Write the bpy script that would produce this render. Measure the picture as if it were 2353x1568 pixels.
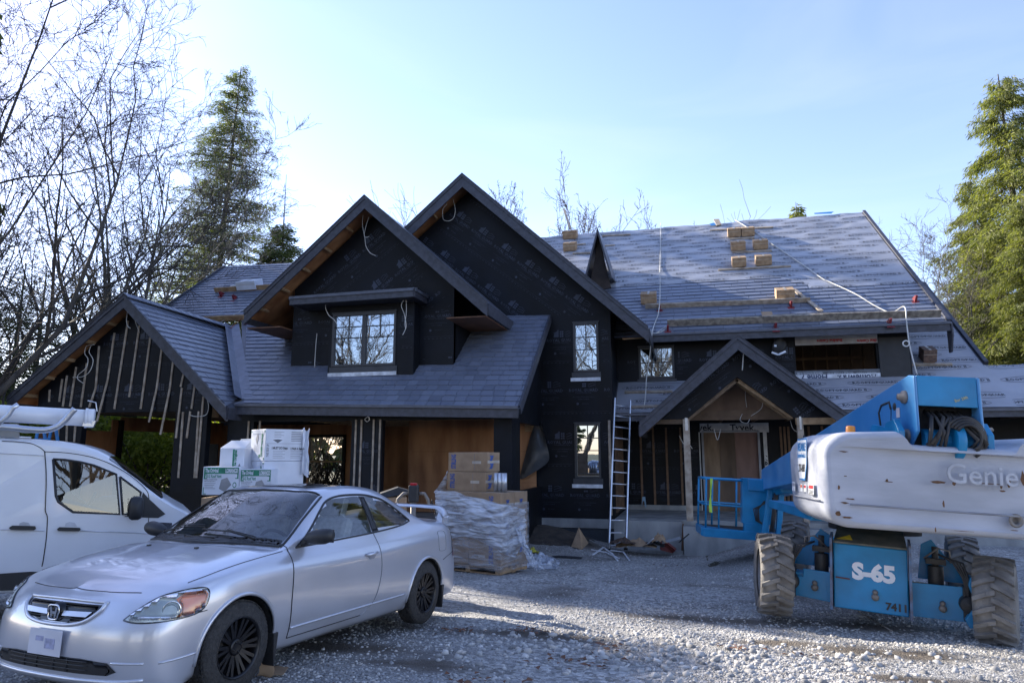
import bpy, bmesh, math, random
import numpy as np
from mathutils import Vector, Matrix, noise
from mathutils.geometry import tessellate_polygon
random.seed(7); np.random.seed(7)
rad = math.radians
SC = bpy.context.scene
for o in list(bpy.data.objects): bpy.data.objects.remove(o)
# ------------------------------------------------------------ camera
F, CX, CY = 1568.0, 1176.0, 784.0
YAW, PITCH, CH = rad(14.4), math.atan(256/1568), 1.6
cam = bpy.data.objects.new('camera', bpy.data.cameras.new('camera')); SC.collection.objects.link(cam)
cam.location = (0, 0, CH); cam.rotation_euler = (rad(90)+PITCH, 0, YAW)
cam.data.sensor_width = 36; cam.data.lens = 36*F/2352; cam.data.clip_end = 2000; cam.data.clip_start = .1
SC.camera = cam
# ------------------------------------------------------------ daylight
SUN_AZ, SUN_EL = rad(-65), rad(28)          # azimuth from +Y, clockwise
w = bpy.data.worlds.new('World'); SC.world = w; w.use_nodes = True
nt = w.node_tree; bg = nt.nodes['Background']
sky = nt.nodes.new('ShaderNodeTexSky'); sky.sky_type = 'NISHITA'; sky.sun_disc = False
sky.sun_elevation = SUN_EL; sky.sun_rotation = SUN_AZ; sky.altitude = 100; sky.air_density = 1.0; sky.dust_density = .15; sky.ozone_density = 3.5
tn = nt.nodes.new('ShaderNodeMix'); tn.data_type = 'RGBA'; tn.blend_type = 'MULTIPLY'; tn.inputs[0].default_value = 1; tn.inputs[7].default_value = (.95, .765, .76, 1)
nt.links.new(sky.outputs[0], tn.inputs[6]); tcw = nt.nodes.new('ShaderNodeTexCoord'); mpw = nt.nodes.new('ShaderNodeMapping'); mpw.inputs['Scale'].default_value = (1.2, 1.2, 5.5); mpw.inputs['Rotation'].default_value = (.15, .1, .4); nt.links.new(tcw.outputs['Generated'], mpw.inputs[0])
cn = nt.nodes.new('ShaderNodeTexNoise'); cn.inputs['Scale'].default_value = 1.6; cn.inputs['Detail'].default_value = 7; cn.inputs['Distortion'].default_value = .8; nt.links.new(mpw.outputs[0], cn.inputs[0])
cm = nt.nodes.new('ShaderNodeMapRange'); cm.inputs[1].default_value = .50; cm.inputs[2].default_value = .78; cm.inputs[4].default_value = .13; nt.links.new(cn.outputs[0], cm.inputs[0])
cx_ = nt.nodes.new('ShaderNodeMix'); cx_.data_type = 'RGBA'; cx_.inputs[7].default_value = (2.6, 2.7, 2.8, 1); nt.links.new(cm.outputs[0], cx_.inputs[0]); nt.links.new(tn.outputs[2], cx_.inputs[6]); nt.links.new(cx_.outputs[2], bg.inputs[0]); bg.inputs[1].default_value = .15
sl = bpy.data.lights.new('sun', 'SUN'); sl.energy = 4.6; sl.angle = rad(.5); sl.color = (1, .91, .78)
sun = bpy.data.objects.new('sun', sl); SC.collection.objects.link(sun)
SD = Vector((math.sin(SUN_AZ)*math.cos(SUN_EL), math.cos(SUN_AZ)*math.cos(SUN_EL), math.sin(SUN_EL)))
sun.rotation_euler = SD.to_track_quat('Z', 'Y').to_euler()
vs = SC.view_settings; vs.view_transform = 'Standard'; vs.look = 'None'; vs.exposure = 1.76; vs.gamma = 1; vs.use_curve_mapping = False
SC.render.engine = 'CYCLES'; SC.cycles.max_bounces = 8; SC.cycles.transparent_max_bounces = 12
# ------------------------------------------------------------ pixel -> place helpers (2352 px wide photograph)
fw = np.array([-math.sin(YAW)*math.cos(PITCH), math.cos(YAW)*math.cos(PITCH), math.sin(PITCH)])
rt = np.array([math.cos(YAW), math.sin(YAW), 0.]); upv = np.cross(rt, fw); C0 = np.array([0, 0, CH])
def ray(x, y): return fw*F + rt*(x-CX) - upv*(y-CY)
def onY(x, y, Y): d = ray(x, y); return C0+d*(Y/d[1])
def onX(x, y, X): d = ray(x, y); return C0+d*(X/d[0])
def atD(x, y, D): return C0+ray(x, y)*(D/F)
def onPl(x, y, pl): d = ray(x, y); return C0+d*(np.dot(pl[0]-C0, pl[1])/np.dot(d, pl[1]))
def plane(a, b, c):
    a, b, c = map(np.array, (a, b, c)); n = np.cross(b-a, c-a); n = n/np.linalg.norm(n)
    return (a, n if n[2] > 0 else -n)
def ground_z(x, y):
    z = -.06*(y-4) if y > 4 else -.03*(y-4)
    if y > 17.5: z = -.81
    t = min(1, max(0, (-x-6)/5)); z = z*(1-t)+t*max(z, -.30) if y > 8 else z
    if y > 24: z = z + (0-z)*min(1, (y-24)/3)
    if x > .3 and 13 < y < 19: z += .42*min(1, (x-.3)/1.2)*min(1, (y-13)/3)
    dx, dy = (x+3.7)/1.5, (y-17.6)/1.2; z += .5*math.exp(-dx*dx-dy*dy)
    return z
def onG(x, y):
    d = ray(x, y); t = 2/F; p = C0
    for i in range(600):
        p = C0+d*t
        if p[2] <= ground_z(p[0], p[1]): break
        t *= 1.01
    return np.array([p[0], p[1], ground_z(p[0], p[1])])
# ------------------------------------------------------------ materials
MATS = {}
def M(name, col=(.5, .5, .5), rough=.6, metal=0, var=.12, scale=4, bump=0, bscale=40, spec=.5, col2=None, detail=6, coat=0, stretch=None, alpha=1, trans=0, flakes=False):
    if name in MATS: return MATS[name]
    m = bpy.data.materials.new(name); m.use_nodes = True; n = m.node_tree.nodes; L = m.node_tree.links
    b = n['Principled BSDF']; b.inputs['Roughness'].default_value = rough; b.inputs['Metallic'].default_value = metal
    b.inputs['Specular IOR Level'].default_value = spec; b.inputs['Coat Weight'].default_value = coat; b.inputs['Coat Roughness'].default_value = .04
    b.inputs['Alpha'].default_value = alpha; b.inputs['Transmission Weight'].default_value = trans
    tc = n.new('ShaderNodeTexCoord'); src = tc.outputs['Object']
    if stretch:
        mp = n.new('ShaderNodeMapping'); mp.inputs['Scale'].default_value = stretch; L.new(src, mp.inputs[0]); src = mp.outputs[0]
    no = n.new('ShaderNodeTexNoise'); no.inputs['Scale'].default_value = scale; no.inputs['Detail'].default_value = detail; L.new(src, no.inputs[0])
    mx = n.new('ShaderNodeMix'); mx.data_type = 'RGBA'
    c2 = col2 if col2 else tuple(c*(1-2*var) for c in col); c1 = col if col2 else tuple(min(1, c*(1+var)) for c in col)
    rp = n.new('ShaderNodeMapRange'); rp.inputs[1].default_value = .35; rp.inputs[2].default_value = .65; L.new(no.outputs[0], rp.inputs[0])
    L.new(rp.outputs[0], mx.inputs[0]); mx.inputs[6].default_value = (*c1, 1); mx.inputs[7].default_value = (*c2, 1)
    L.new(mx.outputs[2], b.inputs['Base Color'])
    if bump:
        nb = n.new('ShaderNodeTexNoise'); nb.inputs['Scale'].default_value = bscale; nb.inputs['Detail'].default_value = 4; L.new(src, nb.inputs[0])
        bp = n.new('ShaderNodeBump'); bp.inputs['Strength'].default_value = bump; bp.inputs['Distance'].default_value = .02; L.new(nb.outputs[0], bp.inputs['Height']); L.new(bp.outputs[0], b.inputs['Normal'])
    MATS[name] = m; return m
# ------------------------------------------------------------ object helpers
COL = SC.collection
def tag(o, label=None, cat=None, group=None, kind=None):
    if label: o['label'] = label
    if cat: o['category'] = cat
    if group: o['group'] = group
    if kind: o['kind'] = kind
    return o
def thing(name, label, cat, loc=(0, 0, 0), rot=(0, 0, 0), group=None):
    o = bpy.data.objects.new(name, None); COL.objects.link(o); o.empty_display_size = .3
    o.location = tuple(loc); o.rotation_euler = rot
    return tag(o, label, cat, group)
def link(name, me, parent=None, world=True):
    o = bpy.data.objects.new(name, me); COL.objects.link(o)
    if parent is not None:
        o.parent = parent
        if world:
            q = parent; mw = Matrix.Identity(4)
            chain = []
            while q is not None: chain.append(q); q = q.parent
            for q in reversed(chain): mw = mw @ q.matrix_parent_inverse @ q.matrix_basis
            o.matrix_parent_inverse = mw.inverted()
    return o
def mk(name, V, Fc, mats, mi=None, smooth=False):
    me = bpy.data.meshes.new(name); me.from_pydata([tuple(v) for v in V], [], [tuple(f) for f in Fc])
    for m in (mats if isinstance(mats, (list, tuple)) else [mats]): me.materials.append(m)
    if mi is not None: me.polygons.foreach_set('material_index', mi)
    if smooth: me.polygons.foreach_set('use_smooth', [True]*len(me.polygons))
    me.update(); return me
BOXF = [(0, 3, 2, 1), (4, 5, 6, 7), (0, 1, 5, 4), (1, 2, 6, 5), (2, 3, 7, 6), (3, 0, 4, 7)]
class MB:
    def __init__(s): s.v = []; s.f = []; s.m = []; s.cur = 0; s.sm = []
    def add(s, V, Fc, sm=False):
        k = len(s.v); s.v += [tuple(map(float, p)) for p in V]; s.f += [tuple(k+i for i in f) for f in Fc]; s.m += [s.cur]*len(Fc); s.sm += [sm]*len(Fc); return s
    def box(s, c, d, R=None):
        x, y, z = [q/2 for q in d]; P = [(-x, -y, -z), (x, -y, -z), (x, y, -z), (-x, y, -z), (-x, -y, z), (x, -y, z), (x, y, z), (-x, y, z)]
        P = [Vector(p) for p in P]
        if R is not None: P = [R @ p for p in P]
        c = Vector(tuple(c)); return s.add([p+c for p in P], BOXF)
    def b2(s, lo, hi): return s.box([(a+b)/2 for a, b in zip(lo, hi)], [abs(b-a) for a, b in zip(lo, hi)])
    def hexa(s, A, B): # two quads
        return s.add(list(A)+list(B), BOXF)
    def board(s, a, b, wd, th, up=(0, 0, 1)): # board from a to b, width along up-ish, thickness across
        a, b = Vector(tuple(a)), Vector(tuple(b)); d = (b-a); L = d.length; d.normalize(); u = Vector(up); sd = d.cross(u).normalized(); u = sd.cross(d).normalized()
        P = []
        for p in (a, b):
            for i, j in ((-1, -1), (1, -1), (1, 1), (-1, 1)): P.append(p+sd*(i*th/2)+u*(j*wd/2))
        return s.add(P, BOXF)
    def tube(s, pts, r, n=6, cap=True, sm=True):
        pts = [Vector(tuple(p)) for p in pts]; rs = r if isinstance(r, (list, tuple)) else [r]*len(pts)
        V = []; Fc = []; pu = None
        for i, p in enumerate(pts):
            d = (pts[min(i+1, len(pts)-1)]-pts[max(i-1, 0)])
            if d.length < 1e-9: d = Vector((0, 0, 1))
            d.normalize()
            if pu is None: pu = Vector((0, 0, 1)) if abs(d.z) < .9 else Vector((1, 0, 0))
            sd = d.cross(pu).normalized(); pu = sd.cross(d).normalized()
            for k in range(n):
                a = 2*math.pi*k/n; V.append(p+(sd*math.cos(a)+pu*math.sin(a))*rs[i])
        for i in range(len(pts)-1):
            for k in range(n): Fc.append((i*n+k, i*n+(k+1) % n, (i+1)*n+(k+1) % n, (i+1)*n+k))
        if cap: Fc.append(tuple(range(n-1, -1, -1))); Fc.append(tuple((len(pts)-1)*n+k for k in range(n)))
        return s.add(V, Fc, sm)
    def prism(s, pts, off): # planar polygon extruded by vector off
        pts = [Vector(tuple(p)) for p in pts]; off = Vector(tuple(off)); n = len(pts)
        Fc = [tuple(range(n)), tuple(range(2*n-1, n-1, -1))]+[(i, n+i, n+(i+1) % n, (i+1) % n) for i in range(n)]
        return s.add(pts+[p+off for p in pts], Fc)
    def holed(s, loops, off): # polygon with holes extruded
        L3 = [[Vector(tuple(p)) for p in l] for l in loops]; fl = [p for l in L3 for p in l]; off = Vector(tuple(off))
        T = tessellate_polygon(L3); n = len(fl); V = fl+[p+off for p in fl]; Fc = [tuple(t) for t in T]+[tuple(n+i for i in reversed(t)) for t in T]
        k = 0
        for l in L3:
            m = len(l)
            for i in range(m): Fc.append((k+i, n+k+i, n+k+(i+1) % m, k+(i+1) % m))
            k += m
        return s.add(V, Fc)
    def rev(s, prof, c=(0, 0, 0), ax='z', n=24, sm=True, R=None): # prof: (r, h)
        V = []; Fc = []; c = Vector(tuple(c))
        for r, h in prof:
            for k in range(n):
                a = 2*math.pi*k/n; p = Vector((r*math.cos(a), r*math.sin(a), h))
                if ax == 'y': p = Vector((p.x, p.z, p.y))
                if ax == 'x': p = Vector((p.z, p.x, p.y))
                if R is not None: p = R @ p
                V.append(p+c)
        for i in range(len(prof)-1):
            for k in range(n): Fc.append((i*n+k, i*n+(k+1) % n, (i+1)*n+(k+1) % n, (i+1)*n+k))
        return s.add(V, Fc, sm)
    def obj(s, name, mats, parent=None, world=True, bevel=0, fix=True):
        me = mk(name, s.v, s.f, mats, s.m)
        me.polygons.foreach_set('use_smooth', s.sm)
        if fix:
            bm = bmesh.new(); bm.from_mesh(me); bmesh.ops.recalc_face_normals(bm, faces=bm.faces); bm.to_mesh(me); bm.free()
        o = link(name, me, parent, world)
        if bevel:
            b = o.modifiers.new('b', 'BEVEL'); b.width = bevel; b.segments = 2; b.limit_method = 'ANGLE'
        return o
def text_geo(s, size=1.0, bold=0, res=2):
    c = bpy.data.curves.new('t', 'FONT'); c.body = s; c.size = size; c.align_x = 'CENTER'; c.align_y = 'CENTER'; c.resolution_u = res; c.offset = bold
    o = bpy.data.objects.new('t', c); me = o.to_mesh(); V = [tuple(v.co) for v in me.vertices]; Fc = [tuple(p.vertices) for p in me.polygons]
    o.to_mesh_clear(); bpy.data.objects.remove(o); bpy.data.curves.remove(c); return V, Fc
def place2d(mb, g, o, u, v, keep=None, disp=None):
    """place flat geometry g on the plane o,u,v; keep(a,b) tells whether plane coordinates may carry print"""
    o, u, v = np.array(o, float), np.array(u, float), np.array(v, float); V, Fc = g
    P = [o+u*a+v*b for a, b, *_ in V]; ok = [keep is None or keep(p) for p in P]
    if disp: P = [disp(p) for p in P]
    mb.add(P, [f for f in Fc if all(ok[i] for i in f)])
def inpoly(a, b, poly):
    r = False; n = len(poly); j = n-1
    for i in range(n):
        if (poly[i][1] > b) != (poly[j][1] > b) and a < (poly[j][0]-poly[i][0])*(b-poly[i][1])/(poly[j][1]-poly[i][1])+poly[i][0]: r = not r
        j = i
    return r
def clip_convex(sub, clip):
    out = sub
    area = sum(clip[i][0]*clip[(i+1) % len(clip)][1]-clip[(i+1) % len(clip)][0]*clip[i][1] for i in range(len(clip)))
    if area < 0: clip = clip[::-1]
    for i in range(len(clip)):
        a, b = clip[i], clip[(i+1) % len(clip)]; inp = out; out = []
        def sd(p): return (b[0]-a[0])*(p[1]-a[1])-(b[1]-a[1])*(p[0]-a[0])
        for j in range(len(inp)):
            p, q = inp[j], inp[(j+1) % len(inp)]; sp, sq = sd(p), sd(q)
            if sp >= 0: out.append(p)
            if (sp >= 0) != (sq >= 0): t = sp/(sp-sq); out.append((p[0]+t*(q[0]-p[0]), p[1]+t*(q[1]-p[1])))
        if not out: return []
    return out
# ------------------------------------------------------------ colours of the building
wrap = M('house_wrap', (.0026, .0042, .0082), .55, var=.3, scale=1.3, bump=.6, bscale=3.5, spec=.28)
wrapprint = M('wrap_print', (.026, .036, .065), .5, var=.2, scale=3)
whiteprint = M('white_wrap', (.62, .66, .72), .5, var=.15, scale=6, bump=.2, bscale=8)
fasc = M('charcoal_fascia', (.05, .054, .072), .5, var=.15, scale=9)
fasctop = M('metal_drip_edge', (.085, .095, .125), .4, var=.1, scale=5)
ply = M('plywood', (.40, .20, .09), .7, var=.3, scale=2.2, bump=.1, stretch=(1, 1, .25), col2=(.20, .085, .035))
plypale = M('weathered_plywood', (.30, .215, .14), .75, scale=2.6, stretch=(1.6, 1, .35), col2=(.15, .10, .065), bump=.1)
lumber = M('lumber', (.44, .30, .17), .75, scale=6, stretch=(1, 1, 1), col2=(.27, .17, .09), bump=.15)
greylumber = M('grey_lumber', (.42, .36, .29), .8, scale=7, col2=(.25, .20, .15), bump=.2)
dirtylumber = M('dirty_lumber', (.33, .30, .25), .8, scale=9, col2=(.15, .13, .11), bump=.2)
concrete = M('concrete', (.33, .34, .34), .85, scale=2.2, col2=(.19, .20, .205), bump=.3, bscale=25, stretch=(1, 1, .4))
def shingle_mat(name, a, b):
    m = M(name, a, .34, var=.2, scale=2, bump=.15, bscale=60, spec=.6); n = m.node_tree.nodes; L = m.node_tree.links
    oi = n.new('ShaderNodeObjectInfo'); at = n.new('ShaderNodeAttribute'); at.attribute_name = 'tint'
    ad = n.new('ShaderNodeMath'); ad.operation = 'ADD'; L.new(oi.outputs['Random'], ad.inputs[0]); L.new(at.outputs['Fac'], ad.inputs[1])
    fr = n.new('ShaderNodeMath'); fr.operation = 'FRACT'; L.new(ad.outputs[0], fr.inputs[0])
    mx = n.new('ShaderNodeMix'); mx.data_type = 'RGBA'; mx.inputs[6].default_value = (*a, 1); mx.inputs[7].default_value = (*b, 1)
    L.new(fr.outputs[0], mx.inputs[0]); bs = n['Principled BSDF']; L.new(mx.outputs[2], bs.inputs['Base Color'])
    mr = n.new('ShaderNodeMapRange'); mr.inputs[3].default_value = .28; mr.inputs[4].default_value = .40; L.new(fr.outputs[0], mr.inputs[0]); L.new(mr.outputs[0], bs.inputs['Roughness'])
    return m
shing = shingle_mat('slate_shingle', (.125, .145, .195), (.16, .184, .245))
under = M('roof_underlay', (.32, .335, .375), .36, var=.08, scale=.9, bump=.6, bscale=2.2, spec=.55, stretch=(1, 1, 1))
underprint = M('underlay_print', (.07, .075, .09), .6)
wirem = M('white_cable', (.68, .68, .66), .5)
H = thing('house', 'large unfinished house with black wrapped gables and grey slate shingle roof', 'house', (0, 18, 0))
roofp = {}
def wallY(name, loops, Y, th=.14, mat=wrap, parent=None, holes=()):
    mb = MB(); mb.holed([[(a, Y, b) for a, b in l] for l in [loops]+list(holes)], (0, th, 0)); return mb.obj(name, mat, parent or H)
def wallX(name, poly, X, th=.14, mat=wrap, parent=None): # poly in (y, z)
    mb = MB(); mb.prism([(X, a, b) for a, b in poly], (th, 0, 0)); return mb.obj(name, mat, parent or H)
def px2(x, y, Y): p = onY(x, y, Y); return (float(p[0]), float(p[2]))
def rectpx(x0, y0, x1, y1, Y):
    a, b = px2(x0, y0, Y), px2(x1, y1, Y); return (a[0], b[0], b[1], a[1])
def rl(r): x0, x1, z0, z1 = r; return [(x0, z0), (x1, z0), (x1, z1), (x0, z1)]
# ------------------------------------------------------------ gable roofs
def gable(name, ap, Lf, Rt, Yf, Yb, fh=.27, soffit=ply, look=True, left=True, yb_r=None):
    """ap, Lf, Rt: (x,z) of outer roof line at the front plane Yf; roof runs back to Yb"""
    R = MB()
    R.cur = 0
    t = .05
    for (e, sg) in ((Lf, -1), (Rt, 1)):
        d = Vector((e[0]-ap[0], 0, e[1]-ap[1])).normalized(); nn = Vector((-d.z, 0, d.x)); nn = nn if nn.z > 0 else -nn
        a, b = Vector((ap[0], Yf+.045, ap[1])), Vector((e[0], Yf+.045, e[1])); 
        yb = Yb if not (sg > 0 and yb_r) else yb_r
        dn = Vector((0, 0, -.05))
        R.hexa([a+dn, b+dn, b+dn+Vector((0, yb-Yf, 0)), a+dn+Vector((0, yb-Yf, 0))], [a, b, b+Vector((0, yb-Yf, 0)), a+Vector((0, yb-Yf, 0))])
    ro = R.obj('roof', [fasctop], H)
    S = MB()
    for (e, sg) in ((Lf, -1), (Rt, 1)):
        a, b = Vector((ap[0], Yf+.05, ap[1]-.055)), Vector((e[0], Yf+.05, e[1]-.055)); dn = Vector((0, 0, -.10)); bk = Vector((0, (Yb if not (sg > 0 and yb_r) else yb_r)-Yf-.1, 0))
        S.hexa([a+dn, b+dn, b+dn+bk, a+dn+bk], [a, b, b+bk, a+bk])
    S.obj('soffit', soffit, ro)
    for (e, sg) in ((Lf, -1), (Rt, 1)):
        B = MB(); dx, dz = e[0]-ap[0], e[1]-ap[1]
        # main board, lower strip, then proud upper strip
        def strip(z0, z1, y0, y1):
            B.hexa([(ap[0], y0, ap[1]+z1), (e[0], y0, e[1]+z1), (e[0], y1, e[1]+z1), (ap[0], y1, ap[1]+z1)], [(ap[0], y0, ap[1]+z0), (e[0], y0, e[1]+z0), (e[0], y1, e[1]+z0), (ap[0], y1, ap[1]+z0)])
        strip(-.075, -fh-.12, Yf, Yf+.043)
        strip(.012, -.085, Yf-.028, Yf+.041)
        strip(.03, .012, Yf-.045, Yf+.03)
        B.obj('fascia', fasc, ro)
        E = MB(); E.b2((e[0]-.02 if sg > 0 else e[0]-.03, Yf+.05, e[1]-.30), (e[0]+.03 if sg > 0 else e[0]+.02, (Yb if not (sg > 0 and yb_r) else yb_r), e[1]-.02)); E.obj('eave_fascia', fasc, ro)
    if look:
        n = 5
        for i in range(1, n+1):
            f = i/(n+.6)
            for (e, sg) in ((Lf, -1), (Rt, 1)):
                x = ap[0]+(e[0]-ap[0])*f; z = ap[1]+(e[1]-ap[1])*f-.155; d = Vector((e[0]-ap[0], 0, e[1]-ap[1])).normalized()
                L_ = MB(); R_ = Matrix.Rotation(-math.atan2(d.z, d.x), 3, 'Y'); L_.box((x, Yf+.30, z-.05), (.05, .45, .09), R_); L_.obj('lookout', lumber, ro)
    return ro
# planes
GP = plane((-3.61, 14.6, 2.62), (-10.8, 14.6, 2.80), (-3.61, 18.11, 5.30))
UP_ = plane((0, 19.2, 4.87), (5, 19.2, 4.87), (0, 26.2, 4.87+7*.764))
LP = plane((0, 18.5, 2.655), (5, 18.5, 2.655), (0, 23.5, 2.655+5*.764))
def gz(pl, x, y): p, n = pl; return float(p[2]-(n[0]*(x-p[0])+n[1]*(y-p[1]))/n[2])
# A, M, L, porch gables
Aap, AL, AR = px2(1062, 400, 17.6), None, px2(1489, 752, 17.6)
AL = (2*Aap[0]-AR[0]-.3, AR[1]+.1)
rA = gable('A', Aap, AL, AR, 17.6, 27.5, fh=.26)
Map_, ML, MR = px2(838, 450, 15.35), px2(561, 716, 15.35), px2(1119, 694, 15.35)
rM = gable('M', Map_, ML, MR, 15.35, 21.5, fh=.22, yb_r=17.9)
Lap, LL, LR = px2(286, 678, 14.17), px2(18, 913, 14.17), px2(520, 934, 14.17)
rL = gable('L', Lap, LL, LR, 14.17, 18.6, fh=.21, yb_r=14.75)
Pap, PL, PR = px2(1694, 771, 17.1), px2(1469, 972, 17.1), px2(1956, 958, 17.1)
rP = gable('P', Pap, PL, PR, 17.1, 20.0, fh=.22, soffit=plypale, yb_r=18.6)
# right slope of the left wing: runs back to the valley
V1 = onPl(530, 750, GP); V0 = onPl(556, 919, GP)
LRP = plane((Lap[0], 14.17, Lap[1]), (LR[0], 14.17, LR[1]), (Lap[0], 18.45, Lap[1]))
mb = MB()
pts = [onPl(286, 678, LRP), onPl(530, 750, LRP), onPl(556, 916, LRP), onPl(520, 934, LRP)]
mb.prism([p-np.array([0, 0, .005]) for p in pts], (0, 0, -.06)); mb.obj('roof_deck', fasctop, rL)
# ------------------------------------------------------------ other roof decks
def deck(name, pts, th, mat, parent=None): mb = MB(); mb.prism(pts, (0, 0, -th)); return mb.obj(name, mat, parent or H)
def gp(x, y): return (x, y, gz(GP, x, y))
def upp(x, y): return (x, y, gz(UP_, x, y))
def lpp(x, y): return (x, y, gz(LP, x, y))
ridgeY = 22.15
rG = deck('roof', [gp(-10.85, 14.6), gp(-3.61, 14.6), gp(-3.61, 18.19), gp(-10.4, 18.19), gp(-10.4, ridgeY), gp(-17.2, ridgeY), gp(-17.2, 18.5), gp(V1[0], 18.5), gp(V0[0], V0[1])], .08, fasctop)
mb = MB(); q0, q1 = gp(-17.2, ridgeY), gp(-5, ridgeY); mb.prism([q0, q1, (q1[0], q1[1]+6, q1[2]-4.5), (q0[0], q0[1]+6, q0[2]-4.5)], (0, 0, -.08)); mb.obj('roof_back', fasctop, rG)
rU = deck('roof', [upp(-6, 19.25), upp(6.45, 19.25), upp(6.45, 26.2), upp(-6, 26.2)], .10, fasctop)
mb = MB(); q0, q1 = upp(-6, 26.25), upp(6.45, 26.25); mb.prism([q0, q1, (q1[0], q1[1]+7, q1[2]-5.3), (q0[0], q0[1]+7, q0[2]-5.3)], (0, 0, -.08)); mb.obj('roof_back', fasctop, rU)
rD = deck('roof', [lpp(-1.9, 18.5), lpp(14, 18.5), lpp(14, 20.05), lpp(7.5, 20.05), lpp(7.5, 24.2), lpp(5.4, 24.2), lpp(5.4, 19.8), lpp(-1.9, 19.8)], .08, fasctop)
mb = MB(); q0, q1 = lpp(7.5, 20.05), lpp(14, 20.05); mb.prism([q0, q1, (q1[0], q1[1]+4, q1[2]-3), (q0[0], q0[1]+4, q0[2]-3)], (0, 0, -.08)); mb.obj('roof_back', fasctop, rD)
# verges and ridge caps
def vstrip(a, b, parent, w_=.10, h_=.16, mat=fasc, name='verge_trim'):
    m_ = MB(); m_.board(a, b, h_, w_, up=(0, 0, 1)); return m_.obj(name, mat, parent)
vstrip(Vector(upp(6.5, 19.2)), Vector(upp(6.5, 26.25)), rU)
vstrip(Vector(lpp(7.55, 20.1)), Vector(lpp(7.55, 24.2)), rD)
vstrip(Vector(lpp(-1.93, 18.45)), Vector(lpp(-1.93, 20)), rD, .04, .14)
vstrip(Vector(gp(-3.57, 14.58))+Vector((0, 0, -.07)), Vector(gp(-3.57, 18.15))+Vector((0, 0, -.07)), rG, .05, .22)
vstrip(Vector(gp(-17.22, 18.6)), Vector(gp(-17.22, ridgeY)), rG, .05, .16)
# eave fascias of the long roofs
def eave(a, b, parent, h=.22):
    m_ = MB(); a, b = Vector(tuple(a)), Vector(tuple(b)); m_.board(a+Vector((0, -.03, -h/2-.03)), b+Vector((0, -.03, -h/2-.03)), h, .05); m_.obj('eave_fascia', fasc, parent)
    m_ = MB(); m_.board(a+Vector((0, -.07, -.02)), b+Vector((0, -.07, -.02)), .06, .07); m_.obj('drip_edge', fasctop, parent)
eave(gp(-10.72, 14.58), gp(-3.59, 14.58), rG)
eave(upp(-1.05, 19.2), upp(6.5, 19.2), rU, .20)
eave(lpp(-1.93, 18.46), lpp(14, 18.46), rD, .16)
m_ = MB(); e0 = Vector(upp(6.5, 19.2)); m_.prism([e0+Vector((.01, -.08, -.02)), e0+Vector((.01, -.08, -.30)), e0+Vector((.01, .10, -.75)), e0+Vector((.01, .26, -.75)), e0+Vector((.01, .26, -.02))], (.04, 0, 0)); m_.obj('eave_return', fasc, rU)
# valley metal between left wing and garage roof
m_ = MB(); a, b = Vector(V1), Vector(V0); up_ = Vector((0, 0, .03))
LRn, GPn = Vector(LRP[1]), Vector(GP[1]); vd = (b-a).normalized(); s1 = vd.cross(GPn).normalized(); s2 = vd.cross(LRn).normalized()
if s1.x < 0: s1 = -s1
if s2.x > 0: s2 = -s2
m_.add([a+up_, b+up_, b+s1*.24+up_, a+s1*.24+up_], [(0, 1, 2, 3)]); m_.obj('valley_flashing', M('valley_metal', (.13, .15, .21), .35, spec=.6), rG)
m_ = MB(); m_.add([a+up_, b+up_, b+s2*.22+up_, a+s2*.22+up_], [(0, 1, 2, 3)]); m_.obj('valley_flashing', MATS['valley_metal'], rG)
# ------------------------------------------------------------ shingles
SH_EXP, SH_TH = .224, .011
shingles = []
def lay(pl, o, u, poly3, rof, wid=.34, maxrow=None, jit=0.0, exp=SH_EXP):
    """courses from line through o along u; poly3: convex polygon of points on the plane"""
    o = np.array(o, float); u = np.array(u, float); u = u/np.linalg.norm(u); n = pl[1]; v = np.cross(n, u); v = v if v[2] > 0 else -v
    P = [((np.array(p)-o)@u, (np.array(p)-o)@v) for p in poly3]
    a0, a1 = min(p[0] for p in P), max(p[0] for p in P); b1 = max(p[1] for p in P); b0 = min(p[1] for p in P)
    r = random.Random(5)
    k = int(b0/exp)-1
    while k*exp < b1:
        a = a0-wid*(.5*(k % 2)+r.uniform(0, .2)+.3)
        while a < a1:
            w_ = wid*r.uniform(.82, 1.18)
            if maxrow is None or k < maxrow(a):
                rc = [(a+.005, k*exp), (a+w_-.006, k*exp), (a+w_-.006, (k+1)*exp+.02), (a+.005, (k+1)*exp+.02)]
                c = clip_convex(rc, P)
                if len(c) >= 3:
                    ar = abs(sum(c[i][0]*c[(i+1) % len(c)][1]-c[(i+1) % len(c)][0]*c[i][1] for i in range(len(c))))/2
                    full = ar > .999*(w_-.011)*(exp+.02)
                    if ar > .0008: shingles.append(dict(o=o, u=u, v=v, n=n, k=k, c=c, full=full, a=a, w=w_, roof=rof, exp=exp, th=SH_TH*r.uniform(.7, 1.7), ti=r.random()))
            a += w_
        k += 1
lay(GP, gp(-10.8, 14.55), np.array(gp(-3.61, 14.55))-np.array(gp(-10.8, 14.55)), [gp(V0[0]+.14, V0[1]-.1), gp(-3.56, 14.5), gp(-3.56, 18.15), gp(V1[0]+.3, 18.35)], rG, wid=.29)
lay(GP, gp(-10.8, 14.55), np.array(gp(-3.61, 14.55))-np.array(gp(-10.8, 14.55)), [gp(-17.25, 18.6), gp(-14.1, 18.47), gp(V1[0]+.33, 18.353), gp(-10.35, 18.27), gp(-10.35, ridgeY), gp(-17.25, ridgeY)], rG)
lay(LRP, (LR[0], 14.17, LR[1]), (0, 1, 0), [onPl(286, 677, LRP)+[0, -.03, 0], onPl(519, 934, LRP)+[0, -.03, 0], onPl(545, 916, LRP), onPl(525, 752, LRP)], rL, wid=.36)
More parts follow.
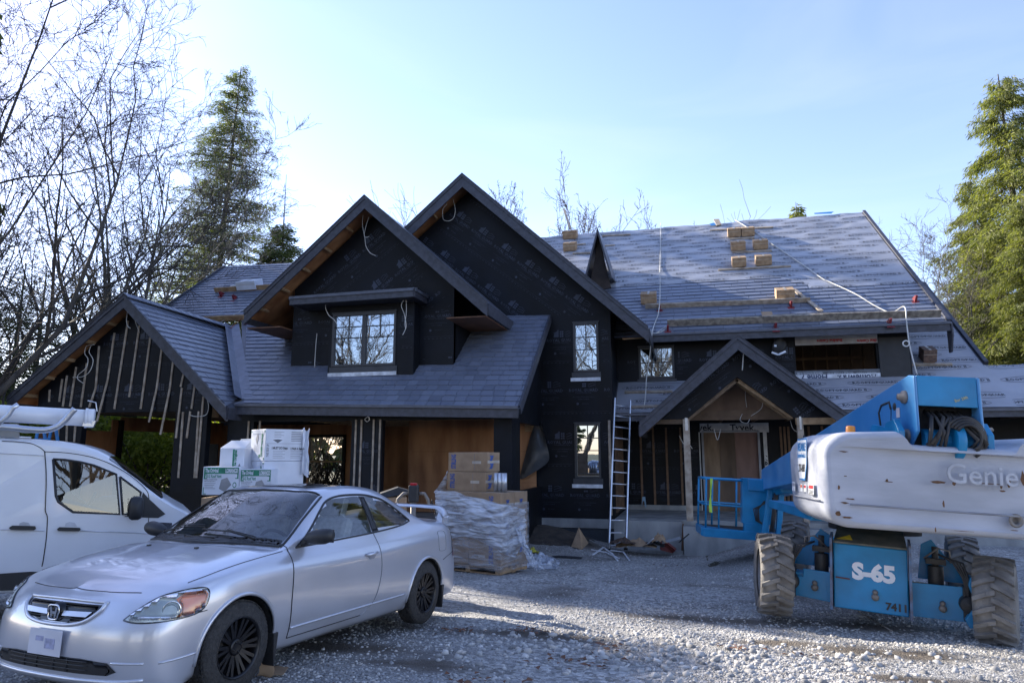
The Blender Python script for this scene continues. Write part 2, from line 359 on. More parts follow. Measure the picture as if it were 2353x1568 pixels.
def mr(a):  # a measured from X=-1.05
    X = a-1.05
    if X < 2.6: return 15
    if X < 3.6: return 15-int((X-2.6)/.28)
    return 11
lay(UP_, upp(-1.05, 19.12), (1, 0, 0), [upp(-3.5, 19.12), upp(6.53, 19.12), upp(6.53, 23.5), upp(-3.5, 23.5)], rU, wid=.46, maxrow=mr, exp=.232)
cpos = C0
for s in shingles:
    cc = s['o']+s['u']*(s['a']+s['w']/2)+s['v']*((s['k']+.5)*s['exp']); s['cc'] = cc
    d = cc-C0; dep = d@fw; s['sc'] = abs(d@s['n'])/np.linalg.norm(d)/dep**2
    X_ = CX+F*(d@rt)/dep; Yp = CY-F*(d@upv)/dep
    vis = 0 < X_ < 2352
    if s['roof'] is rG and 672 < X_ < 1046 and Yp < 868: vis = False
    if s['roof'] is rG and Yp < 745 and X_ > 640: vis = False
    if s['roof'] is rU and X_ < 1440: vis = False
    if not vis: s['sc'] = 0
full = sorted([s for s in shingles if s['full'] and s['sc'] > 0], key=lambda s: -s['sc'])[:300]
fs = set(id(s) for s in full)
DK = M('shingle_gap', (.02, .022, .028), .8)
Vn = [(0, 0, .0), (1, 0, .0), (1, 1, 0), (0, 1, 0), (0, 0, 1), (1, 0, 1), (1, 1, .12), (0, 1, .12)]
smesh = mk('shingle', Vn, BOXF, shing)
for s in full:
    o = link('shingle', smesh, s['roof'])
    base = s['o']+s['u']*(s['a']+.005)+s['v']*(s['k']*s['exp'])+s['n']*.004
    sx, sy, sz = s['w']-.011, s['exp']+.02, s['th']+.012
    o.matrix_basis = Matrix([[s['u'][i]*sx, s['v'][i]*sy, s['n'][i]*sz, base[i]] for i in range(3)]+[[0, 0, 0, 1]])
for rf in (rG, rL, rU):
    mb = MB(); tint = []
    for s in shingles:
        if s['roof'] is not rf or id(s) in fs: continue
        c = s['c']; b0 = s['k']*s['exp']
        top = [s['o']+s['u']*a+s['v']*b+s['n']*(.004+(s['th']+.012)*(1-.88*(b-b0)/(s['exp']+.02))) for a, b in c]; bot = [s['o']+s['u']*a+s['v']*b+s['n']*.002 for a, b in c]; m = len(c)
        mb.add(top+bot, [tuple(range(m))]+[(i, m+i, m+(i+1) % m, (i+1) % m) for i in range(m)]); tint += [s['ti']]*(m+1)
    o = mb.obj('shingle_field', shing, rf); tag(o, kind='stuff')
    at = o.data.attributes.new('tint', 'FLOAT', 'FACE'); at.data.foreach_set('value', tint)
# ridge caps
def ridgecap(a, b, parent, step=.26, n1=None):
    a, b = Vector(tuple(a)), Vector(tuple(b)); L = (b-a).length; d = (b-a)/L; m_ = MB(); k = 0; sd = d.cross(Vector((0, 0, 1))).normalized()
    while k*step < L:
        p = a+d*(k*step); q = a+d*min(L, (k*step+step+.05)); z = .03
        for s_ in (1, -1): m_.add([p+Vector((0, 0, z+.014)), q+Vector((0, 0, z)), q+sd*s_*.15+Vector((0, 0, z-.11)), p+sd*s_*.15+Vector((0, 0, z-.096)), p+Vector((0, 0, z-.01)), q+Vector((0, 0, z-.02)), q+sd*s_*.15+Vector((0, 0, z-.125)), p+sd*s_*.15+Vector((0, 0, z-.12))], BOXF)
        k += 1
    m_.obj('ridge_cap', shing, parent)
ridgecap((Lap[0], 14.13, Lap[1]+.03), V1, rL)
ridgecap(gp(-17.25, ridgeY), gp(-9.5, ridgeY), rG)
# ------------------------------------------------------------ underlay with print
def wr(x, y, amp=1.):
    return amp*(.012*noise.noise(Vector((x*.9, y*2.6, 1.3)))+.010*noise.noise(Vector((x*2.2+y*1.2, y*3.1-x*.8, 5.3))))
def underlay(name, X0, X1, Y0, Y1, pl, parent, nx, ny, off=.03, keep=None):
    mb = MB(); V = []; ny1, nx1 = ny+1, nx+1
    def dsp(p):
        t = max(0, (p[1]-Y0)/(Y1-Y0)); a = .6+3.0*t**3; return np.array([p[0], p[1], gz(pl, p[0], p[1])+off+wr(p[0], p[1], a)])
    for j in range(ny1):
        for i in range(nx1): V.append(dsp((X0+(X1-X0)*i/nx, Y0+(Y1-Y0)*j/ny)))
    Fc = [(j*nx1+i, j*nx1+i+1, (j+1)*nx1+i+1, (j+1)*nx1+i) for j in range(ny) for i in range(nx)]
    if keep: Fc = [f for f in Fc if keep(V[f[0]][0], V[f[0]][1])]
    mb.add(V, Fc, True); mb.cur = 1
    n = pl[1]; u = np.array([1., 0, 0]); v = np.cross(n, u); v = v if v[2] > 0 else -v
    g = text_geo('ROOFTOPGUARD II', .135, .004, 1); 
    lens = ([], [])
    for sgn in (1, -1):
        for i in range(13):
            t = -1+2*i/12; yy = sgn*(.115*(1-t*t)**.7+.012); k = len(lens[0]); lens[0].extend([(t*.72, yy, 0), (t*.72, yy+sgn*.013, 0)])
            if i: lens[1].append((k-2, k, k+1, k-1))
    r_ = random.Random(3); row = 0; yy = .18; Ls = (Y1-Y0)/v[1]
    while yy < Ls:
        x = X0+.4+(row*.73) % 1.75
        while x < X1:
            o = np.array([x, Y0+v[1]*yy, 0]); o[2] = gz(pl, o[0], o[1])
            kp = lambda p: (keep is None or keep(p[0], p[1])) and X0 < p[0] < X1 and Y0 < p[1] < Y1
            dp = lambda p: dsp(p)+n*.006
            place2d(mb, g, o, u, v, kp, dp); place2d(mb, lens, o, u, v, kp, dp); x += 1.95
        yy += .34; row += 1
    o = mb.obj(name, [under, underprint], parent, fix=False)
    return o
sU = 19.12+15*.232*.794
def keepU(x, y): 
    k = mr(x+1.05); return y > 19.12+(k*.232-.05)*.794
underlay('underlay', -6, 6.42, 21.0, 26.22, UP_, rU, 150, 90, keep=keepU)
underlay('underlay', -1.9, 7.45, 18.48, 24.1, LP, rD, 120, 60, keep=lambda x, y: y < 19.68 or x > 5.45)
underlay('underlay', 7.45, 13.9, 18.48, 20.0, LP, rD, 60, 20)
ridgecap_m = MB(); 
# seam strip of metal flashing at the right verge
m_ = MB(); m_.add([Vector(lpp(6.7, 23.7))+Vector((0, 0, .07)), Vector(lpp(7.5, 23.7))+Vector((0, 0, .07)), Vector(lpp(7.5, 24.15))+Vector((0, 0, .07)), Vector(lpp(6.7, 24.15))+Vector((0, 0, .07))], [(0, 1, 2, 3)]); m_.obj('metal_flashing', M('foil', (.55, .6, .66), .3, metal=.6, bump=.5, bscale=9), rD)
# ------------------------------------------------------------ walls
def zr(g, x, dz=-.22):  # underside of a gable roof line at x
    ap, e = g[0], (g[1] if x < g[0][0] else g[2]); return ap[1]+(e[1]-ap[1])*(x-ap[0])/(e[0]-ap[0])+dz
gA, gM, gL, gP = (Aap, AL, AR), (Map_, ML, MR), (Lap, LL, LR), (Pap, PL, PR)
XR = -1.93
w1, w2 = rectpx(1316, 742, 1376, 853, 18.2), rectpx(1316, 972, 1376, 1098, 18.2)
w2 = (w1[0], w1[1], w2[2], w2[3])
Apoly = [(-7.6, -.1), (XR, -.1), (XR, zr(gA, XR)), (Aap[0], Aap[1]-.3), (-10.2, zr(gA, -10.2)), (-10.2, 2.9), (-7.6, 2.9)]
wallY('wall', Apoly, 18.2, holes=[rl(w1)[::-1], rl(w2)[::-1]])
MX0, MX1 = px2(670, 800, 16)[0], px2(1042, 780, 16)[0]
def mroof(y): return gz(GP, -8, y)
Mpoly = [(MX0, mroof(16)-.1), (MX1, mroof(16)-.1), (MX1, zr(gM, MX1)), (Map_[0], Map_[1]-.27), (MX0, zr(gM, MX0))]
wallY('wall', Mpoly, 16.0)
for X in (MX0, MX1-.1): wallX('wall', [(16.02, mroof(16)-.1), (18.6, mroof(18.5)-.1), (18.6, 5.3), (16.02, zr(gM, MX1))], X, .1)
BX0, BX1 = px2(755, 800, 15.62)[0], px2(950, 800, 15.62)[0]
wb = rectpx(766, 722, 908, 838, 15.62)
bz0, bz1 = mroof(15.62)-.08, px2(800, 690, 15.62)[1]+.1
wallY('bay_wall', [(BX0, bz0), (BX1, bz0), (BX1, bz1), (BX0, bz1)], 15.62, .1, holes=[rl(wb)[::-1]])
for X in (BX0, BX1-.1): wallX('bay_wall', [(15.73, bz0), (15.99, bz0+.2), (15.99, bz1), (15.73, bz1)], X, .1)
# horizontal soffit under the dormer eaves
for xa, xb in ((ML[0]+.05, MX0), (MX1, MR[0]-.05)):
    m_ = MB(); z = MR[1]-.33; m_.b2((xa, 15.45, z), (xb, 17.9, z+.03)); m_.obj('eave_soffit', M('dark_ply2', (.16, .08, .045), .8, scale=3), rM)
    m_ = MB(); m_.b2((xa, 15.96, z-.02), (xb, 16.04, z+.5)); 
# pent roof over the bay
f0, f1 = px2(670, 684, 15.15), px2(952, 664, 15.15)
z0 = (f0[1]+f1[1])/2-.02; m_ = MB(); Xa, Xb = f0[0], f1[0]; hb = .26
P_ = [(Xa, 15.12, f0[1]), (Xb, 15.12, f1[1]), (Xb, 16.0, f1[1]+.02), (Xb-.35, 16.0, f1[1]+hb), (Xa+.45, 16.0, f0[1]+hb), (Xa, 16.0, f0[1]+.02)]
m_.add(P_, [(0, 1, 3, 4), (1, 2, 3), (0, 4, 5)]); rB = m_.obj('bay_roof', shing, H)
for k in range(4):
    t0, t1 = k/4, (k+1)/4; m_ = MB(); r0 = random.Random(k); x = Xa
    while x < Xb:
        xe = min(Xb, x+.34*r0.uniform(.8, 1.2)); lo, hi = max(x, Xa+.45*t0), min(xe, Xb-.35*t0)
        if hi-lo > .03:
            y_a, y_b = 15.09+.9*t0, 15.09+.9*t1+.02; za = f0[1]+(f1[1]-f0[1])*(x-Xa)/(Xb-Xa); c = [(lo+.003, y_a, za+hb*t0+.016), (hi-.003, y_a, za+hb*t0+.016), (hi-.003, y_b, za+hb*t1+.006), (lo+.003, y_b, za+hb*t1+.006)]
            m_.hexa([(a, b, z-.014) for a, b, z in c], c)
        x = xe
    m_.obj('shingle_row', shing, rB)
def eave2(a, b, parent, h): 
    m_ = MB(); a, b = Vector(a), Vector(b); m_.board(a+Vector((0, 0, -h/2)), b+Vector((0, 0, -h/2)), h, .05); m_.obj('fascia', fasc, parent)
    m_ = MB(); d = (b-a).normalized(); o_ = Vector((d.y, -d.x, 0))*.03; m_.board(a+o_+Vector((0, 0, -.03)), b+o_+Vector((0, 0, -.03)), .07, .05); m_.obj('drip_edge', fasctop, parent)
eave2((Xa, 15.1, f0[1]+.01), (Xb, 15.1, f1[1]+.01), rB, .21); eave2((Xb, 15.1, f1[1]+.01), (Xb, 15.95, f1[1]+.01), rB, .21); eave2((Xa, 15.95, f0[1]+.01), (Xa, 15.1, f0[1]+.01), rB, .21)
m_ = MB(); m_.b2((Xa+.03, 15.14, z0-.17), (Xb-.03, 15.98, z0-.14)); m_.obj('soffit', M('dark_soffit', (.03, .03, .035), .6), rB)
# left wing wall
LY = 14.58
zb = px2(300, 946, LY)[1]; xl = LL[0]+.55
c0, c1 = px2(130, 960, LY)[0], px2(190, 960, LY)[0]; d0, d1 = px2(404, 946, LY)[0], px2(476, 960, LY)[0]
wallY('wall', [(xl, zb), (c0, zb), (c0, -.6), (c1, -.6), (c1, zb), (d0, zb), (d0, -.6), (d1, -.6), (d1, zr(gL, d1)), (Lap[0], Lap[1]-.26), (xl, zr(gL, xl))], LY, .16)
wallX('wall', [(LY+.16, zb-.15), (15.0, zb-.15), (15.0, zb+.15), (LY+.16, zb+.15)], d1-.12, .12, mat=lumber)
# garage front
GY = 15.0
gx = [px2(x, 1000, GY)[0] for x in (522, 581, 807, 878, 1134, 1170)]
gh = px2(850, 965, GY)[1]; gt = px2(850, 938, GY)[1]+.12
gx[5] = -3.85
for a, b in ((0, 1), (2, 3), (4, 5)): wallY('pier', [(gx[a], -.5), (gx[b], -.5), (gx[b], gh), (gx[a], gh)], GY, .16)
wallY('header', [(gx[0], gh), (gx[5], gh), (gx[5], gt), (gx[0], gt)], GY-.004, .17)
wallX('wall', [(GY+.16, -.5), (18.19, -.5), (18.19, .72), (15.75, .72), (15.75, gh-.05), (18.19, gh-.05), (18.19, 4.9), (GY+.16, gt+.05)], gx[5]-.12, .12)
# interior of garage
def inn(name, lo, hi, mat=ply): m_ = MB(); m_.b2(lo, hi); return m_.obj(name, mat, H)
def plyseams(lo, hi, Y, mat=ply, sx=1.22, sz=.82):
    x = lo[0]; k = 0
    while x < hi[0]-.01:
        z = lo[1]
        while z < hi[1]-.01:
            m_ = MB(); m_.b2((x+.002, Y, z+.002), (min(x+sx, hi[0])-.002, Y+.014, min(z+sz, hi[1])-.002)); m_.obj('plywood_panel', mat, H); z += sz
        x += sx; k += 1
plyseams((-7.6, 0), (-3.98, 2.6), 18.12)
inn('interior_wall', (-7.66, 18.13, 0), (-7.6, 22.3, 2.6))
ob = rectpx(708, 1004, 786, 1110, 22.3)
wallY('interior_wall', [(-17.2, -.1), (-7.6, -.1), (-7.6, 2.62), (-17.2, 2.62)], 22.3, .14, mat=ply, holes=[[(ob[0], .25), (ob[1], .25), (ob[1], ob[3]), (ob[0], ob[3])][::-1]])
wallY('exterior_wall', [(-17.2, -.1), (-7.6, -.1), (-7.6, 3.4), (-17.2, 3.4)], 22.46, .02, mat=wrap, holes=[[(ob[0], .25), (ob[1], .25), (ob[1], ob[3]), (ob[0], ob[3])][::-1]])
m_ = MB()
for (xa, xb, za, zb_) in ((ob[0]-.1, ob[0], .2, ob[3]+.08), (ob[1], ob[1]+.1, .2, ob[3]+.08), (ob[0]-.1, ob[1]+.1, ob[3], ob[3]+.09)): m_.b2((xa, 22.2, za), (xb, 22.29, zb_))
m_.obj('opening_frame', wrap, H)
m_ = MB(); m_.b2((ob[0], 22.33, 1.27), (ob[1], 22.37, 1.33)); m_.obj('crosspiece', lumber, H)
inn('floor', (-10.6, 15.0, -.12), (-3.9, 22.3, -.02), concrete); inn('floor', (-17.2, 15.4, -.3), (-10.6, 22.3, -.12), concrete)
for i in range(18):
    y = 15.5+i*.4; m_ = MB(); m_.b2((-10.9, y, 2.50), (-3.98, y+.045, 2.74)) ; m_.obj('joist', lumber, H)
inn('subfloor', (-16.9, 15.2, 2.75), (-3.98, 22.3, 2.77), plypale)
inn('door_panel', (px2(474, 1040, 20)[0], 20, -.1), (px2(499, 1040, 20)[0], 20.06, 1.9), M('dark_door', (.03, .032, .04), .5))
for yy in (14.75, 15.95, 17.15)[:2]:
    for zz in (-.3, .55, 1.40): inn('plywood_panel', (-16.95, yy+.002, zz+.002), (-16.91, min(yy+1.2, 17.25)-.002, min(zz+.85, 2.6)-.002))
inn('plywood_panel', (-16.95, 17.16, -.3), (-16.91, 17.38, 2.6)); inn('opening_jamb', (-16.97, 17.38, -.3), (-16.80, 17.5, 2.6), wrap); inn('header', (-16.95, 17.5, 2.28), (-16.90, 20.2, 2.7)); inn('interior_wall', (-16.95, 20.2, -.1), (-16.9, 22.3, 2.7))
# boarded side bay right of garage : stub and hanging flap
m_ = MB(); m_.b2((-4.3, 18.12, gh-.2), (-3.86, 18.18, gh+.1)); m_.obj('stub', lumber, H)
fl = [(1228, 960, .03), (1243, 962, -.12), (1260, 1040, -.2), (1266, 1060, -.05), (1225, 1085, -.18), (1197, 1103, -.02), (1192, 1098, .02), (1200, 1070, .02)]
V = [onY(x, y, 18.05+dz)+0 for x, y, dz in fl]; cen = onY(1232, 1040, 17.78); mid = onY(1245, 1000, 18.1)
m_ = MB(); m_.add([*V, cen, mid], [(0, 1, 9), (1, 2, 9), (9, 2, 8), (2, 3, 8), (3, 4, 8), (4, 5, 8), (5, 6, 8), (6, 7, 8), (7, 0, 8), (0, 9, 8)], True)
o = m_.obj('torn_wrap_flap', M('flap', (.05, .055, .062), .35, bump=.8, bscale=6, spec=.6), H, fix=False); sb = o.modifiers.new('s', 'SUBSURF'); sb.levels = sb.render_levels = 2
# right block : upper wall, recessed porch wall
BY = 19.7; BXe = px2(2093, 820, BY)[0]
w3, w4 = rectpx(1466, 797, 1550, 868, BY), rectpx(1825, 786, 2017, 853, BY)
zl = gz(LP, 0, BY)-.05
wallY('wall', [(XR, zl), (BXe, zl), (BXe, 4.84), (XR, 4.84)], BY, .14, holes=[rl(w3)[::-1], rl(w4)[::-1]])
wallX('wall', [(BY+.14, zl), (22.5, zl+1.7), (22.5, 6.3), (BY+.14, 4.84)], BXe-.14, .14)
wallX('wall', [(18.35, -.1), (21.9, -.1), (21.9, 5.0), (20.5, 6.2), (18.35, 5.3)], XR-.14, .14)
RY = 21.0
dr = rectpx(1613, 992, 1752, 1172, RY)
wallY('wall', [(XR, -.1), (9.5, -.1), (9.5, 2.7), (XR, 2.7)], RY, .14, holes=[[(dr[0], -.05), (dr[1], -.05), (dr[1], dr[3]), (dr[0], dr[3])][::-1]])
for i, (a, b, m) in enumerate(((0, .3, plypale), (.3, .58, M('ply_dark', (.17, .12, .085), .75, scale=3, col2=(.10, .07, .05), stretch=(1, 1, .3))), (.58, 1, M('ply_pink', (.24, .15, .125), .75, scale=4, col2=(.18, .11, .09), stretch=(1, 1, .3))))):
    m_ = MB(); W_ = dr[1]-dr[0]; m_.b2((dr[0]+W_*a+.004, RY+.03, -.05), (dr[0]+W_*b-.004, RY+.05, dr[3])); m_.obj('plywood_door_panel', m, H)
inn('door_light_stop', (dr[0]-.1, RY+.06, -.05), (dr[1]+.1, RY+.08, dr[3]+.1), plypale)  # added panel that stops daylight showing through gaps between the door panels
m_ = MB(); m_.b2((dr[0]-.03, RY-.03, -.05), (dr[0]+.03, RY+.03, dr[3]+.03)); m_.b2((dr[1]-.03, RY-.03, -.05), (dr[1]+.03, RY+.03, dr[3]+.03)); m_.b2((dr[0], RY-.03, dr[3]), (dr[1], RY+.03, dr[3]+.05)); m_.obj('door_frame', M('grey_trim', (.3, .32, .36), .5), H)
# white wrap strips around the door, with print
ty = M('tyvek_white', (.55, .57, .58), .5, var=.1, bump=.3, bscale=7); typ = M('tyvek_print', (.02, .025, .035), .6)
def strip_text(x0, y0, x1, y1, Y, items, mat=ty, name='white_wrap_strip', pm=typ):
    a, b = px2(x0, y0, Y), px2(x1, y1, Y); m_ = MB(); m_.b2((a[0], Y-.012, b[1]), (b[0], Y-.004, a[1])); m_.cur = 1
    for s, px, py, size, ang in items:
        g = text_geo(s, size, .006, 2); c = px2(px, py, Y); ca, sa = math.cos(ang), math.sin(ang)
        place2d(m_, g, (c[0], Y-.016, c[1]), (ca, 0, sa), (-sa, 0, ca), keep=lambda p: a[0] < p[0] < b[0] and b[1]-.01 < p[2] < a[1]+.01)
    return m_.obj(name, [mat, pm], H, fix=False)
strip_text(1607, 972, 1766, 992, RY, [('Tyvek.', 1706, 982, .27, 0), ('Tyvek.', 1610, 982, .27, 0)])
strip_text(1752, 992, 1767, 1103, RY, [('Tyvek.', 1759, 1055, .26, rad(-90)), ('Tyvek.', 1759, 1000, .36, rad(-90))][:1])
strip_text(1607, 992, 1613, 1190, RY, [('Tyvek', 1610, 1150, .2, rad(90))])
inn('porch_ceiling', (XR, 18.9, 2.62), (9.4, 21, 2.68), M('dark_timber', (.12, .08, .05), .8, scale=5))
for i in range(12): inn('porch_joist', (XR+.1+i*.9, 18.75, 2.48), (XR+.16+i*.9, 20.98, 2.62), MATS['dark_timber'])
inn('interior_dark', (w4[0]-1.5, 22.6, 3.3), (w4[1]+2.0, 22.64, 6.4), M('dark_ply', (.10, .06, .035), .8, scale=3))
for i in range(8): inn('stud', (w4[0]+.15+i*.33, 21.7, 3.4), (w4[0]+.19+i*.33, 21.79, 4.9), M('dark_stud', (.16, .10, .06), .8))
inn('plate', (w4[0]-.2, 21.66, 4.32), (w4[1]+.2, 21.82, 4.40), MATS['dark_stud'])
# wraps round the big opening
rw = rectpx(1825, 770, 2016, 788, BY-.02); strip_text(1825, 768, 2016, 787, BY-.01, [('Building Centre', 1905, 782, .10, rad(180)), ('Building Centre', 1998, 782, .10, rad(180))], M('creamy_wrap', (.36, .34, .33), .55, bump=.3, bscale=6), 'white_wrap_strip', M('red_print', (.35, .03, .035), .5))
strip_text(1825, 852, 2024, 861, BY-.01, [('GRACE VYCOR V-40', 1860, 857, .07, rad(180)), ('GRACE VYCOR V-40', 1930, 857, .07, rad(180)), ('GRACE VYCOR', 1990, 857, .07, rad(180))], M('grey_membrane', (.10, .115, .14), .45), 'sill_membrane', M('pale_print', (.3, .33, .38), .5))
strip_text(1828, 861, 2024, 870, BY-.02, [('Homewrap.', 1968, 866, .20, rad(180)), ('Home 7', 1870, 866, .20, rad(180))], whiteprint, 'white_wrap_strip', M('navy_print', (.03, .05, .12), .5))
a = px2(2017, 790, BY-.05); b = px2(2093, 872, BY-.05)
m_ = MB(); m_.b2((a[0], BY-.05, b[1]), (b[0]+.02, BY-.03, px2(2017, 775, BY-.05)[1])); m_.obj('loose_wrap_sheet', M('wrap_grey', (.016, .018, .023), .5, bump=.5, bscale=4), H)
# porch gable face (arched opening) and posts
PY = 17.5
pa, pb, pc = px2(1578, 962, PY), px2(1693, 865, PY), px2(1826, 966, PY)
lo, ro_ = px2(1490, 955, PY), px2(1940, 955, PY)
m_ = MB(); zbt = pa[1]
left = [(PL[0]+.35, zbt), (pa[0], zbt), (pb[0], pb[1]), (pc[0], zbt), (PR[0]-.35, zbt), (PR[0]-.35, zr(gP, PR[0]-.35)), (Pap[0], Pap[1]-.25), (PL[0]+.35, zr(gP, PL[0]+.35))]
wallY('porch_gable_wall', left, PY, .14)
inn('beam', (PL[0]+.35, PY+.02, zbt-.12), (pa[0]-.02, PY+.12, zbt-.005), MATS['dark_timber']); inn('beam', (pc[0]+.02, PY-.01, zbt-.16), (PR[0]+.1, PY+.12, zbt-.005), lumber)
for k, yy in enumerate((PY+.16, PY+.36, PY+.56, PY+.76)):
    for e in (pa, pc):
        m_ = MB(); m_.board((pb[0], yy, pb[1]-.03), (e[0], yy, zbt+.03), .14, .045, up=(0, 0, 1)); m_.obj('porch_rafter', lumber if e is pc else plypale, H)
for sg, e in ((-1, pa), (1, pc)):
    m_ = MB(); m_.hexa([(pb[0], PY+.14, pb[1]+.06), (e[0], PY+.14, zbt+.12), (e[0], 18.4, zbt+.12), (pb[0], 18.4, pb[1]+.06)], [(pb[0], PY+.14, pb[1]+.08), (e[0], PY+.14, zbt+.14), (e[0], 18.4, zbt+.14), (pb[0], 18.4, pb[1]+.08)]); m_.obj('porch_vault', plypale, H)
zb1, zb2 = px2(1700, 964, 18.33)[1], px2(1700, 941, 18.33)[1]
m_ = MB(); m_.prism([(pa[0]-.1, 18.38, zbt+.1), (pc[0]+.1, 18.38, zbt+.1), (pb[0], 18.38, pb[1]+.1)], (0, .03, 0)); m_.obj('pediment_panel', M('ply_brown', (.20, .125, .08), .75, scale=3, col2=(.12, .075, .05), stretch=(1, 1, .3)), H)
inn('pediment_beam', (pa[0]-.1, 18.31, zb1), (pc[0]+.1, 18.37, zb2), M('beam_brown', (.14, .09, .055), .75, scale=5))
for (x0, x1) in ((1568, 1583), (1829, 1843)):
    a = px2(x0, 960, PY+.07)[0]; b = px2(x1, 960, PY+.07)[0]
    m_ = MB(); m_.b2((a, PY-.02, -.02), (b, PY+.14, zbt)); po = m_.obj('post', greylumber, H, bevel=.004)
    m_ = MB(); m_.b2((a+.05, PY-.026, zbt-.28), (b-.04, PY-.0205, zbt+.03)); m_.obj('metal_strap', M('galvanised', (.6, .62, .65), .35, metal=.8), po)
# side timber and battens beside A wall
m_ = MB(); a = px2(1399, 960, 18.15); m_.b2((a[0]-.03, 18.12, .02), (a[0]+.03, 18.19, 2.45)); m_.obj('batten', greylumber, H)
for i in range(7): m_ = MB(); y = 18.5+i*.34; m_.b2((XR+.005, y, .05), (XR+.03, y+.05, 2.4)); m_.obj('batten', M('brown_batten', (.17, .105, .065), .8, scale=8), H)
for px_ in (1473, 1502, 1532, 1565, 1797, 1806, 1815, 1862, 1893, 1955, 1990):
    a = px2(px_, 1060, RY)[0]; m_ = MB(); m_.b2((a-.03, RY-.03, .1), (a+.03, RY-.004, 2.35)); m_.obj('batten', MATS['brown_batten'], H)
# battens hanging on the left wing
def cc(x, y): return ((x/3.484)*.9577, (y/3.484+600)*.9577)
BT = [[(415,1165),(410,1265)],[(520,1075),(495,1265)],[(560,1045),(525,1305)],[(637,975),(585,1305)],[(727,940),(675,1310)],[(828,800),(800,1150),(745,1310)],[(957,690),(900,1080),(810,1430)],[(1070,590),(955,1325)],[(1165,630),(1080,1225)],[(1257,725),(1175,1325)],[(1352,820),(1310,1150),(1245,1435)],[(1447,930),(1420,1150),(1340,1540)],[(1535,1030),(1510,1140)],[(1520,1150),(1470,1568)],[(1628,1130),(1600,1325)],[(1590,1345),(1560,1568)],[(1700,1220),(1640,1900)],[(1530,1350),(1490,1900)],[(1660,1345),(1625,1900)],[(490,1470),(480,1600)],[(560,1460),(555,1600)],[(630,1460),(620,1600)]]
for b in BT:
    pts = [onY(*cc(*p), LY-.018 if i < 2 and len(b) < 3 or i < 2 else LY-.09) for i, p in enumerate(b)]
    m_ = MB(); 
    for p, q in zip(pts[:-1], pts[1:]): m_.board(p, q, .022, .05, up=(0, 1, 0))
    m_.obj('batten', greylumber, H)
for px_, t in ((594, 0), (568, 0), (829, 1), (857, 1), (816, 0), (872, 0), (1006, 0)):
    if px_ == 1006: continue
    a = px2(px_, 1040, GY)[0]; m_ = MB(); m_.b2((a-.02, GY-.03, -.3), (a+.02, GY-.003, gh+.02)); m_.obj('batten', greylumber, H)
# ------------------------------------------------------------ windows
def glassmat(name, tint, f):
    m = bpy.data.materials.new(name); m.use_nodes = True; n = m.node_tree.nodes; L = m.node_tree.links; n.clear()
    out = n.new('ShaderNodeOutputMaterial'); g = n.new('ShaderNodeBsdfGlossy'); g.inputs['Roughness'].default_value = .012; g.inputs['Color'].default_value = (*tint, 1)
    d = n.new('ShaderNodeBsdfDiffuse'); d.inputs['Color'].default_value = (.01, .012, .015, 1); lw = n.new('ShaderNodeLayerWeight'); lw.inputs[0].default_value = .3
    mr = n.new('ShaderNodeMapRange'); mr.inputs[3].default_value = f; mr.inputs[4].default_value = 1; L.new(lw.outputs['Fresnel'], mr.inputs[0])
    tc = n.new('ShaderNodeTexCoord'); no = n.new('ShaderNodeTexNoise'); no.inputs['Scale'].default_value = 1.6; L.new(tc.outputs['Object'], no.inputs[0]); bp = n.new('ShaderNodeBump'); bp.inputs['Strength'].default_value = .03; bp.inputs['Distance'].default_value = .05
    L.new(no.outputs[0], bp.inputs['Height']); L.new(bp.outputs[0], g.inputs['Normal'])
    mx = n.new('ShaderNodeMixShader'); L.new(mr.outputs[0], mx.inputs[0]); L.new(d.outputs[0], mx.inputs[1]); L.new(g.outputs[0], mx.inputs[2]); L.new(mx.outputs[0], out.inputs[0]); MATS[name] = m; return m
wglass = glassmat('window_glass', (.78, .88, 1), .5)
wfr = M('window_frame_dark', (.035, .038, .045), .4, var=.05)
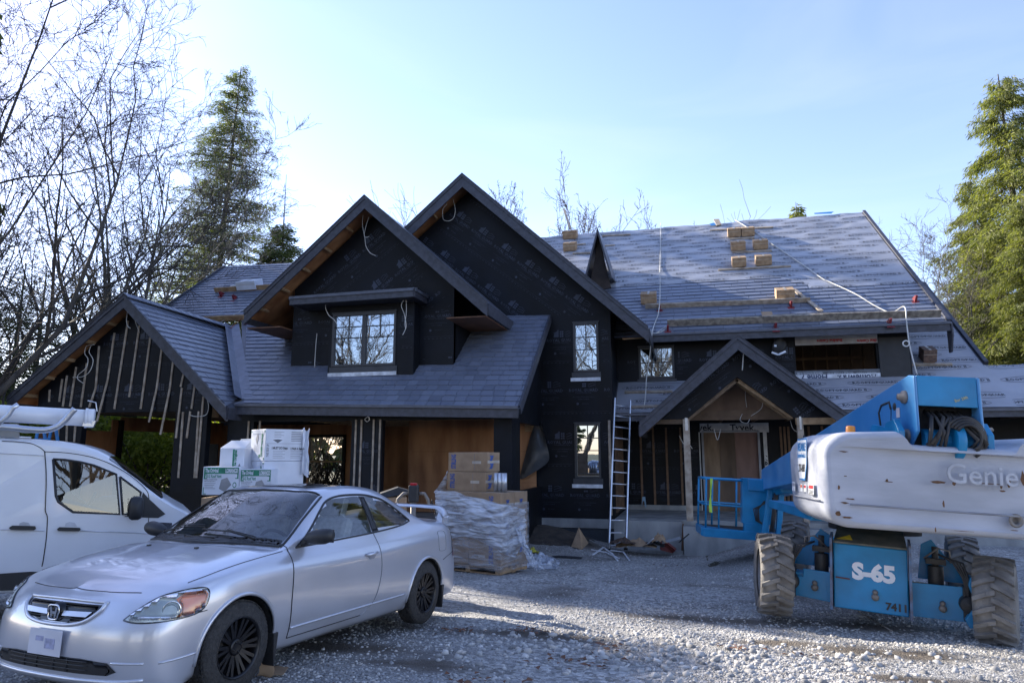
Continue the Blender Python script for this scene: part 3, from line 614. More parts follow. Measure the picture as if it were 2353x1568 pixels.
def window(r, Y, sashes=1, hsplit=.45, label=None):
    x0, x1, z0, z1 = r; m_ = MB(); t = .06
    for lo, hi in (((x0, Y-.03, z0), (x0+t, Y+.09, z1)), ((x1-t, Y-.03, z0), (x1, Y+.09, z1)), ((x0+t, Y-.03, z0), (x1-t, Y+.09, z0+t)), ((x0+t, Y-.03, z1-t), (x1-t, Y+.09, z1))): m_.b2(lo, hi)
    W = (x1-x0)/sashes
    for k in range(1, sashes): m_.b2((x0+W*k-.05, Y-.028, z0+t), (x0+W*k+.05, Y+.088, z1-t))
    m_.b2((x0-.02, Y-.045, z1), (x1+.02, Y+.0, z1+.03)); w_ = m_.obj('window', wfr, H, bevel=.004)
    if label: w_['label'] = label
    for k in range(sashes):
        a, b = x0+W*k+(.05 if k else t), x0+W*(k+1)-(.05 if k < sashes-1 else t); zs = z0+t+(z1-z0-2*t)*(1-hsplit) if hsplit < 1 else z0+t
        cols = [a, (a+b)/2, b]; rows = [zs, (zs+z1-t)/2, z1-t] if hsplit < 1 else [z0+t, (z0+z1)/2, z1-t]
        mm = .012; cells = []
        if sashes == 1 and hsplit >= 1: cols = [a+(b-a)*i/4 for i in range(5)] if False else [a, a+(b-a)*.34, a+(b-a)*.67, b]
        for i in range(len(cols)-1):
            for j in range(len(rows)-1): cells.append((cols[i], cols[i+1], rows[j], rows[j+1]))
        if hsplit < 1: cells.append((a, b, z0+t, zs))
        for (p, q, s, u_) in cells: g = MB(); g.b2((p+.004, Y+.03, s+.004), (q-.004, Y+.036, u_-.004)); g.obj('pane', wglass, w_)
        g = MB()
        for x in cols[1:-1]: g.b2((x-mm, Y+.012, rows[0]), (x+mm, Y+.029, rows[-1]))
        for z in (rows[:-1] if hsplit < 1 else rows[1:-1]): g.b2((a, Y+.010, z-mm), (b, Y+.027, z+mm))
        g.obj('muntin', wfr, w_)
    g = MB(); g.b2((x0-.05, Y-.02, z0-.15), (x1+.05, Y-.004, z0-.01)); g.obj('sill_membrane', M('grey_membrane2', (.035, .04, .05), .45), w_)
    g = MB(); g.b2((x0-.08, Y-.03, z0-.25), (x1+.04, Y-.021, z0-.155)); g.obj('white_sill_tape', whiteprint, w_)
    return w_
window(w1, 18.2, 1, .55, 'tall narrow upper window of the central gable wall')
window(w2, 18.2, 1, .5, 'tall narrow ground floor window beside the ladder')
window(wb, 15.62, 2, .46, 'wide twin window of the dormer bay')
window(w3, BY, 1, 1.0, 'low window under the right eave')
# ------------------------------------------------------------ printed marks on the wrap
def logo_geo():
    V, Fc = [], []
    def poly(p): k = len(V); V.extend([(a, b, 0) for a, b in p]); Fc.append(tuple(range(k, k+len(p))))
    poly([(-.20, .02), (-.06, .02), (-.06, .22), (-.10, .22), (-.10, .19), (-.22, .13), (-.18, .13)])
    for i in range(2):
        for j in range(3): poly([(-.03+i*.055, .02+j*.06), (.015+i*.055, .02+j*.06), (.015+i*.055, .065+j*.06), (-.03+i*.055, .065+j*.06)])
    for j in range(3):
        for i in range(7):
            a, b = .12+i*.03, .15+i*.03; f = lambda t: .04+j*.055+.018*math.sin(t*28+j)
            poly([(a, f(a)), (b, f(b)), (b, f(b)+.010), (a, f(a)+.010)])
    def tx(s, size, y, x=0, b=0):
        v, f = text_geo(s, size, b, 1); k = len(V); V.extend([(a+x, c+y, 0) for a, c, _ in v]); Fc.extend([tuple(i+k for i in q) for q in f])
    tx('ROYAL GUARD', .115, -.07, 0, .0015); tx('Premium Building Wrap', .045, -.135); tx('For Commercial & Residential Projects', .036, -.25); tx('CCMC 13047-R', .045, -.31); tx('BMA Member', .032, -.43, .05)
    k = len(V); V.extend([(-.16+.035*math.cos(a), -.43+.035*math.sin(a), 0) for a in [i*.785 for i in range(8)]]); Fc.append(tuple(range(k, k+8)))
    return V, Fc
LG = logo_geo()
def prints(name, Y, poly, ang, du, dv, org, holes=(), X=None, sc=1., parent=None, dash=True, off=.006):
    m_ = MB(); ca, sa = math.cos(ang), math.sin(ang); u = np.array([ca, 0, sa]); v = np.array([-sa, 0, ca])
    if X is not None: u = np.array([0, 1., 0]); v = np.array([0, 0, 1.])
    PV = np.array(poly, float)
    def inv(A, B):
        r = np.zeros(len(A), bool); j = len(PV)-1
        for i in range(len(PV)):
            c = ((PV[i, 1] > B) != (PV[j, 1] > B)); dd = PV[j, 1]-PV[i, 1]; dd = dd if abs(dd) > 1e-9 else 1e-9
            r ^= c & (A < (PV[j, 0]-PV[i, 0])*(B-PV[i, 1])/dd+PV[i, 0]); j = i
        for h in holes: r &= ~((A > h[0]-.07) & (A < h[1]+.07) & (B > h[2]-.27) & (B < h[3]+.05))
        return r
    ga = np.array(LG[0], float)*sc; FV = []
    lo, hi = PV.min(0)-.7, PV.max(0)+.7
    def stamp(G, Fs, o):
        P = o+np.outer(G[:, 0], u)+np.outer(G[:, 1], v); ok = inv(P[:, 0] if X is None else P[:, 1], P[:, 2])
        if ok.any(): m_.add(P, [f for f in Fs if all(ok[i] for i in f)])
    for i in range(-9, 10):
        for j in range(-9, 10):
            a, b = (i+.37*(j % 2))*du, j*dv
            o = np.array([org[0], Y-off, org[1]])+u*a+v*b if X is None else np.array([X+off, org[0]+a, org[1]+b])
            q = (o[0], o[2]) if X is None else (o[1], o[2])
            if lo[0] < q[0] < hi[0] and lo[1] < q[1] < hi[1]: stamp(ga, LG[1], o)
    if dash:
        DG = np.array([(0, 0), (.11, 0), (.11, .004), (0, .004), (.0, -.05), (.05, -.05), (.05, -.042), (0, -.042)], float); DF = [(0, 1, 2, 3), (4, 5, 6, 7)]
        for j in range(-7, 8):
            for i in range(-90, 90):
                a, b = i*.11, (j+.5)*dv+.05; o = np.array([org[0], Y-off+.0005, org[1]])+u*a+v*b if X is None else np.array([X+off, org[0]+a, org[1]+b])
                if lo[0]+.6 < o[0] < hi[0]-.6 and lo[1]+.6 < o[2] < hi[1]-.6: stamp(DG, DF, o)
    if m_.v: return m_.obj(name, wrapprint, parent or H, fix=False)
Hs = (w1, w2)
prints('printed_lettering', 18.2, [p for p in [(-10.2, 5.3), (XR, 5.3), (Aap[0], Aap[1]-.35)]], rad(-38), .87, 1.2, px2(1110, 540, 18.2), Hs)
prints('printed_lettering', 18.2, [(-3.85, .0), (XR-.02, .0), (XR-.02, 5.25), (-3.85, 5.25)], 0, .95, 1.38, px2(1340, 890, 18.2), Hs)
prints('printed_lettering', 16.0, [(MX0, 5.25), (MX1, 5.25), (Map_[0], Map_[1]-.35)], rad(37), .87, 1.15, px2(800, 600, 16))
prints('printed_lettering', 16.0, [(MX0+.02, mroof(16)+.1), (MX1-.02, mroof(16)+.1), (MX1-.02, 5.2), (MX0+.02, 5.2)], 0, .98, 1.3, px2(1003, 720, 16), [(BX0-.02, BX1+.02, 3, 6)])
prints('printed_lettering', 15.62, [(BX0+.02, bz0), (BX1-.02, bz0), (BX1-.02, bz1), (BX0+.02, bz1)], 0, .98, 1.3, px2(925, 740, 15.62), [wb], sc=.9)
prints('printed_lettering', LY, [(xl, zb), (d1, zb), (d1, 3), (Lap[0], Lap[1]-.3), (xl, 2.8)], 0, .95, 1.35, px2(300, 900, LY))
prints('printed_lettering', BY, [(XR+.1, zl+.1), (w4[0]-.05, zl+.1), (w4[0]-.05, 4.7), (XR+.1, 4.7)], 0, 1.0, 1.3, px2(1640, 820, BY), [w3])
prints('printed_lettering', RY, [(XR+.05, .1), (dr[0]-.1, .1), (dr[0]-.1, 2.4), (XR+.05, 2.4)], 0, 1.0, 1.2, px2(1500, 1030, RY))
prints('printed_lettering', None, [(16.1, 3.3), (18.1, 4.6), (18.1, 5.0), (16.1, 5.0)], 0, .9, .8, (16.6, 4.5), X=MX1, parent=H, dash=False) if False else None
prints('printed_lettering', GY, [(gx[2], 0), (gx[3], 0), (gx[3], gh), (gx[2], gh)], 0, .8, 1.0, ((gx[2]+gx[3])/2, 1.7), sc=.8, dash=False)
prints('printed_lettering', PY, left, rad(35), .9, 1.0, px2(1640, 850, PY), dash=False)
# ------------------------------------------------------------ loose electric cables
def cable(pts, Y, r=.008, name='cable', mat=None, parent=None):
    P = [onY(x, y, Y+(q[0] if q else 0)) for x, y, *q in pts]; Q = []
    for i in range(len(P)-1):
        p0, p1, p2_, p3_ = P[max(i-1, 0)], P[i], P[i+1], P[min(i+2, len(P)-1)]
        for k in range(6):
            t = k/6; Q.append(.5*((2*p1)+(-p0+p2_)*t+(2*p0-5*p1+4*p2_-p3_)*t*t+(-p0+3*p1-3*p2_+p3_)*t**3))
    Q.append(P[-1]); m_ = MB(); m_.tube(Q, r, 5); return m_.obj(name, mat or wirem, parent or H)
def c3(x, y): return ((400+x/3.484)*.9577, (450+y/3.484)*.9577)
cable([c3(1640, 230), c3(1635, 310), c3(1655, 420), c3(1665, 490), c3(1700, 545), c3(1745, 568)], 15.7)
cable([c3(1690, 245), c3(1665, 320), c3(1650, 390), c3(1660, 415), c3(1690, 410)], 15.75)
cable([c3(1355, 950), c3(1325, 990), c3(1350, 1060), c3(1395, 1100), c3(1420, 1135)], 15.4)
cable([c3(1995, 920), c3(1960, 980), c3(1985, 1060), c3(2000, 1150), c3(1990, 1190), c3(1970, 1230)], 15.4)
cable([c3(1998, 920), c3(2002, 1000), c3(2000, 1060), c3(1990, 1140), c3(1998, 1180)], 15.4)
cable([c3(1255, 1218), c3(1245, 1330), c3(1235, 1500)], 15.9, .01)
def c4(x, y): return ((900+x/3.484)*.9577, (380+y/3.484)*.9577)
cable([c4(650, 340), c4(668, 430), c4(655, 495), c4(615, 522), c4(570, 510), c4(562, 450), c4(570, 415), c4(600, 380)], 18.0)
def c2(x, y): return ((x/3.484)*.9577, (600+y/3.484)*.9577)
cable([c2(1065, 508), c2(1057, 580), c2(1065, 630), c2(1090, 652)], 14.45, .012)
cable([c2(1120, 560), c2(1140, 620), c2(1165, 690)], 14.45, .006)
cable([c2(790, 787), c2(725, 800), c2(708, 860), c2(735, 910), c2(720, 980), c2(655, 1040), c2(650, 1075), c2(695, 1110)], 14.45, .009)
cable([c2(760, 800), c2(745, 850), c2(778, 920), c2(750, 1010), c2(690, 1055), c2(610, 1062)], 14.45, .009)
cable([c2(1720, 1220), c2(1742, 1290), c2(1725, 1370), c2(1650, 1388), c2(1590, 1378)], 14.45, .009)
cable([c2(1950, 1300), c2(1900, 1370), c2(1880, 1400), c2(1890, 1425), c2(1910, 1400), c2(1895, 1385), c2(1900, 1300)], 14.9, .008)
cable([(845, 935), (841, 948), (848, 962), (843, 968), (838, 962), (847, 957), (849, 965)], 14.85, .009)
cable([(1138, 935), (1133, 948), (1129, 956)], 14.9, .007)
cable([(1708, 806), (1705, 850)], 17.3, .012)
for q in ([(1720, 868), (1745, 905), (1750, 935), (1725, 955)], [(1722, 868), (1712, 900), (1715, 935)], [(1815, 965), (1822, 985), (1838, 995)], [(1560, 1000), (1572, 1020), (1585, 1010), (1575, 1005), (1590, 1030)], [(1705, 950), (1700, 965), (1715, 972), (1722, 962)], [(1640, 985), (1648, 1010), (1655, 985)]): cable(q, 18.3, .007)
# flashing above the far right corner, tiny gablet on the main roof
g0 = onPl(1375, 640, UP_); gY = 21.2
ap_, l_, r_ = px2(1375, 533, gY), px2(1345, 648, gY), px2(1403, 640, gY)
m_ = MB(); m_.prism([(ap_[0], gY, ap_[1]-.12), (l_[0]+.1, gY, l_[1]-.3), (r_[0], gY, r_[1]-.3)], (0, .1, 0)); sg_ = m_.obj('small_gable_wall', M('dark_board', (.035, .025, .02), .8), H)
for e in (l_, (r_[0]+.05, r_[1])):
    m_ = MB(); m_.hexa([(ap_[0], gY-.25, ap_[1]-.0), (e[0], gY-.25, e[1]), (e[0], gY+1.6, e[1]+.2), (ap_[0], gY+2.2, ap_[1])], [(ap_[0], gY-.25, ap_[1]+.05), (e[0]-.0, gY-.25, e[1]+.05), (e[0], gY+1.6, e[1]+.25), (ap_[0], gY+2.2, ap_[1]+.05)]); m_.obj('small_gable_roof', fasctop, H)
    m_ = MB(); m_.hexa([(ap_[0], gY-.29, ap_[1]-.14), (e[0], gY-.29, e[1]-.14), (e[0], gY-.25, e[1]-.14), (ap_[0], gY-.25, ap_[1]-.14)], [(ap_[0], gY-.29, ap_[1]+.06), (e[0], gY-.29, e[1]+.06), (e[0], gY-.25, e[1]+.06), (ap_[0], gY-.25, ap_[1]+.06)]); m_.obj('fascia', fasc, H)
# ------------------------------------------------------------ foundations
def fnd(name, lo, hi, mat=concrete, bev=.006): m_ = MB(); m_.b2(lo, hi); return m_.obj(name, mat, H, bevel=bev)
fnd('foundation_wall', (-7.6, 18.16, -.32), (XR, 18.3, -.085)); fnd('foundation_wall', (-7.6, 18.2, -1.4), (XR, 18.3, -.32), M('drain_mat', (.035, .045, .06), .45, scale=30, bump=.8, bscale=60))
m_ = MB(); m_.b2((-3.2, 18.17, -.78), (XR, 18.198, -.70)); m_.cur = 1; place2d(m_, text_geo('SUPERSEAL', .08, .002), (-2.35, 18.165, -.74), (1, 0, 0), (0, 0, 1)); m_.obj('drain_mat_band', [M('band_grey', (.15, .18, .22), .5), M('band_print', (.02, .03, .06), .5)], H, fix=False)
sx = px2(1567, 1200, 17.6)[0]
fnd('porch_foundation', (XR+.03, 17.62, -1.1), (sx, 17.9, -.05)); fnd('porch_foundation', (sx+.02, 17.35, -1.1), (9.5, 17.65, -.13)); fnd('porch_slab', (XR+.03, 17.92, -.2), (9.5, 21, -.04)); fnd('porch_footing', (XR, 17.5, -1.3), (sx, 17.61, -.72))
fnd('wall_base', (XR+.05, 20.9, -.04), (dr[0]-.1, 20.985, .1)); 
m_ = MB(); m_.board((sx-.03, 17.56, -.75), (sx+.02, 17.6, -.1), .04, .02, up=(1, 0, 0)); m_.obj('rusty_stake', M('rust', (.12, .06, .03), .8), H)
# ------------------------------------------------------------ ground
def gravel_mat():
    m = bpy.data.materials.new('gravel'); m.use_nodes = True; n = m.node_tree.nodes; L = m.node_tree.links; b = n['Principled BSDF']; b.inputs['Roughness'].default_value = .85
    tc = n.new('ShaderNodeTexCoord'); V1_ = n.new('ShaderNodeTexVoronoi'); V1_.inputs['Scale'].default_value = 26; L.new(tc.outputs['Object'], V1_.inputs[0])
    V2 = n.new('ShaderNodeTexVoronoi'); V2.inputs['Scale'].default_value = 70; L.new(tc.outputs['Object'], V2.inputs[0])
    no = n.new('ShaderNodeTexNoise'); no.inputs['Scale'].default_value = .55; no.inputs['Detail'].default_value = 6; L.new(tc.outputs['Object'], no.inputs[0])
    cr = n.new('ShaderNodeValToRGB'); e = cr.color_ramp.elements; e[0].color = (.20, .198, .19, 1); e[1].color = (.64, .63, .61, 1); x = e.new(.5); x.color = (.36, .355, .345, 1)
    sp = n.new('ShaderNodeSeparateColor'); L.new(V1_.outputs['Color'], sp.inputs[0]); L.new(sp.outputs[0], cr.inputs[0])
    sp2 = n.new('ShaderNodeSeparateColor'); L.new(V2.outputs['Color'], sp2.inputs[0]); cr2 = n.new('ShaderNodeValToRGB'); cr2.color_ramp.elements[0].color = (.11, .107, .10, 1); cr2.color_ramp.elements[1].color = (.46, .45, .435, 1); L.new(sp2.outputs[0], cr2.inputs[0])
    mx = n.new('ShaderNodeMix'); mx.data_type = 'RGBA'; mr = n.new('ShaderNodeMapRange'); mr.inputs[1].default_value = .42; mr.inputs[2].default_value = .6; L.new(no.outputs[0], mr.inputs[0]); L.new(mr.outputs[0], mx.inputs[0]); L.new(cr.outputs[0], mx.inputs[6]); L.new(cr2.outputs[0], mx.inputs[7])
    n2 = n.new('ShaderNodeTexNoise'); n2.inputs['Scale'].default_value = .8; n2.inputs['Detail'].default_value = 3; L.new(tc.outputs['Object'], n2.inputs[0])
    m2 = n.new('ShaderNodeMix'); m2.data_type = 'RGBA'; m3 = n.new('ShaderNodeMapRange'); m3.inputs[1].default_value = .55; m3.inputs[2].default_value = .7; m3.inputs[4].default_value = .75; L.new(n2.outputs[0], m3.inputs[0]); da = n.new('ShaderNodeAttribute'); da.attribute_name = 'dirt'; mxm = n.new('ShaderNodeMath'); mxm.operation = 'MAXIMUM'; L.new(da.outputs['Fac'], mxm.inputs[0]); L.new(m3.outputs[0], mxm.inputs[1]); L.new(mxm.outputs[0], m2.inputs[0]); L.new(mx.outputs[2], m2.inputs[6]); m2.inputs[7].default_value = (.10, .083, .066, 1)
    L.new(m2.outputs[2], b.inputs['Base Color'])
    ad = n.new('ShaderNodeMath'); ad.operation = 'ADD'; L.new(V1_.outputs['Distance'], ad.inputs[0]); L.new(V2.outputs['Distance'], ad.inputs[1])
    bp = n.new('ShaderNodeBump'); bp.invert = True; bp.inputs['Strength'].default_value = .9; bp.inputs['Distance'].default_value = .02; L.new(ad.outputs[0], bp.inputs['Height']); L.new(bp.outputs[0], b.inputs['Normal']); return m
gravel = gravel_mat()
litter = M('forest_floor', (.09, .075, .05), .9, scale=1.2, col2=(.05, .065, .025), bump=.6, bscale=12)
def grid(name, xs, ys, mat, zf, keepf=None, kind='structure'):
    V = [(x, y, zf(x, y)) for y in ys for x in xs]; nx = len(xs)
    Fc = [(j*nx+i, j*nx+i+1, (j+1)*nx+i+1, (j+1)*nx+i) for j in range(len(ys)-1) for i in range(nx-1) if keepf is None or keepf(xs[i], ys[j])]
    o = link(name, mk(name, V, Fc, mat, smooth=True)); o['kind'] = kind; return o
DIRT = [(onG(px_, py_), a, b) for px_, py_, a, b in ((800, 1490, 1.0, .32), (960, 1530, .7, .2), (1330, 1245, .8, .5), (2010, 1500, .9, .35), (1990, 1440, .8, .3), (1250, 1460, 1.1, .22), (1600, 1420, 1.3, .25), (1780, 1480, .5, .25), (660, 1450, .9, .3), (1350, 1600, .5, .15), (2100, 1560, .6, .2))]
def dirt(x, y):
    v = 0
    for c, a, b in DIRT: v = max(v, math.exp(-((x-c[0])/a)**2-((y-c[1])/b)**2))
    return max(0, min(1, v*1.5-.25+.5*noise.noise(Vector((x*2.2, y*2.2, 4)))*(v > .1)))
def gn(x, y): return ground_z(x, y)+.025*noise.noise(Vector((x*.8, y*.8, 0)))+.012*noise.noise(Vector((x*3, y*3, 2)))
xs = list(np.arange(-14, 14.01, .14)); ys = list(np.arange(1.0, 18.3, .14))
gobj = grid('ground', xs, ys, gravel, gn)
at_ = gobj.data.attributes.new('dirt', 'FLOAT', 'POINT'); at_.data.foreach_set('value', [dirt(v.co.x, v.co.y) for v in gobj.data.vertices])
xs2 = sorted(set(list(np.arange(-14, 14.1, 1))+[-900, -400, -200, -120, -80, -60, -45, -35, -28, -22, -18, 18, 22, 28, 35, 45, 60, 80, 120, 200, 400, 900])); ys2 = sorted([-900, -300, -100, -50, -25, -12, -6, -2, 1.14, 2, 3, 4, 6, 8, 10, 12, 14, 16, 17.4, 18, 19, 20, 22, 24, 27, 30, 40, 60, 90, 150, 300, 600, 1200])
grid('forest_floor', xs2, ys2, litter, lambda x, y: ground_z(x, max(y, -2))-.06 if y > 1 or True else 0)
# stones
def rocks(name, n, pos, size, mats, seed=1):
    rng = np.random.default_rng(seed); bm = bmesh.new(); bmesh.ops.create_icosphere(bm, subdivisions=1, radius=1); base = np.array([v.co[:] for v in bm.verts]); Fb = np.array([[v.index for v in f.verts] for f in bm.faces]); bm.free()
    K = 12; var = [base*(1+rng.uniform(-.32, .32, (len(base), 1)))*rng.uniform(.55, 1.15, (1, 3)) for _ in range(K)]
    nv, nf = len(base), len(Fb); P = pos(n, rng); n = len(P); S = size(P, rng); ids = rng.integers(0, K, n); A = np.array(var)[ids]
    th = rng.uniform(0, 6.28, n); c, s = np.cos(th), np.sin(th); x = A[:, :, 0]*c[:, None]-A[:, :, 1]*s[:, None]; y = A[:, :, 0]*s[:, None]+A[:, :, 1]*c[:, None]; z = A[:, :, 2]*.7
    t2 = rng.uniform(-.5, .5, n); x2 = x*np.cos(t2)[:, None]-z*np.sin(t2)[:, None]; z2 = x*np.sin(t2)[:, None]+z*np.cos(t2)[:, None]
    Vx = np.stack([x2, y, z2], -1)*S[:, None, None]+P[:, None, :]; Vx = Vx.reshape(-1, 3); Fx = (Fb[None]+(np.arange(n)*nv)[:, None, None]).reshape(-1, 3)
    me = bpy.data.meshes.new(name); me.vertices.add(len(Vx)); me.vertices.foreach_set('co', Vx.ravel().astype(np.float32)); me.loops.add(len(Fx)*3); me.loops.foreach_set('vertex_index', Fx.ravel().astype(np.int32))
    me.polygons.add(len(Fx)); me.polygons.foreach_set('loop_start', np.arange(0, len(Fx)*3, 3, dtype=np.int32)); me.update(calc_edges=True)
    at = me.attributes.new('tint', 'FLOAT', 'FACE'); at.data.foreach_set('value', np.repeat(rng.uniform(0, 1, n), nf).astype(np.float32))
    me.materials.append(mats); o = link(name, me); o['kind'] = 'stuff'; return o
def stone_mat():
    m = bpy.data.materials.new('stone'); m.use_nodes = True; n = m.node_tree.nodes; L = m.node_tree.links; b = n['Principled BSDF']; b.inputs['Roughness'].default_value = .75
    at = n.new('ShaderNodeAttribute'); at.attribute_name = 'tint'; cr = n.new('ShaderNodeValToRGB'); e = cr.color_ramp.elements; e[0].color = (.15, .148, .145, 1); e[1].color = (.62, .61, .59, 1)
    for p, c in ((.35, (.36, .355, .345, 1)), (.7, (.45, .445, .43, 1)), (.9, (.50, .46, .41, 1))): x = e.new(p); x.color = c
    L.new(at.outputs['Fac'], cr.inputs[0]); no = n.new('ShaderNodeTexNoise'); no.inputs['Scale'].default_value = 30; tc = n.new('ShaderNodeTexCoord'); L.new(tc.outputs['Object'], no.inputs[0])
    mx = n.new('ShaderNodeMix'); mx.data_type = 'RGBA'; mx.blend_type = 'MULTIPLY'; mx.inputs[0].default_value = .6; L.new(cr.outputs[0], mx.inputs[6]); L.new(no.outputs[0], mx.inputs[7]); L.new(cr.outputs[0], b.inputs['Base Color'])
    bp = n.new('ShaderNodeBump'); bp.inputs['Strength'].default_value = .3; bp.inputs['Distance'].default_value = .005; L.new(no.outputs[0], bp.inputs['Height']); L.new(bp.outputs[0], b.inputs['Normal']); return m
stone = stone_mat()
def gvis(n, rng, dmin, dmax, pw, mask):
    out = []
    while len(out) < n:
        m_ = n*2; d = dmin+(dmax-dmin)*rng.uniform(0, 1, m_)**pw; l = rng.uniform(-.86, .84, m_)*d; X = fw[0]/math.cos(PITCH)*d+rt[0]*l; Y = fw[1]/math.cos(PITCH)*d+rt[1]*l
        for a, b in zip(X, Y):
            if b < 17.6 and (mask is None or rng.uniform() < mask(a, b)): out.append((a, b, gn(a, b)))
            if len(out) >= n: break
    return np.array(out)
def mpatch(a, b):
    v = .5+1.1*noise.noise(Vector((a*.55, b*.55, 9))); return max(.06, min(1, v+.2))*(1-.93*dirt(a, b))
rocks('gravel_stones', 34000, lambda n, r: gvis(n, r, 2.9, 9.5, 1.0, mpatch), lambda P, r: (.0075+.012*r.uniform(0, 1, len(P))**2.5)*(1+.06*(P[:, 1]-3)), stone, 3)
rocks('gravel_stones', 12000, lambda n, r: gvis(n, r, 8, 17.5, 1.0, mpatch), lambda P, r: .010+.013*r.uniform(0, 1, len(P))**2, stone, 4)
def bigmask(a, b):
    g = math.exp(-((a-.9)/1.5)**2-((b-3.6)/1.1)**2)+.8*math.exp(-((a-2.6)/1.3)**2-((b-4.6)/1.1)**2)+.25*math.exp(-((a+.3)/1.6)**2-((b-6.5)/.7)**2)
    return min(1, g)
rocks('coarse_stones', 5200, lambda n, r: gvis(n, r, 2.9, 8, 1.0, bigmask), lambda P, r: .022+.030*r.uniform(0, 1, len(P))**1.8, stone, 5)
leafm = M('dead_leaf', (.15, .075, .04), .8, scale=20, col2=(.12, .05, .03))
mb = MB(); r = random.Random(8)
for (px_, py_, n_, s_) in ((1330, 1525, 30, .16), (1400, 1490, 16, .1), (1075, 1590, 70, .2), (1240, 1455, 12, .05), (1190, 1450, 14, .08), (1700, 1500, 14, .1), (1050, 1452, 25, .12), (1850, 1510, 8, .1), (640, 1600, 6, .3), (1540, 1300, 14, .4)):
    c = onG(px_, py_)
    for k in range(n_):
        x, y = c[0]+r.gauss(0, s_), c[1]+r.gauss(0, s_); z = gn(x, y)+.012+r.uniform(0, .015); a = r.uniform(0, 6.3); q = .02+.02*r.random(); t = r.uniform(-.01, .01)
        mb.add([(x+q*math.cos(a), y+q*math.sin(a), z), (x-q*math.sin(a)*.6, y+q*math.cos(a)*.6, z+t+.006), (x-q*math.cos(a), y-q*math.sin(a), z+t), (x+q*math.sin(a)*.6, y-q*math.cos(a)*.6, z-t+.006)], [(0, 1, 2, 3)])
o = mb.obj('fallen_leaves', leafm, fix=False); tag(o, kind='stuff')
YARD_TREES = [(-8, 30, .9), (-4.5, 28, 1), (-1, 36, 1.1), (2.1, 42, 1.15), (8.4, 56, 1.7), (10, 74, 2.1), (.6, 50, 1.3), (-3, 45, 1.1)]
# ------------------------------------------------------------ vegetation
def leaf_mat(name, a, b, tr=.35):
    m = bpy.data.materials.new(name); m.use_nodes = True; n = m.node_tree.nodes; L = m.node_tree.links; n.clear()
    out = n.new('ShaderNodeOutputMaterial'); at = n.new('ShaderNodeAttribute'); at.attribute_name = 'tint'; mx = n.new('ShaderNodeMix'); mx.data_type = 'RGBA'
    mx.inputs[6].default_value = (*a, 1); mx.inputs[7].default_value = (*b, 1); L.new(at.outputs['Fac'], mx.inputs[0])
    d = n.new('ShaderNodeBsdfPrincipled'); d.inputs['Roughness'].default_value = .55; d.inputs['Specular IOR Level'].default_value = .25; t = n.new('ShaderNodeBsdfTranslucent'); L.new(mx.outputs[2], d.inputs['Base Color'])
    sc = n.new('ShaderNodeMix'); sc.data_type = 'RGBA'; sc.blend_type = 'MULTIPLY'; sc.inputs[0].default_value = 1; sc.inputs[7].default_value = (1.5, 1.6, .5, 1); L.new(mx.outputs[2], sc.inputs[6]); L.new(sc.outputs[2], t.inputs[0])
    ms = n.new('ShaderNodeMixShader'); ms.inputs[0].default_value = tr; L.new(d.outputs[0], ms.inputs[1]); L.new(t.outputs[0], ms.inputs[2]); L.new(ms.outputs[0], out.inputs[0]); MATS[name] = m; return m
cedarleaf = leaf_mat('cedar_foliage', (.07, .09, .035), (.23, .235, .085), .42)
firleaf = leaf_mat('fir_foliage', (.05, .07, .045), (.14, .16, .075), .4)
bushleaf = leaf_mat('bush_foliage', (.12, .17, .03), (.30, .33, .08), .45)
bark = M('bark', (.085, .072, .058), .9, scale=6, col2=(.045, .04, .034), bump=.8, bscale=25, stretch=(1, 1, .25))
barkpale = M('pale_bark', (.17, .155, .135), .9, scale=5, col2=(.07, .07, .05), bump=.6, bscale=20, stretch=(1, 1, .3))
def add_tint(o, t):
    at = o.data.attributes.new('tint', 'FLOAT', 'FACE'); at.data.foreach_set('value', np.asarray(t, np.float32))
def blades(name, P, D, Ln, Wd, mat, parent, rng, tint=None):
    """P points, D directions: long narrow quads; bent down a little"""
    n = len(P); D = D/np.linalg.norm(D, axis=1)[:, None]; R_ = rng.normal(size=(n, 3)); S = np.cross(D, R_); S /= np.linalg.norm(S, axis=1)[:, None]
    a = P; b = P+D*(Ln*.5)[:, None]+S*(Wd*.5)[:, None]; c = P+D*Ln[:, None]; d = P+D*(Ln*.45)[:, None]-S*(Wd*.5)[:, None]
    V = np.stack([a, b, c, d], 1).reshape(-1, 3).astype(np.float32); Fx = np.arange(4*n, dtype=np.int32)
    me = bpy.data.meshes.new(name); me.vertices.add(4*n); me.vertices.foreach_set('co', V.ravel()); me.loops.add(4*n); me.loops.foreach_set('vertex_index', Fx); me.polygons.add(n); me.polygons.foreach_set('loop_start', np.arange(0, 4*n, 4, dtype=np.int32)); me.update(calc_edges=True)
    me.materials.append(mat); o = link(name, me, parent, False); add_tint(o, rng.uniform(0, 1, n) if tint is None else tint); return o
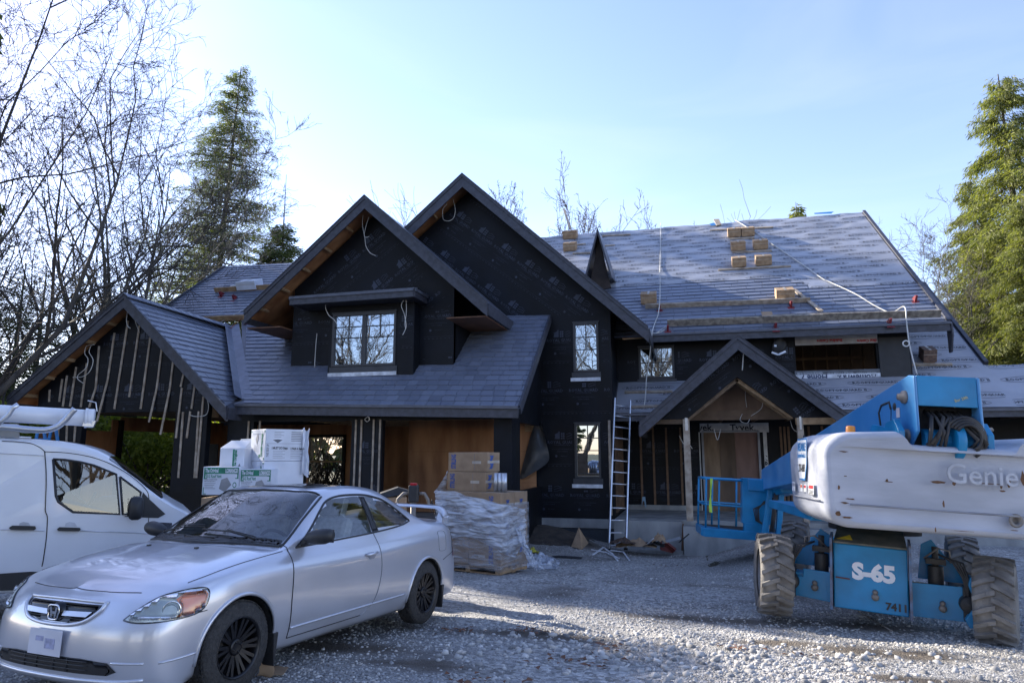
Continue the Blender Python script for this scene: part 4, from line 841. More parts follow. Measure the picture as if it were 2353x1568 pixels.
def tubes(name, segs, mat, parent):
    """segs: list of (points Nx3, radii N, sides)"""
    groups = {}
    for pts, rs, n in segs: groups.setdefault((len(pts), n), []).append((pts, rs))
    VV, FF, k0 = [], [], 0
    for (m, n), L_ in groups.items():
        Pt = np.array([np.asarray(a, float) for a, _ in L_]); Rr = np.array([b for _, b in L_]); T = np.gradient(Pt, axis=1); T /= np.linalg.norm(T, axis=2)[..., None]+1e-9
        ref = np.where(np.abs(T[:, :1, 2:3]) < .9, np.array([0, 0, 1.]), np.array([1., 0, 0])); A = np.cross(T, np.broadcast_to(ref, T.shape)); A /= np.linalg.norm(A, axis=2)[..., None]+1e-9; B = np.cross(T, A)
        th = 2*np.pi*np.arange(n)/n; V = Pt[:, :, None]+(A[:, :, None]*np.cos(th)[:, None]+B[:, :, None]*np.sin(th)[:, None])*Rr[:, :, None, None]
        VV.append(V.reshape(-1, 3)); i = np.arange(m-1)[:, None]; k = np.arange(n)[None]; q = np.stack([i*n+k, i*n+(k+1) % n, (i+1)*n+(k+1) % n, (i+1)*n+k], -1).reshape(-1, 4)
        FF.append((q[None]+(np.arange(len(L_))*m*n)[:, None, None]+k0).reshape(-1, 4)); k0 += len(L_)*m*n
    V = np.concatenate(VV); Fx = np.concatenate(FF); me = bpy.data.meshes.new(name); me.vertices.add(len(V)); me.vertices.foreach_set('co', V.ravel().astype(np.float32)); me.loops.add(Fx.size); me.loops.foreach_set('vertex_index', Fx.ravel().astype(np.int32))
    me.polygons.add(len(Fx)); me.polygons.foreach_set('loop_start', np.arange(0, Fx.size, 4, dtype=np.int32)); me.polygons.foreach_set('use_smooth', [True]*len(Fx)); me.update(calc_edges=True); me.materials.append(mat); return link(name, me, parent, False)
def bare_tree(name, label, loc, height, seed, bl=1., stems=1, spread=.35, lean=(0, 0), r0=.2, mat=bark, twig=1., levels=4, dens=1., group=None, up=.12, cat='tree', mossy=False):
    rng = np.random.default_rng(seed); t = thing(name, label, cat, loc, group=group); trunk, crown = [], []
    def grow(p, d, L, r, lev, n):
        pts = [p]; rs = [r]; steps = max(3, int(6-lev)); dd = d.copy()
        for i in range(steps):
            dd = dd+rng.normal(0, .13+.04*lev, 3)+np.array([0, 0, up if lev < 3 else .02]); dd /= np.linalg.norm(dd); pts.append(pts[-1]+dd*L/steps); rs.append(r*(1-.75*(i+1)/steps) if lev else r*(1-.93*(i+1)/steps))
        (trunk if lev == 0 else crown).append((pts, [max(x, .0035*twig) for x in rs], 7 if lev == 0 else 5 if lev == 1 else 3))
        if lev >= levels: return
        m = int(n*dens)
        for k in range(m):
            f = rng.uniform(.25 if lev == 0 else .15, 1.0); j = min(int(f*steps), steps-1); q = pts[j]+(pts[j+1]-pts[j])*(f*steps-j); td = pts[j+1]-pts[j]; td = td/np.linalg.norm(td)
            s = rng.normal(size=3); s -= td*np.dot(s, td); s /= np.linalg.norm(s); an = rng.uniform(.4, .95); nd = td*math.cos(an)+s*math.sin(an); nd[2] = nd[2]*.7+.15; nd /= np.linalg.norm(nd)
            grow(q, nd, bl*L*rng.uniform(.32, .58)*(1.1-.35*f), max(r*(1-.7*f)*.55, .006*twig), lev+1, n*.75)
    for s in range(stems):
        a = 2*math.pi*s/stems+rng.uniform(-.4, .4); sp = spread*rng.uniform(.35, 1) if stems > 1 else 0
        d = np.array([math.cos(a)*sp+lean[0], math.sin(a)*sp+lean[1], 1.]); d /= np.linalg.norm(d)
        grow(np.array([math.cos(a)*.25, math.sin(a)*.25, -.3]) if stems > 1 else np.array([0, 0, -.3]), d, height*rng.uniform(.75, 1), r0*rng.uniform(.6, 1), 0, 12)
    tubes('trunk', trunk, mat, t); tubes('crown', crown, mat, t); return t
def conifer(name, label, loc, height, base_w, seed, leaf=firleaf, dens=1., droop=.35, start=.1, blade=.32, trunk_r=.22, leader=0, lean=(0, 0), group=None, gaps=.2, narrow=.1, bladew=.28, open_=1.):
    rng = np.random.default_rng(seed); t = thing(name, label, 'tree', loc, group=group); segs = []; brs = []
    tr = [np.array([lean[0]*z, lean[1]*z, z]) for z in np.linspace(-.3, height, 9)]; segs.append((tr, [trunk_r*(1-.93*i/8) for i in range(9)], 7)); P, D, LN, TI = [], [], [], []
    z = height*start; top = height*(1-leader)
    while z < top-.1:
        f = (z-height*start)/(top-height*start); R = base_w*((1-f)**.8*(1-narrow)+narrow)*(.55+.45*min(1, f*6)); nb = int(rng.integers(4, 7)*open_)+1
        for k in range(nb):
            if rng.uniform() < gaps*.5: continue
            a = rng.uniform(0, 6.283); L = R*rng.uniform(.5, 1.15)*(1+.35*(rng.uniform() < .12)); pts = []; n = 6
            for i in range(n): u = i/(n-1); pts.append(np.array([lean[0]*z+math.cos(a)*L*u, lean[1]*z+math.sin(a)*L*u, z+L*(.10*u-droop*u*u+ .14*max(0, u-.7))+rng.normal(0, .02)]))
            brs.append((pts, [max(.004, .018*L*(1-.85*i/(n-1))) for i in range(n)], 3))
            m = max(3, int(L*11*dens))
            cl = rng.uniform(.3, .7)
            for j in range(m):
                u = rng.uniform(.12, 1)**.8; i = min(int(u*(n-1)), n-2); q = pts[i]+(pts[i+1]-pts[i])*(u*(n-1)-i); sd = np.array([-math.sin(a), math.cos(a), 0])*rng.choice([-1, 1])
                w_ = (1-u*.6)*L*.28; q = q+sd*rng.uniform(0, w_)+np.array([0, 0, -rng.uniform(0, .10)])
                for b in range(3):
                    dr = np.array([math.cos(a), math.sin(a), 0])*rng.uniform(.1, .8)+sd*rng.uniform(-.2, .9)+np.array([0, 0, -droop*2.0*rng.uniform(.2, 1.2)]); P.append(q+rng.normal(0, .11, 3)); D.append(dr); LN.append(blade*rng.uniform(.5, 1.2)); TI.append(min(1, max(0, cl+rng.normal(0, .25))))
        z += rng.uniform(.22, .42)*(height/14)**.4/ max(.6, dens**.3)
    if leader:
        for k in range(14):
            zz = top+rng.uniform(-.5, height*leader*.8); a = rng.uniform(0, 6.28); L = rng.uniform(.3, 1.1)*(1-(zz-top)/(height*leader)); brs.append(([np.array([0, 0, zz]), np.array([math.cos(a)*L*.6, math.sin(a)*L*.6, zz-.02]), np.array([math.cos(a)*L, math.sin(a)*L, zz+.15])], [.015, .01, .006], 3))
    tubes('trunk', segs, barkpale, t); tubes('branch_whorls', brs, bark, t)
    LN = np.array(LN); blades('crown', np.array(P), np.array(D), LN, LN*bladew, leaf, t, rng, TI); return t
def bush(name, label, loc, r, seed, leaf=bushleaf, n=3500, size=.16, group=None, h=1., cat='bush'):
    rng = np.random.default_rng(seed); t = thing(name, label, cat, loc, group=group); C_ = [rng.uniform(-1, 1, 3)*np.array([r*.6, r*.6, r*.35*h])+np.array([0, 0, r*.7*h]) for _ in range(9)]
    segs = []
    for c in C_: segs.append(([np.zeros(3), c*.5+rng.normal(0, .1, 3), c+rng.normal(0, .1, 3)], [.03*r, .02*r, .008], 4))
    tubes('stems', segs, bark, t); P, D, TI = [], [], []
    for i in range(n):
        c = C_[rng.integers(0, 9)]; v = rng.normal(size=3); v /= np.linalg.norm(v); q = c+v*r*.5*rng.uniform(.3, 1)**.5*np.array([1, 1, h]); 
        if q[2] < 0: q[2] = -q[2]
        P.append(q); D.append(v+rng.normal(0, .6, 3)); TI.append(rng.uniform())
    blades('foliage', np.array(P), np.array(D), rng.uniform(.6, 1.3, n)*size, rng.uniform(.4, .8, n)*size, leaf, t, rng, TI); return t
def copy_tree(o, label, loc, rz=0, s=1., group=None):
    c = o.copy(); COL.objects.link(c); c.location = loc; c.rotation_euler = (0, 0, rz); c.scale = (s, s, s); c['label'] = label
    if group: c['group'] = group
    for ch in o.children: k = ch.copy(); COL.objects.link(k); k.parent = c
    return c
def at(px, d): p = atD(px, 1040, d); return (p[0], p[1], ground_z(p[0], p[1]))
G1 = 'bare deciduous trees'; G2 = 'tall conifers round the clearing'
# left edge : big bare maple reaching in from the left
bare_tree('bare_maple', 'large bare maple whose branches reach in from the top left edge', at(-330, 15), 16, 11, stems=3, spread=.32, lean=(.16, .05), r0=.13, levels=4, dens=.95, twig=1.3, group=G1)
bare_tree('bare_maple', 'bare tree with arching limbs at the left edge beside the white van', at(-120, 22), 13, 14, stems=3, spread=.5, lean=(.05, 0), r0=.12, levels=4, dens=.85, twig=1.45, group=G1)
bare_tree('bare_maple', 'clump of tall bare stems rising behind the left gable peak', at(235, 31), 19, 23, stems=7, spread=.28, lean=(.02, 0), r0=.20, levels=4, dens=.66, twig=2.0, mat=barkpale, group=G1)
bare_tree('bare_alder', 'thin bare stems between the maple clump and the tall fir', at(345, 34), 17, 29, stems=4, spread=.2, lean=(.04, 0), r0=.15, levels=4, dens=.62, twig=2.0, mat=barkpale, group=G1)
conifer('tall_fir', 'tallest open-crowned fir standing behind the left garage roof', at(455, 44), 28.6, 5.8, 5, dens=3.8, droop=.16, blade=.24, lean=(.035, .01), start=.12, gaps=.4, bladew=.17, group=G2, trunk_r=.36, open_=1.0)
conifer('small_fir', 'short fir with a dead bare leader left of the dormer gable', at(622, 40), 18.8, 4.2, 6, dens=4.5, droop=.12, blade=.26, bladew=.2, start=.2, leader=.17, group=G2, trunk_r=.18)
cf = conifer('young_conifer', 'thin dark conifer nearest the left edge of the photo', at(60, 27), 9.5, 2.0, 7, dens=1.7, droop=.2, blade=.22, bladew=.16, group=G2, gaps=.5)
for i, (px_, d, s, l) in enumerate(((140, 30, 1.05, 'thin dark conifer beneath the bare maple branches'), (8, 34, 1.2, 'narrow conifer just inside the left edge'), (200, 38, 1.1, 'conifer half hidden behind the bare stems'), (395, 40, .9, 'short green conifer beside the left roof verge'), (-60, 30, 1.3, 'dark conifer behind the van roof'))): copy_tree(cf, l, at(px_, d), i*1.3, s, G2)
# trees showing above the roofs
bare_tree('bare_maple', 'bare tree with upright twigs above the central gable slope', at(1225, 47), 20.2, 31, bl=.62, stems=8, spread=.16, lean=(.01, .02), r0=.15, levels=3, dens=1.15, twig=2.8, up=.28, mat=bark, group=G1)
bare_tree('bare_maple', 'bare forked tree standing right of the upright twigs', at(1300, 44), 18.6, 37, bl=.75, stems=4, spread=.16, lean=(.02, 0), r0=.16, levels=3, dens=.8, twig=3.0, up=.25, mat=bark, group=G1)
bare_tree('bare_tree', 'low bare crown just above the underlay roof ridge', at(1455, 46), 16.9, 41, bl=.75, stems=3, spread=.3, lean=(.0, 0), r0=.13, levels=3, dens=.9, twig=3.2, group=G1)
bare_tree('bare_tree', 'dark twisted bare crown above the ridge behind the cartons', at(1585, 46), 19.0, 43, bl=.6, stems=4, spread=.22, lean=(-.02, 0), r0=.2, levels=3, dens=.8, twig=2.2, group=G1)
bare_tree('bare_tree', 'sparse twig tip peeping over the ridge right of centre', at(1735, 46), 17.2, 47, stems=2, spread=.12, r0=.1, levels=2, dens=.6, twig=3, group=G1)
bare_tree('bare_tree', 'few bare twigs in the notch between the two gables', at(925, 42), 18.6, 48, stems=2, spread=.12, r0=.1, levels=2, dens=.7, twig=3, group=G1)
conifer('cedar_top', 'tip of a small cedar above the right part of the ridge', at(1868, 46), 19.3, 1.5, 9, leaf=cedarleaf, dens=2, droop=.3, blade=.4, start=.6, group=G2)
bare_tree('bare_tree', 'bare stems beside the small cedar tip', at(1835, 45), 19.2, 49, stems=2, spread=.05, r0=.1, levels=2, dens=.6, twig=3, group=G1)
# right edge
cd = conifer('red_cedar', 'large sunlit cedar filling the right edge', at(2400, 30), 19.6, 4.9, 12, leaf=cedarleaf, dens=5.2, droop=.42, blade=.26, start=.02, narrow=.1, gaps=.7, group=G2, trunk_r=.35, bladew=.17, open_=1.1)
copy_tree(cd, 'shorter cedar left of the large one at the right edge', at(2300, 33), 2.1, .80, G2)
copy_tree(cd, 'cedar whose lower boughs touch the right roof slope', at(2420, 27), 4.1, .62, G2)
bare_tree('bare_alder', 'pale bare tree in front of the cedar beyond the right verge', at(2190, 30), 10.5, 53, stems=4, spread=.35, r0=.13, levels=4, dens=.8, twig=1.3, mat=barkpale, group=G1)
bare_tree('bare_alder', 'dark bare tree just right of the long roof verge', at(2130, 33), 10.8, 57, stems=3, spread=.35, r0=.13, levels=4, dens=.8, twig=1.3, group=G1)
# undergrowth beyond the house
b1 = bush('evergreen_bush', 'sunlit green bush seen through the open left wing', at(340, 30), 2.6, 61, n=7000, size=.2, group='bushes behind the house', h=1.0)
for i, (px_, d, s, l) in enumerate(((290, 33, 1.1, 'green bush left of the one in the open bay'), (395, 34, .95, 'green bush by the left corner column'), (20, 27, 1.0, 'low green bush behind the van and its rack'), (105, 30, 1.1, 'green bush between the van rack and the left pier'), (515, 36, .9, 'green bush seen past the dark door panel'), (2330, 34, 1.2, 'dark bush under the right cedar'), (-80, 26, 1.1, 'bush just outside the left edge'))): copy_tree(b1, l, at(px_, d), i*.9, s, 'bushes behind the house')
bare_tree('brush_tangle', 'tangle of bare sunlit brush through the garage back opening', at(752, 30), 6.5, 71, stems=9, spread=.8, r0=.05, levels=3, dens=1., twig=1.8, mat=M('tan_twig', (.30, .25, .18), .9), cat='brush')
bare_tree('brush_tangle', 'second paler tangle of brush behind the garage opening', at(715, 33), 7.0, 72, stems=9, spread=.8, r0=.05, levels=3, dens=1., twig=1.8, mat=MATS['tan_twig'], cat='brush')
p = at(742, 27.5); sp_ = []; rs_ = np.random.default_rng(4)
for i in range(90):
    a = rs_.uniform(0, 6.28); q = np.array([rs_.normal(0, .8), rs_.normal(0, .4), rs_.uniform(0, .3)]); sp_.append(([q, q+np.array([math.cos(a)*.5-q[0]*.3, .1, rs_.uniform(.3, 1.3)]), np.array([q[0]*.2, 0, rs_.uniform(.9, 2.0)])], [.03, .02, .008], 4))
t_ = thing('brush_pile', 'dark heap of cut branches behind the garage opening', 'brush pile', p); tubes('branch_heap', sp_, M('dark_twig', (.03, .025, .02), .9), t_)
# forest belt far behind
rng_ = np.random.default_rng(99)
def belt(name, x0, x1, d0, d1, n, h, leaf):
    P, D = [], []
    for k in range(n):
        x = rng_.uniform(x0, x1); d = rng_.uniform(d0, d1); q = at(x, d); H_ = h*rng_.uniform(.6, 1.2)
        m = 260; u = rng_.uniform(0, 1, m); rad_ = (1-u)*rng_.uniform(1.8, 2.6); a = rng_.uniform(0, 6.28, m); P.append(np.stack([q[0]+np.cos(a)*rad_, q[1]+np.sin(a)*rad_, q[2]+u*H_], 1)); D.append(np.stack([np.cos(a), np.sin(a), -.6+0*a], 1))
    P = np.concatenate(P); D = np.concatenate(D); n = len(P); o = blades(name, P, D, rng_.uniform(.8, 1.6, n), rng_.uniform(.35, .8, n), leaf, None, rng_); o['kind'] = 'stuff'
belt('distant_forest', -300, 560, 52, 80, 70, 7, firleaf); belt('distant_forest', 2080, 2700, 48, 70, 40, 9, firleaf); belt('distant_forest', 600, 2100, 60, 80, 60, 6, firleaf)
# conifers standing left of the frame, and woods behind the photographer
sh = conifer('yard_conifer', 'dense conifer standing left of the yard outside the frame', (-26, 15.5, 0), 24, 4.4, 15, dens=1.3, droop=.3, blade=.6, start=.03, bladew=.5, gaps=.1, group=G2, trunk_r=.35)
G3 = 'conifers left of the yard'; sh['group'] = G3
def sp(s, t): return (s*.44-t*.9, s*.9+t*.44)
first = True
for i, (s, t, k) in enumerate(YARD_TREES):
    x, y = sp(s, t); nm = 'dense conifer standing left of the yard outside the frame'
    if first: sh.location = (x, y, -.2); sh.scale = (k, k, k); first = False
    else:
        cp_ = copy_tree(sh, nm, (x, y, -.2), i*1.7, k, G3)
        if s > 5: cp_.scale = (k*.5, k*.5, k)
bm_ = bare_tree('bare_maple', 'bare maple behind the photographer', (3, -16, 0), 15, 81, stems=3, spread=.4, r0=.25, levels=3, dens=1.1, twig=2.2, group='bare maples behind the photographer')
for i, (x, y, s) in enumerate(((-9, -20, 1.1), (14, -22, 1.2), (-22, -14, 1), (24, -12, .9), (-3, -30, 1.3))): copy_tree(bm_, 'bare maple behind the photographer', (x, y, 0), i*1.9, s, 'bare maples behind the photographer')
for i, (x, y, s) in enumerate(((-14, -34, .8), (8, -38, .9), (30, -30, .8), (-34, -24, .8), (20, -44, 1))): copy_tree(sh, 'dense conifer behind the photographer', (x, y, -.2), i*1.1, s, 'conifers behind the photographer')
# ------------------------------------------------------------ silver coupe
from mathutils.bvhtree import BVHTree
def catmull(C, sub):
    """C: n x m x 3 control net -> dense grid, interpolating"""
    def one(A, sub):
        n = len(A); out = []
        E = np.concatenate([[2*A[0]-A[1]], A, [2*A[-1]-A[-2]]])
        for i in range(n-1):
            p0, p1, p2, p3 = E[i], E[i+1], E[i+2], E[i+3]
            for k in range(sub):
                t = k/sub; out.append(.5*((2*p1)+(-p0+p2)*t+(2*p0-5*p1+4*p2-p3)*t*t+(-p0+3*p1-3*p2+p3)*t**3))
        out.append(A[-1]); return np.array(out)
    return np.transpose(one(np.transpose(one(C, sub), (1, 0, 2)), sub), (1, 0, 2))
paint = M('silver_paint', (.60, .615, .67), .30, metal=.55, var=.02, scale=3, coat=.8)
blackpl = M('black_plastic', (.022, .023, .026), .5)
blackgl = M('black_gloss', (.006, .006, .008), .12)
tyrem = M('tyre_rubber', (.028, .027, .027), .85, scale=40, col2=(.05, .048, .046), bump=.5, bscale=60)
chrome = M('chrome', (.8, .8, .82), .12, metal=1, var=.02)
darkint = M('dark_interior', (.03, .032, .037), .8)
fabric = M('seat_fabric', (.30, .31, .33), .9, scale=20)
def clearglass(name, tint=(.75, .85, .85), refl=.10, rough=.0):
    m = bpy.data.materials.new(name); m.use_nodes = True; n = m.node_tree.nodes; L = m.node_tree.links; n.clear(); out = n.new('ShaderNodeOutputMaterial')
    tr = n.new('ShaderNodeBsdfTransparent'); tr.inputs[0].default_value = (*tint, 1); g = n.new('ShaderNodeBsdfGlossy'); g.inputs['Roughness'].default_value = .01
    lw = n.new('ShaderNodeLayerWeight'); lw.inputs[0].default_value = .35; mr = n.new('ShaderNodeMapRange'); mr.inputs[3].default_value = refl; mr.inputs[4].default_value = 1; L.new(lw.outputs['Fresnel'], mr.inputs[0])
    mx = n.new('ShaderNodeMixShader'); L.new(mr.outputs[0], mx.inputs[0]); L.new(tr.outputs[0], mx.inputs[1]); L.new(g.outputs[0], mx.inputs[2]); L.new(mx.outputs[0], out.inputs[0]); MATS[name] = m; return m
carglass = clearglass('car_glass', (.84, .90, .91), .10)
lensglass = clearglass('lens_glass', (.96, .98, .98), .03)
CAR = thing('silver_coupe', 'silver two-door coupe with black alloy wheels parked in the foreground', 'car', (-3.91, 4.50, -.041))
th_, pi_ = 1.430, .038
CAR.rotation_euler = (Matrix.Rotation(th_, 3, 'Z') @ Matrix.Rotation(pi_, 3, 'Y') @ Matrix.Rotation(-.006, 3, 'X')).to_euler()
yw = [0, .28, .53, .70, .785]; xo = [0, .012, .062, .155, .30]
def ring(z, xf, k=1.): return [(xf+o*k, y*(.985 if k < 1 else 1), z) for y, o in zip(yw, xo)]
rowsF = [ring(.17, -.78), ring(.215, -.845), ring(.345, -.865), ring(.50, -.855), ring(.595, -.815), ring(.665, -.765)]
r6 = [(-.70, 0, .715), (-.69, .28, .712), (-.655, .50, .705), (-.57, .66, .715), (-.45, .745, .755)]
r7 = [(-.695, 0, .722), (-.66, .22, .728), (-.60, .38, .745), (-.52, .49, .775), (-.40, .555, .808)]
r8 = [(-.69, 0, .728), (-.65, .12, .738), (-.59, .21, .762), (-.50, .265, .795), (-.38, .30, .828)]
r9 = [(-.685, 0, .733), (-.645, 0, .748), (-.58, 0, .772), (-.49, 0, .803), (-.37, 0, .836)]
FR = [list(p) for p in zip(*(rowsF+[r6, r7, r8, r9]))]
def sec(x, ws, zs, top): return [(x, w_, z) for w_, z in zip(ws, zs)]+top
W = [.70, .775, .83, .846, .842, .822]
def side(x, k, z4, z5): return [(x, .70*k, .165), (x, .772*k, .215), (x, .828*k, .36), (x, .846*k, .53), (x, .842*k, z4), (x, .818*k, z5)]
MID = [side(-.22, .992, .665, .755)+[(-.22, .762, .802), (-.20, .58, .858), (-.18, .31, .876), (-.17, 0, .882)],
 side(0, 1, .69, .79)+[(0, .765, .84), (.02, .60, .893), (.04, .32, .911), (.04, 0, .917)],
 side(.22, 1, .70, .805)+[(.22, .762, .868), (.24, .625, .918), (.22, .34, .936), (.20, 0, .942)],
 side(.50, 1, .71, .815)+[(.50, .752, .898), (.50, .695, .928), (.36, .37, .955), (.30, 0, .962)],
 side(.80, 1, .715, .82)+[(.80, .758, .912), (.83, .640, 1.125), (.72, .345, 1.165), (.67, 0, 1.176)],
 side(1.12, 1, .72, .825)+[(1.12, .762, .924), (1.14, .575, 1.300), (1.08, .31, 1.345), (1.05, 0, 1.356)],
 side(1.45, 1, .725, .83)+[(1.45, .762, .934), (1.46, .555, 1.338), (1.46, .30, 1.385), (1.46, 0, 1.397)],
 side(1.80, 1, .735, .84)+[(1.80, .760, .946), (1.80, .548, 1.338), (1.80, .30, 1.386), (1.80, 0, 1.398)],
 side(2.12, 1, .745, .855)+[(2.12, .755, .958), (2.12, .550, 1.295), (2.15, .30, 1.350), (2.17, 0, 1.364)],
 side(2.46, 1, .755, .87)+[(2.46, .748, .972), (2.48, .590, 1.155), (2.53, .32, 1.225), (2.56, 0, 1.240)],
 side(2.82, .995, .765, .885)+[(2.82, .738, .980), (2.84, .640, 1.015), (2.90, .34, 1.045), (2.93, 0, 1.055)],
 side(3.12, .985, .775, .89)+[(3.12, .725, .972), (3.14, .60, 1.000), (3.16, .32, 1.016), (3.17, 0, 1.022)]]
ywr = [.765, .66, .48, .25, 0]; xr = [-.16, -.06, -.012, 0, .0]
def ringr(z, xf): return [(xf+o, y, z) for y, o in zip(ywr, xr)]
RR = [ringr(.21, 3.46), ringr(.26, 3.515), ringr(.38, 3.535), ringr(.54, 3.53), ringr(.70, 3.47), ringr(.86, 3.42),
 [(3.26, .70, .945), (3.335, .60, .972), (3.37, .45, .985), (3.38, .24, .992), (3.38, 0, .995)],
 [(3.27, .57, .985), (3.325, .48, .998), (3.355, .35, 1.004), (3.37, .18, 1.006), (3.37, 0, 1.007)],
 [(3.275, .30, 1.0), (3.32, .26, 1.008), (3.35, .19, 1.010), (3.365, .1, 1.01), (3.365, 0, 1.01)],
 [(3.28, 0, 1.008), (3.315, 0, 1.012), (3.345, 0, 1.014), (3.36, 0, 1.014), (3.36, 0, 1.014)]]
RE = [list(p) for p in zip(*RR)]
NET = np.array(FR+MID+RE, float); SUB = 12
NET[:, :, 0] = np.where(NET[:, :, 0] < -.35, -.35+(NET[:, :, 0]+.35)*.86, NET[:, :, 0]); NET[:, :, 1] *= -1
D = catmull(NET, SUB); nI, nT = D.shape[:2]
AX = [(0., .305), (2.62, .305)]; AR_ = .342
def side_mesh(sgn):
    P = D.copy(); P[:, :, 1] *= sgn; return P
inside = np.zeros((nI, nT), bool)
for ax, az in AX:
    dx, dz = D[:, :, 0]-ax, D[:, :, 2]-az; rr = np.hypot(dx, dz); ins = (rr < AR_) & (D[:, :, 1] < -.55) & (D[:, :, 2] < .72); inside |= ins
Dm = D.copy()
for ax, az in AX:
    dx, dz = D[:, :, 0]-ax, D[:, :, 2]-az; rr = np.hypot(dx, dz)+1e-9; near = inside & (rr > AR_-.04) & (abs(dx) < .5); Dm[:, :, 0] = np.where(near, ax+dx/rr*AR_, Dm[:, :, 0]); Dm[:, :, 2] = np.where(near, az+dz/rr*AR_, Dm[:, :, 2])
def region(i, t):  # i station (continuous), t row (continuous)
    i += .5/SUB; t += .5/SUB
    if t > 6.93 and 8.02 < i < 10.0 and t > 7.10+(.0 if i < 9.9 else 0): return 'windshield'
    if 13.05 < i < 14.9 and t > 7.12: return 'rear_window'
    return None
sidepoly_f = [(.72, .935), (1.02, 1.165), (1.16, 1.252), (1.35, 1.290), (1.60, 1.298), (1.665, 1.292), (1.70, .965), (1.2, .945)]
sidepoly_r = [(1.755, 1.285), (1.95, 1.262), (2.10, 1.225), (2.30, 1.118), (2.42, 1.035), (2.30, 1.012), (1.80, .985)]
hoodpoly = [(-.69, 0), (-.66, .30), (-.60, .52), (-.50, .60), (-.2, .665), (.2, .71), (.47, .715), (.52, 0)]
def classify(c, i, t, sgn):
    x, y, z = c
    r = region(i, t)
    if r: return r
    if 6.0 <= t < 7.0 and 8 <= i <= 14.5:
        if inpoly(x, z, sidepoly_f): return 'side_window'
        if inpoly(x, z, sidepoly_r): return 'quarter_window'
    if t >= 5.9 and i < 7.98 and inpoly(x, abs(y), hoodpoly): return 'hood'
    if t < 6.2 and inpoly(x, z, [(.52, .25), (1.50, .25), (1.66, .42), (1.735, .7), (1.71, .97), (.55, .95), (.50, .6)]): return 'door'
    if t >= 6.9 and 10 <= i < 13.05: return 'roof'
    if t > 6.8 and i >= 14.9 and i < 18: return 'boot_lid'
    if i < 4.9 and t < 5.6 or (x < -.34 and z < .60): return 'front_bumper'
    if x > 3.02 and z < .70: return 'rear_bumper'
    return 'body'
PM = {'windshield': carglass, 'rear_window': carglass, 'side_window': carglass, 'quarter_window': carglass}
BV, BF = [], []
for sgn in (1, -1):
    parts = {}
    for i in range(nI-1):
        for t in range(nT-1):
            q = [(i, t), (i+1, t), (i+1, t+1), (i, t+1)]
            if all(inside[a] for a in q): continue
            c = (D[i, t]+D[i+1, t+1])/2; parts.setdefault(classify(c, i/SUB, t/SUB, sgn), []).append(q)
    for nm, qs in parts.items():
        idx = {}; V = []; Fc = []
        for q in qs:
            f = []
            for a in q:
                if a not in idx: idx[a] = len(V); p = Dm[a]; V.append((p[0], p[1]*sgn, p[2]))
                f.append(idx[a])
            Fc.append(tuple(f if sgn < 0 else f[::-1]))
        for f in Fc: BF.append(tuple(len(BV)+k for k in f))
        BV += V
        parts[nm] = (V, Fc)
    if sgn == 1: Pa = parts
    else: Pb = parts
for nm in sorted(set(Pa) | set(Pb)):
    two = nm in ('door', 'side_window', 'quarter_window')
    sets = [p[nm] for p in (Pa, Pb) if nm in p]
    if two: groups_ = [[s] for s in sets]
    else: groups_ = [sets]
    for g in groups_:
        mb = MB()
        for V, Fc in g: mb.add(V, Fc, True)
        me = mk(nm, mb.v, mb.f, PM.get(nm, paint), smooth=True)
        bm = bmesh.new(); bm.from_mesh(me); bmesh.ops.remove_doubles(bm, verts=bm.verts, dist=.0004); bmesh.ops.recalc_face_normals(bm, faces=bm.faces); bm.to_mesh(me); bm.free(); me.polygons.foreach_set('use_smooth', [True]*len(me.polygons))
        link(nm, me, CAR, False)
BT_ = BVHTree.FromPolygons([Vector(v) for v in BV], BF)
def hitS(x, z, sgn=-1, off=.003):  # from the side
    h = BT_.ray_cast(Vector((x, sgn*2, z)), Vector((0, -sgn, 0)))
    return None if h[0] is None else h[0]+Vector((0, sgn*off, 0))
def hitT(x, y, off=.003):
    h = BT_.ray_cast(Vector((x, y, 3)), Vector((0, 0, -1))); return None if h[0] is None else h[0]+Vector((0, 0, off))
def hitF(y, z, off=.003):
    h = BT_.ray_cast(Vector((-3, y, z)), Vector((1, 0, 0))); return None if h[0] is None else h[0]+Vector((-off, 0, 0))
def dens(pts, st=.03):
    out = []
    for a, b in zip(pts[:-1], pts[1:]):
        n = max(1, int(math.hypot(b[0]-a[0], b[1]-a[1])/st)); out += [(a[0]+(b[0]-a[0])*k/n, a[1]+(b[1]-a[1])*k/n) for k in range(n)]
    return out+[pts[-1]]
def smooth2(pts, k=4):
    out = []
    for i in range(len(pts)-1):
        p0, p1, p2, p3 = [np.array(pts[max(0, min(len(pts)-1, i+j))], float) for j in (-1, 0, 1, 2)]
        for q in range(k): t = q/k; out.append(tuple(.5*((2*p1)+(-p0+p2)*t+(2*p0-5*p1+4*p2-p3)*t*t+(-p0+3*p1-3*p2+p3)*t**3)))
    return out+[pts[-1]]
def seam(name, pts, f, r=.003, mat=blackpl, sm=True, parent=CAR, **k):
    P = [f(a, b, **k) for a, b in dens(smooth2(pts) if sm else pts)]; P = [p for p in P if p is not None]
    m_ = MB(); m_.tube(P, r, 5); return m_.obj(name, mat, parent, False)
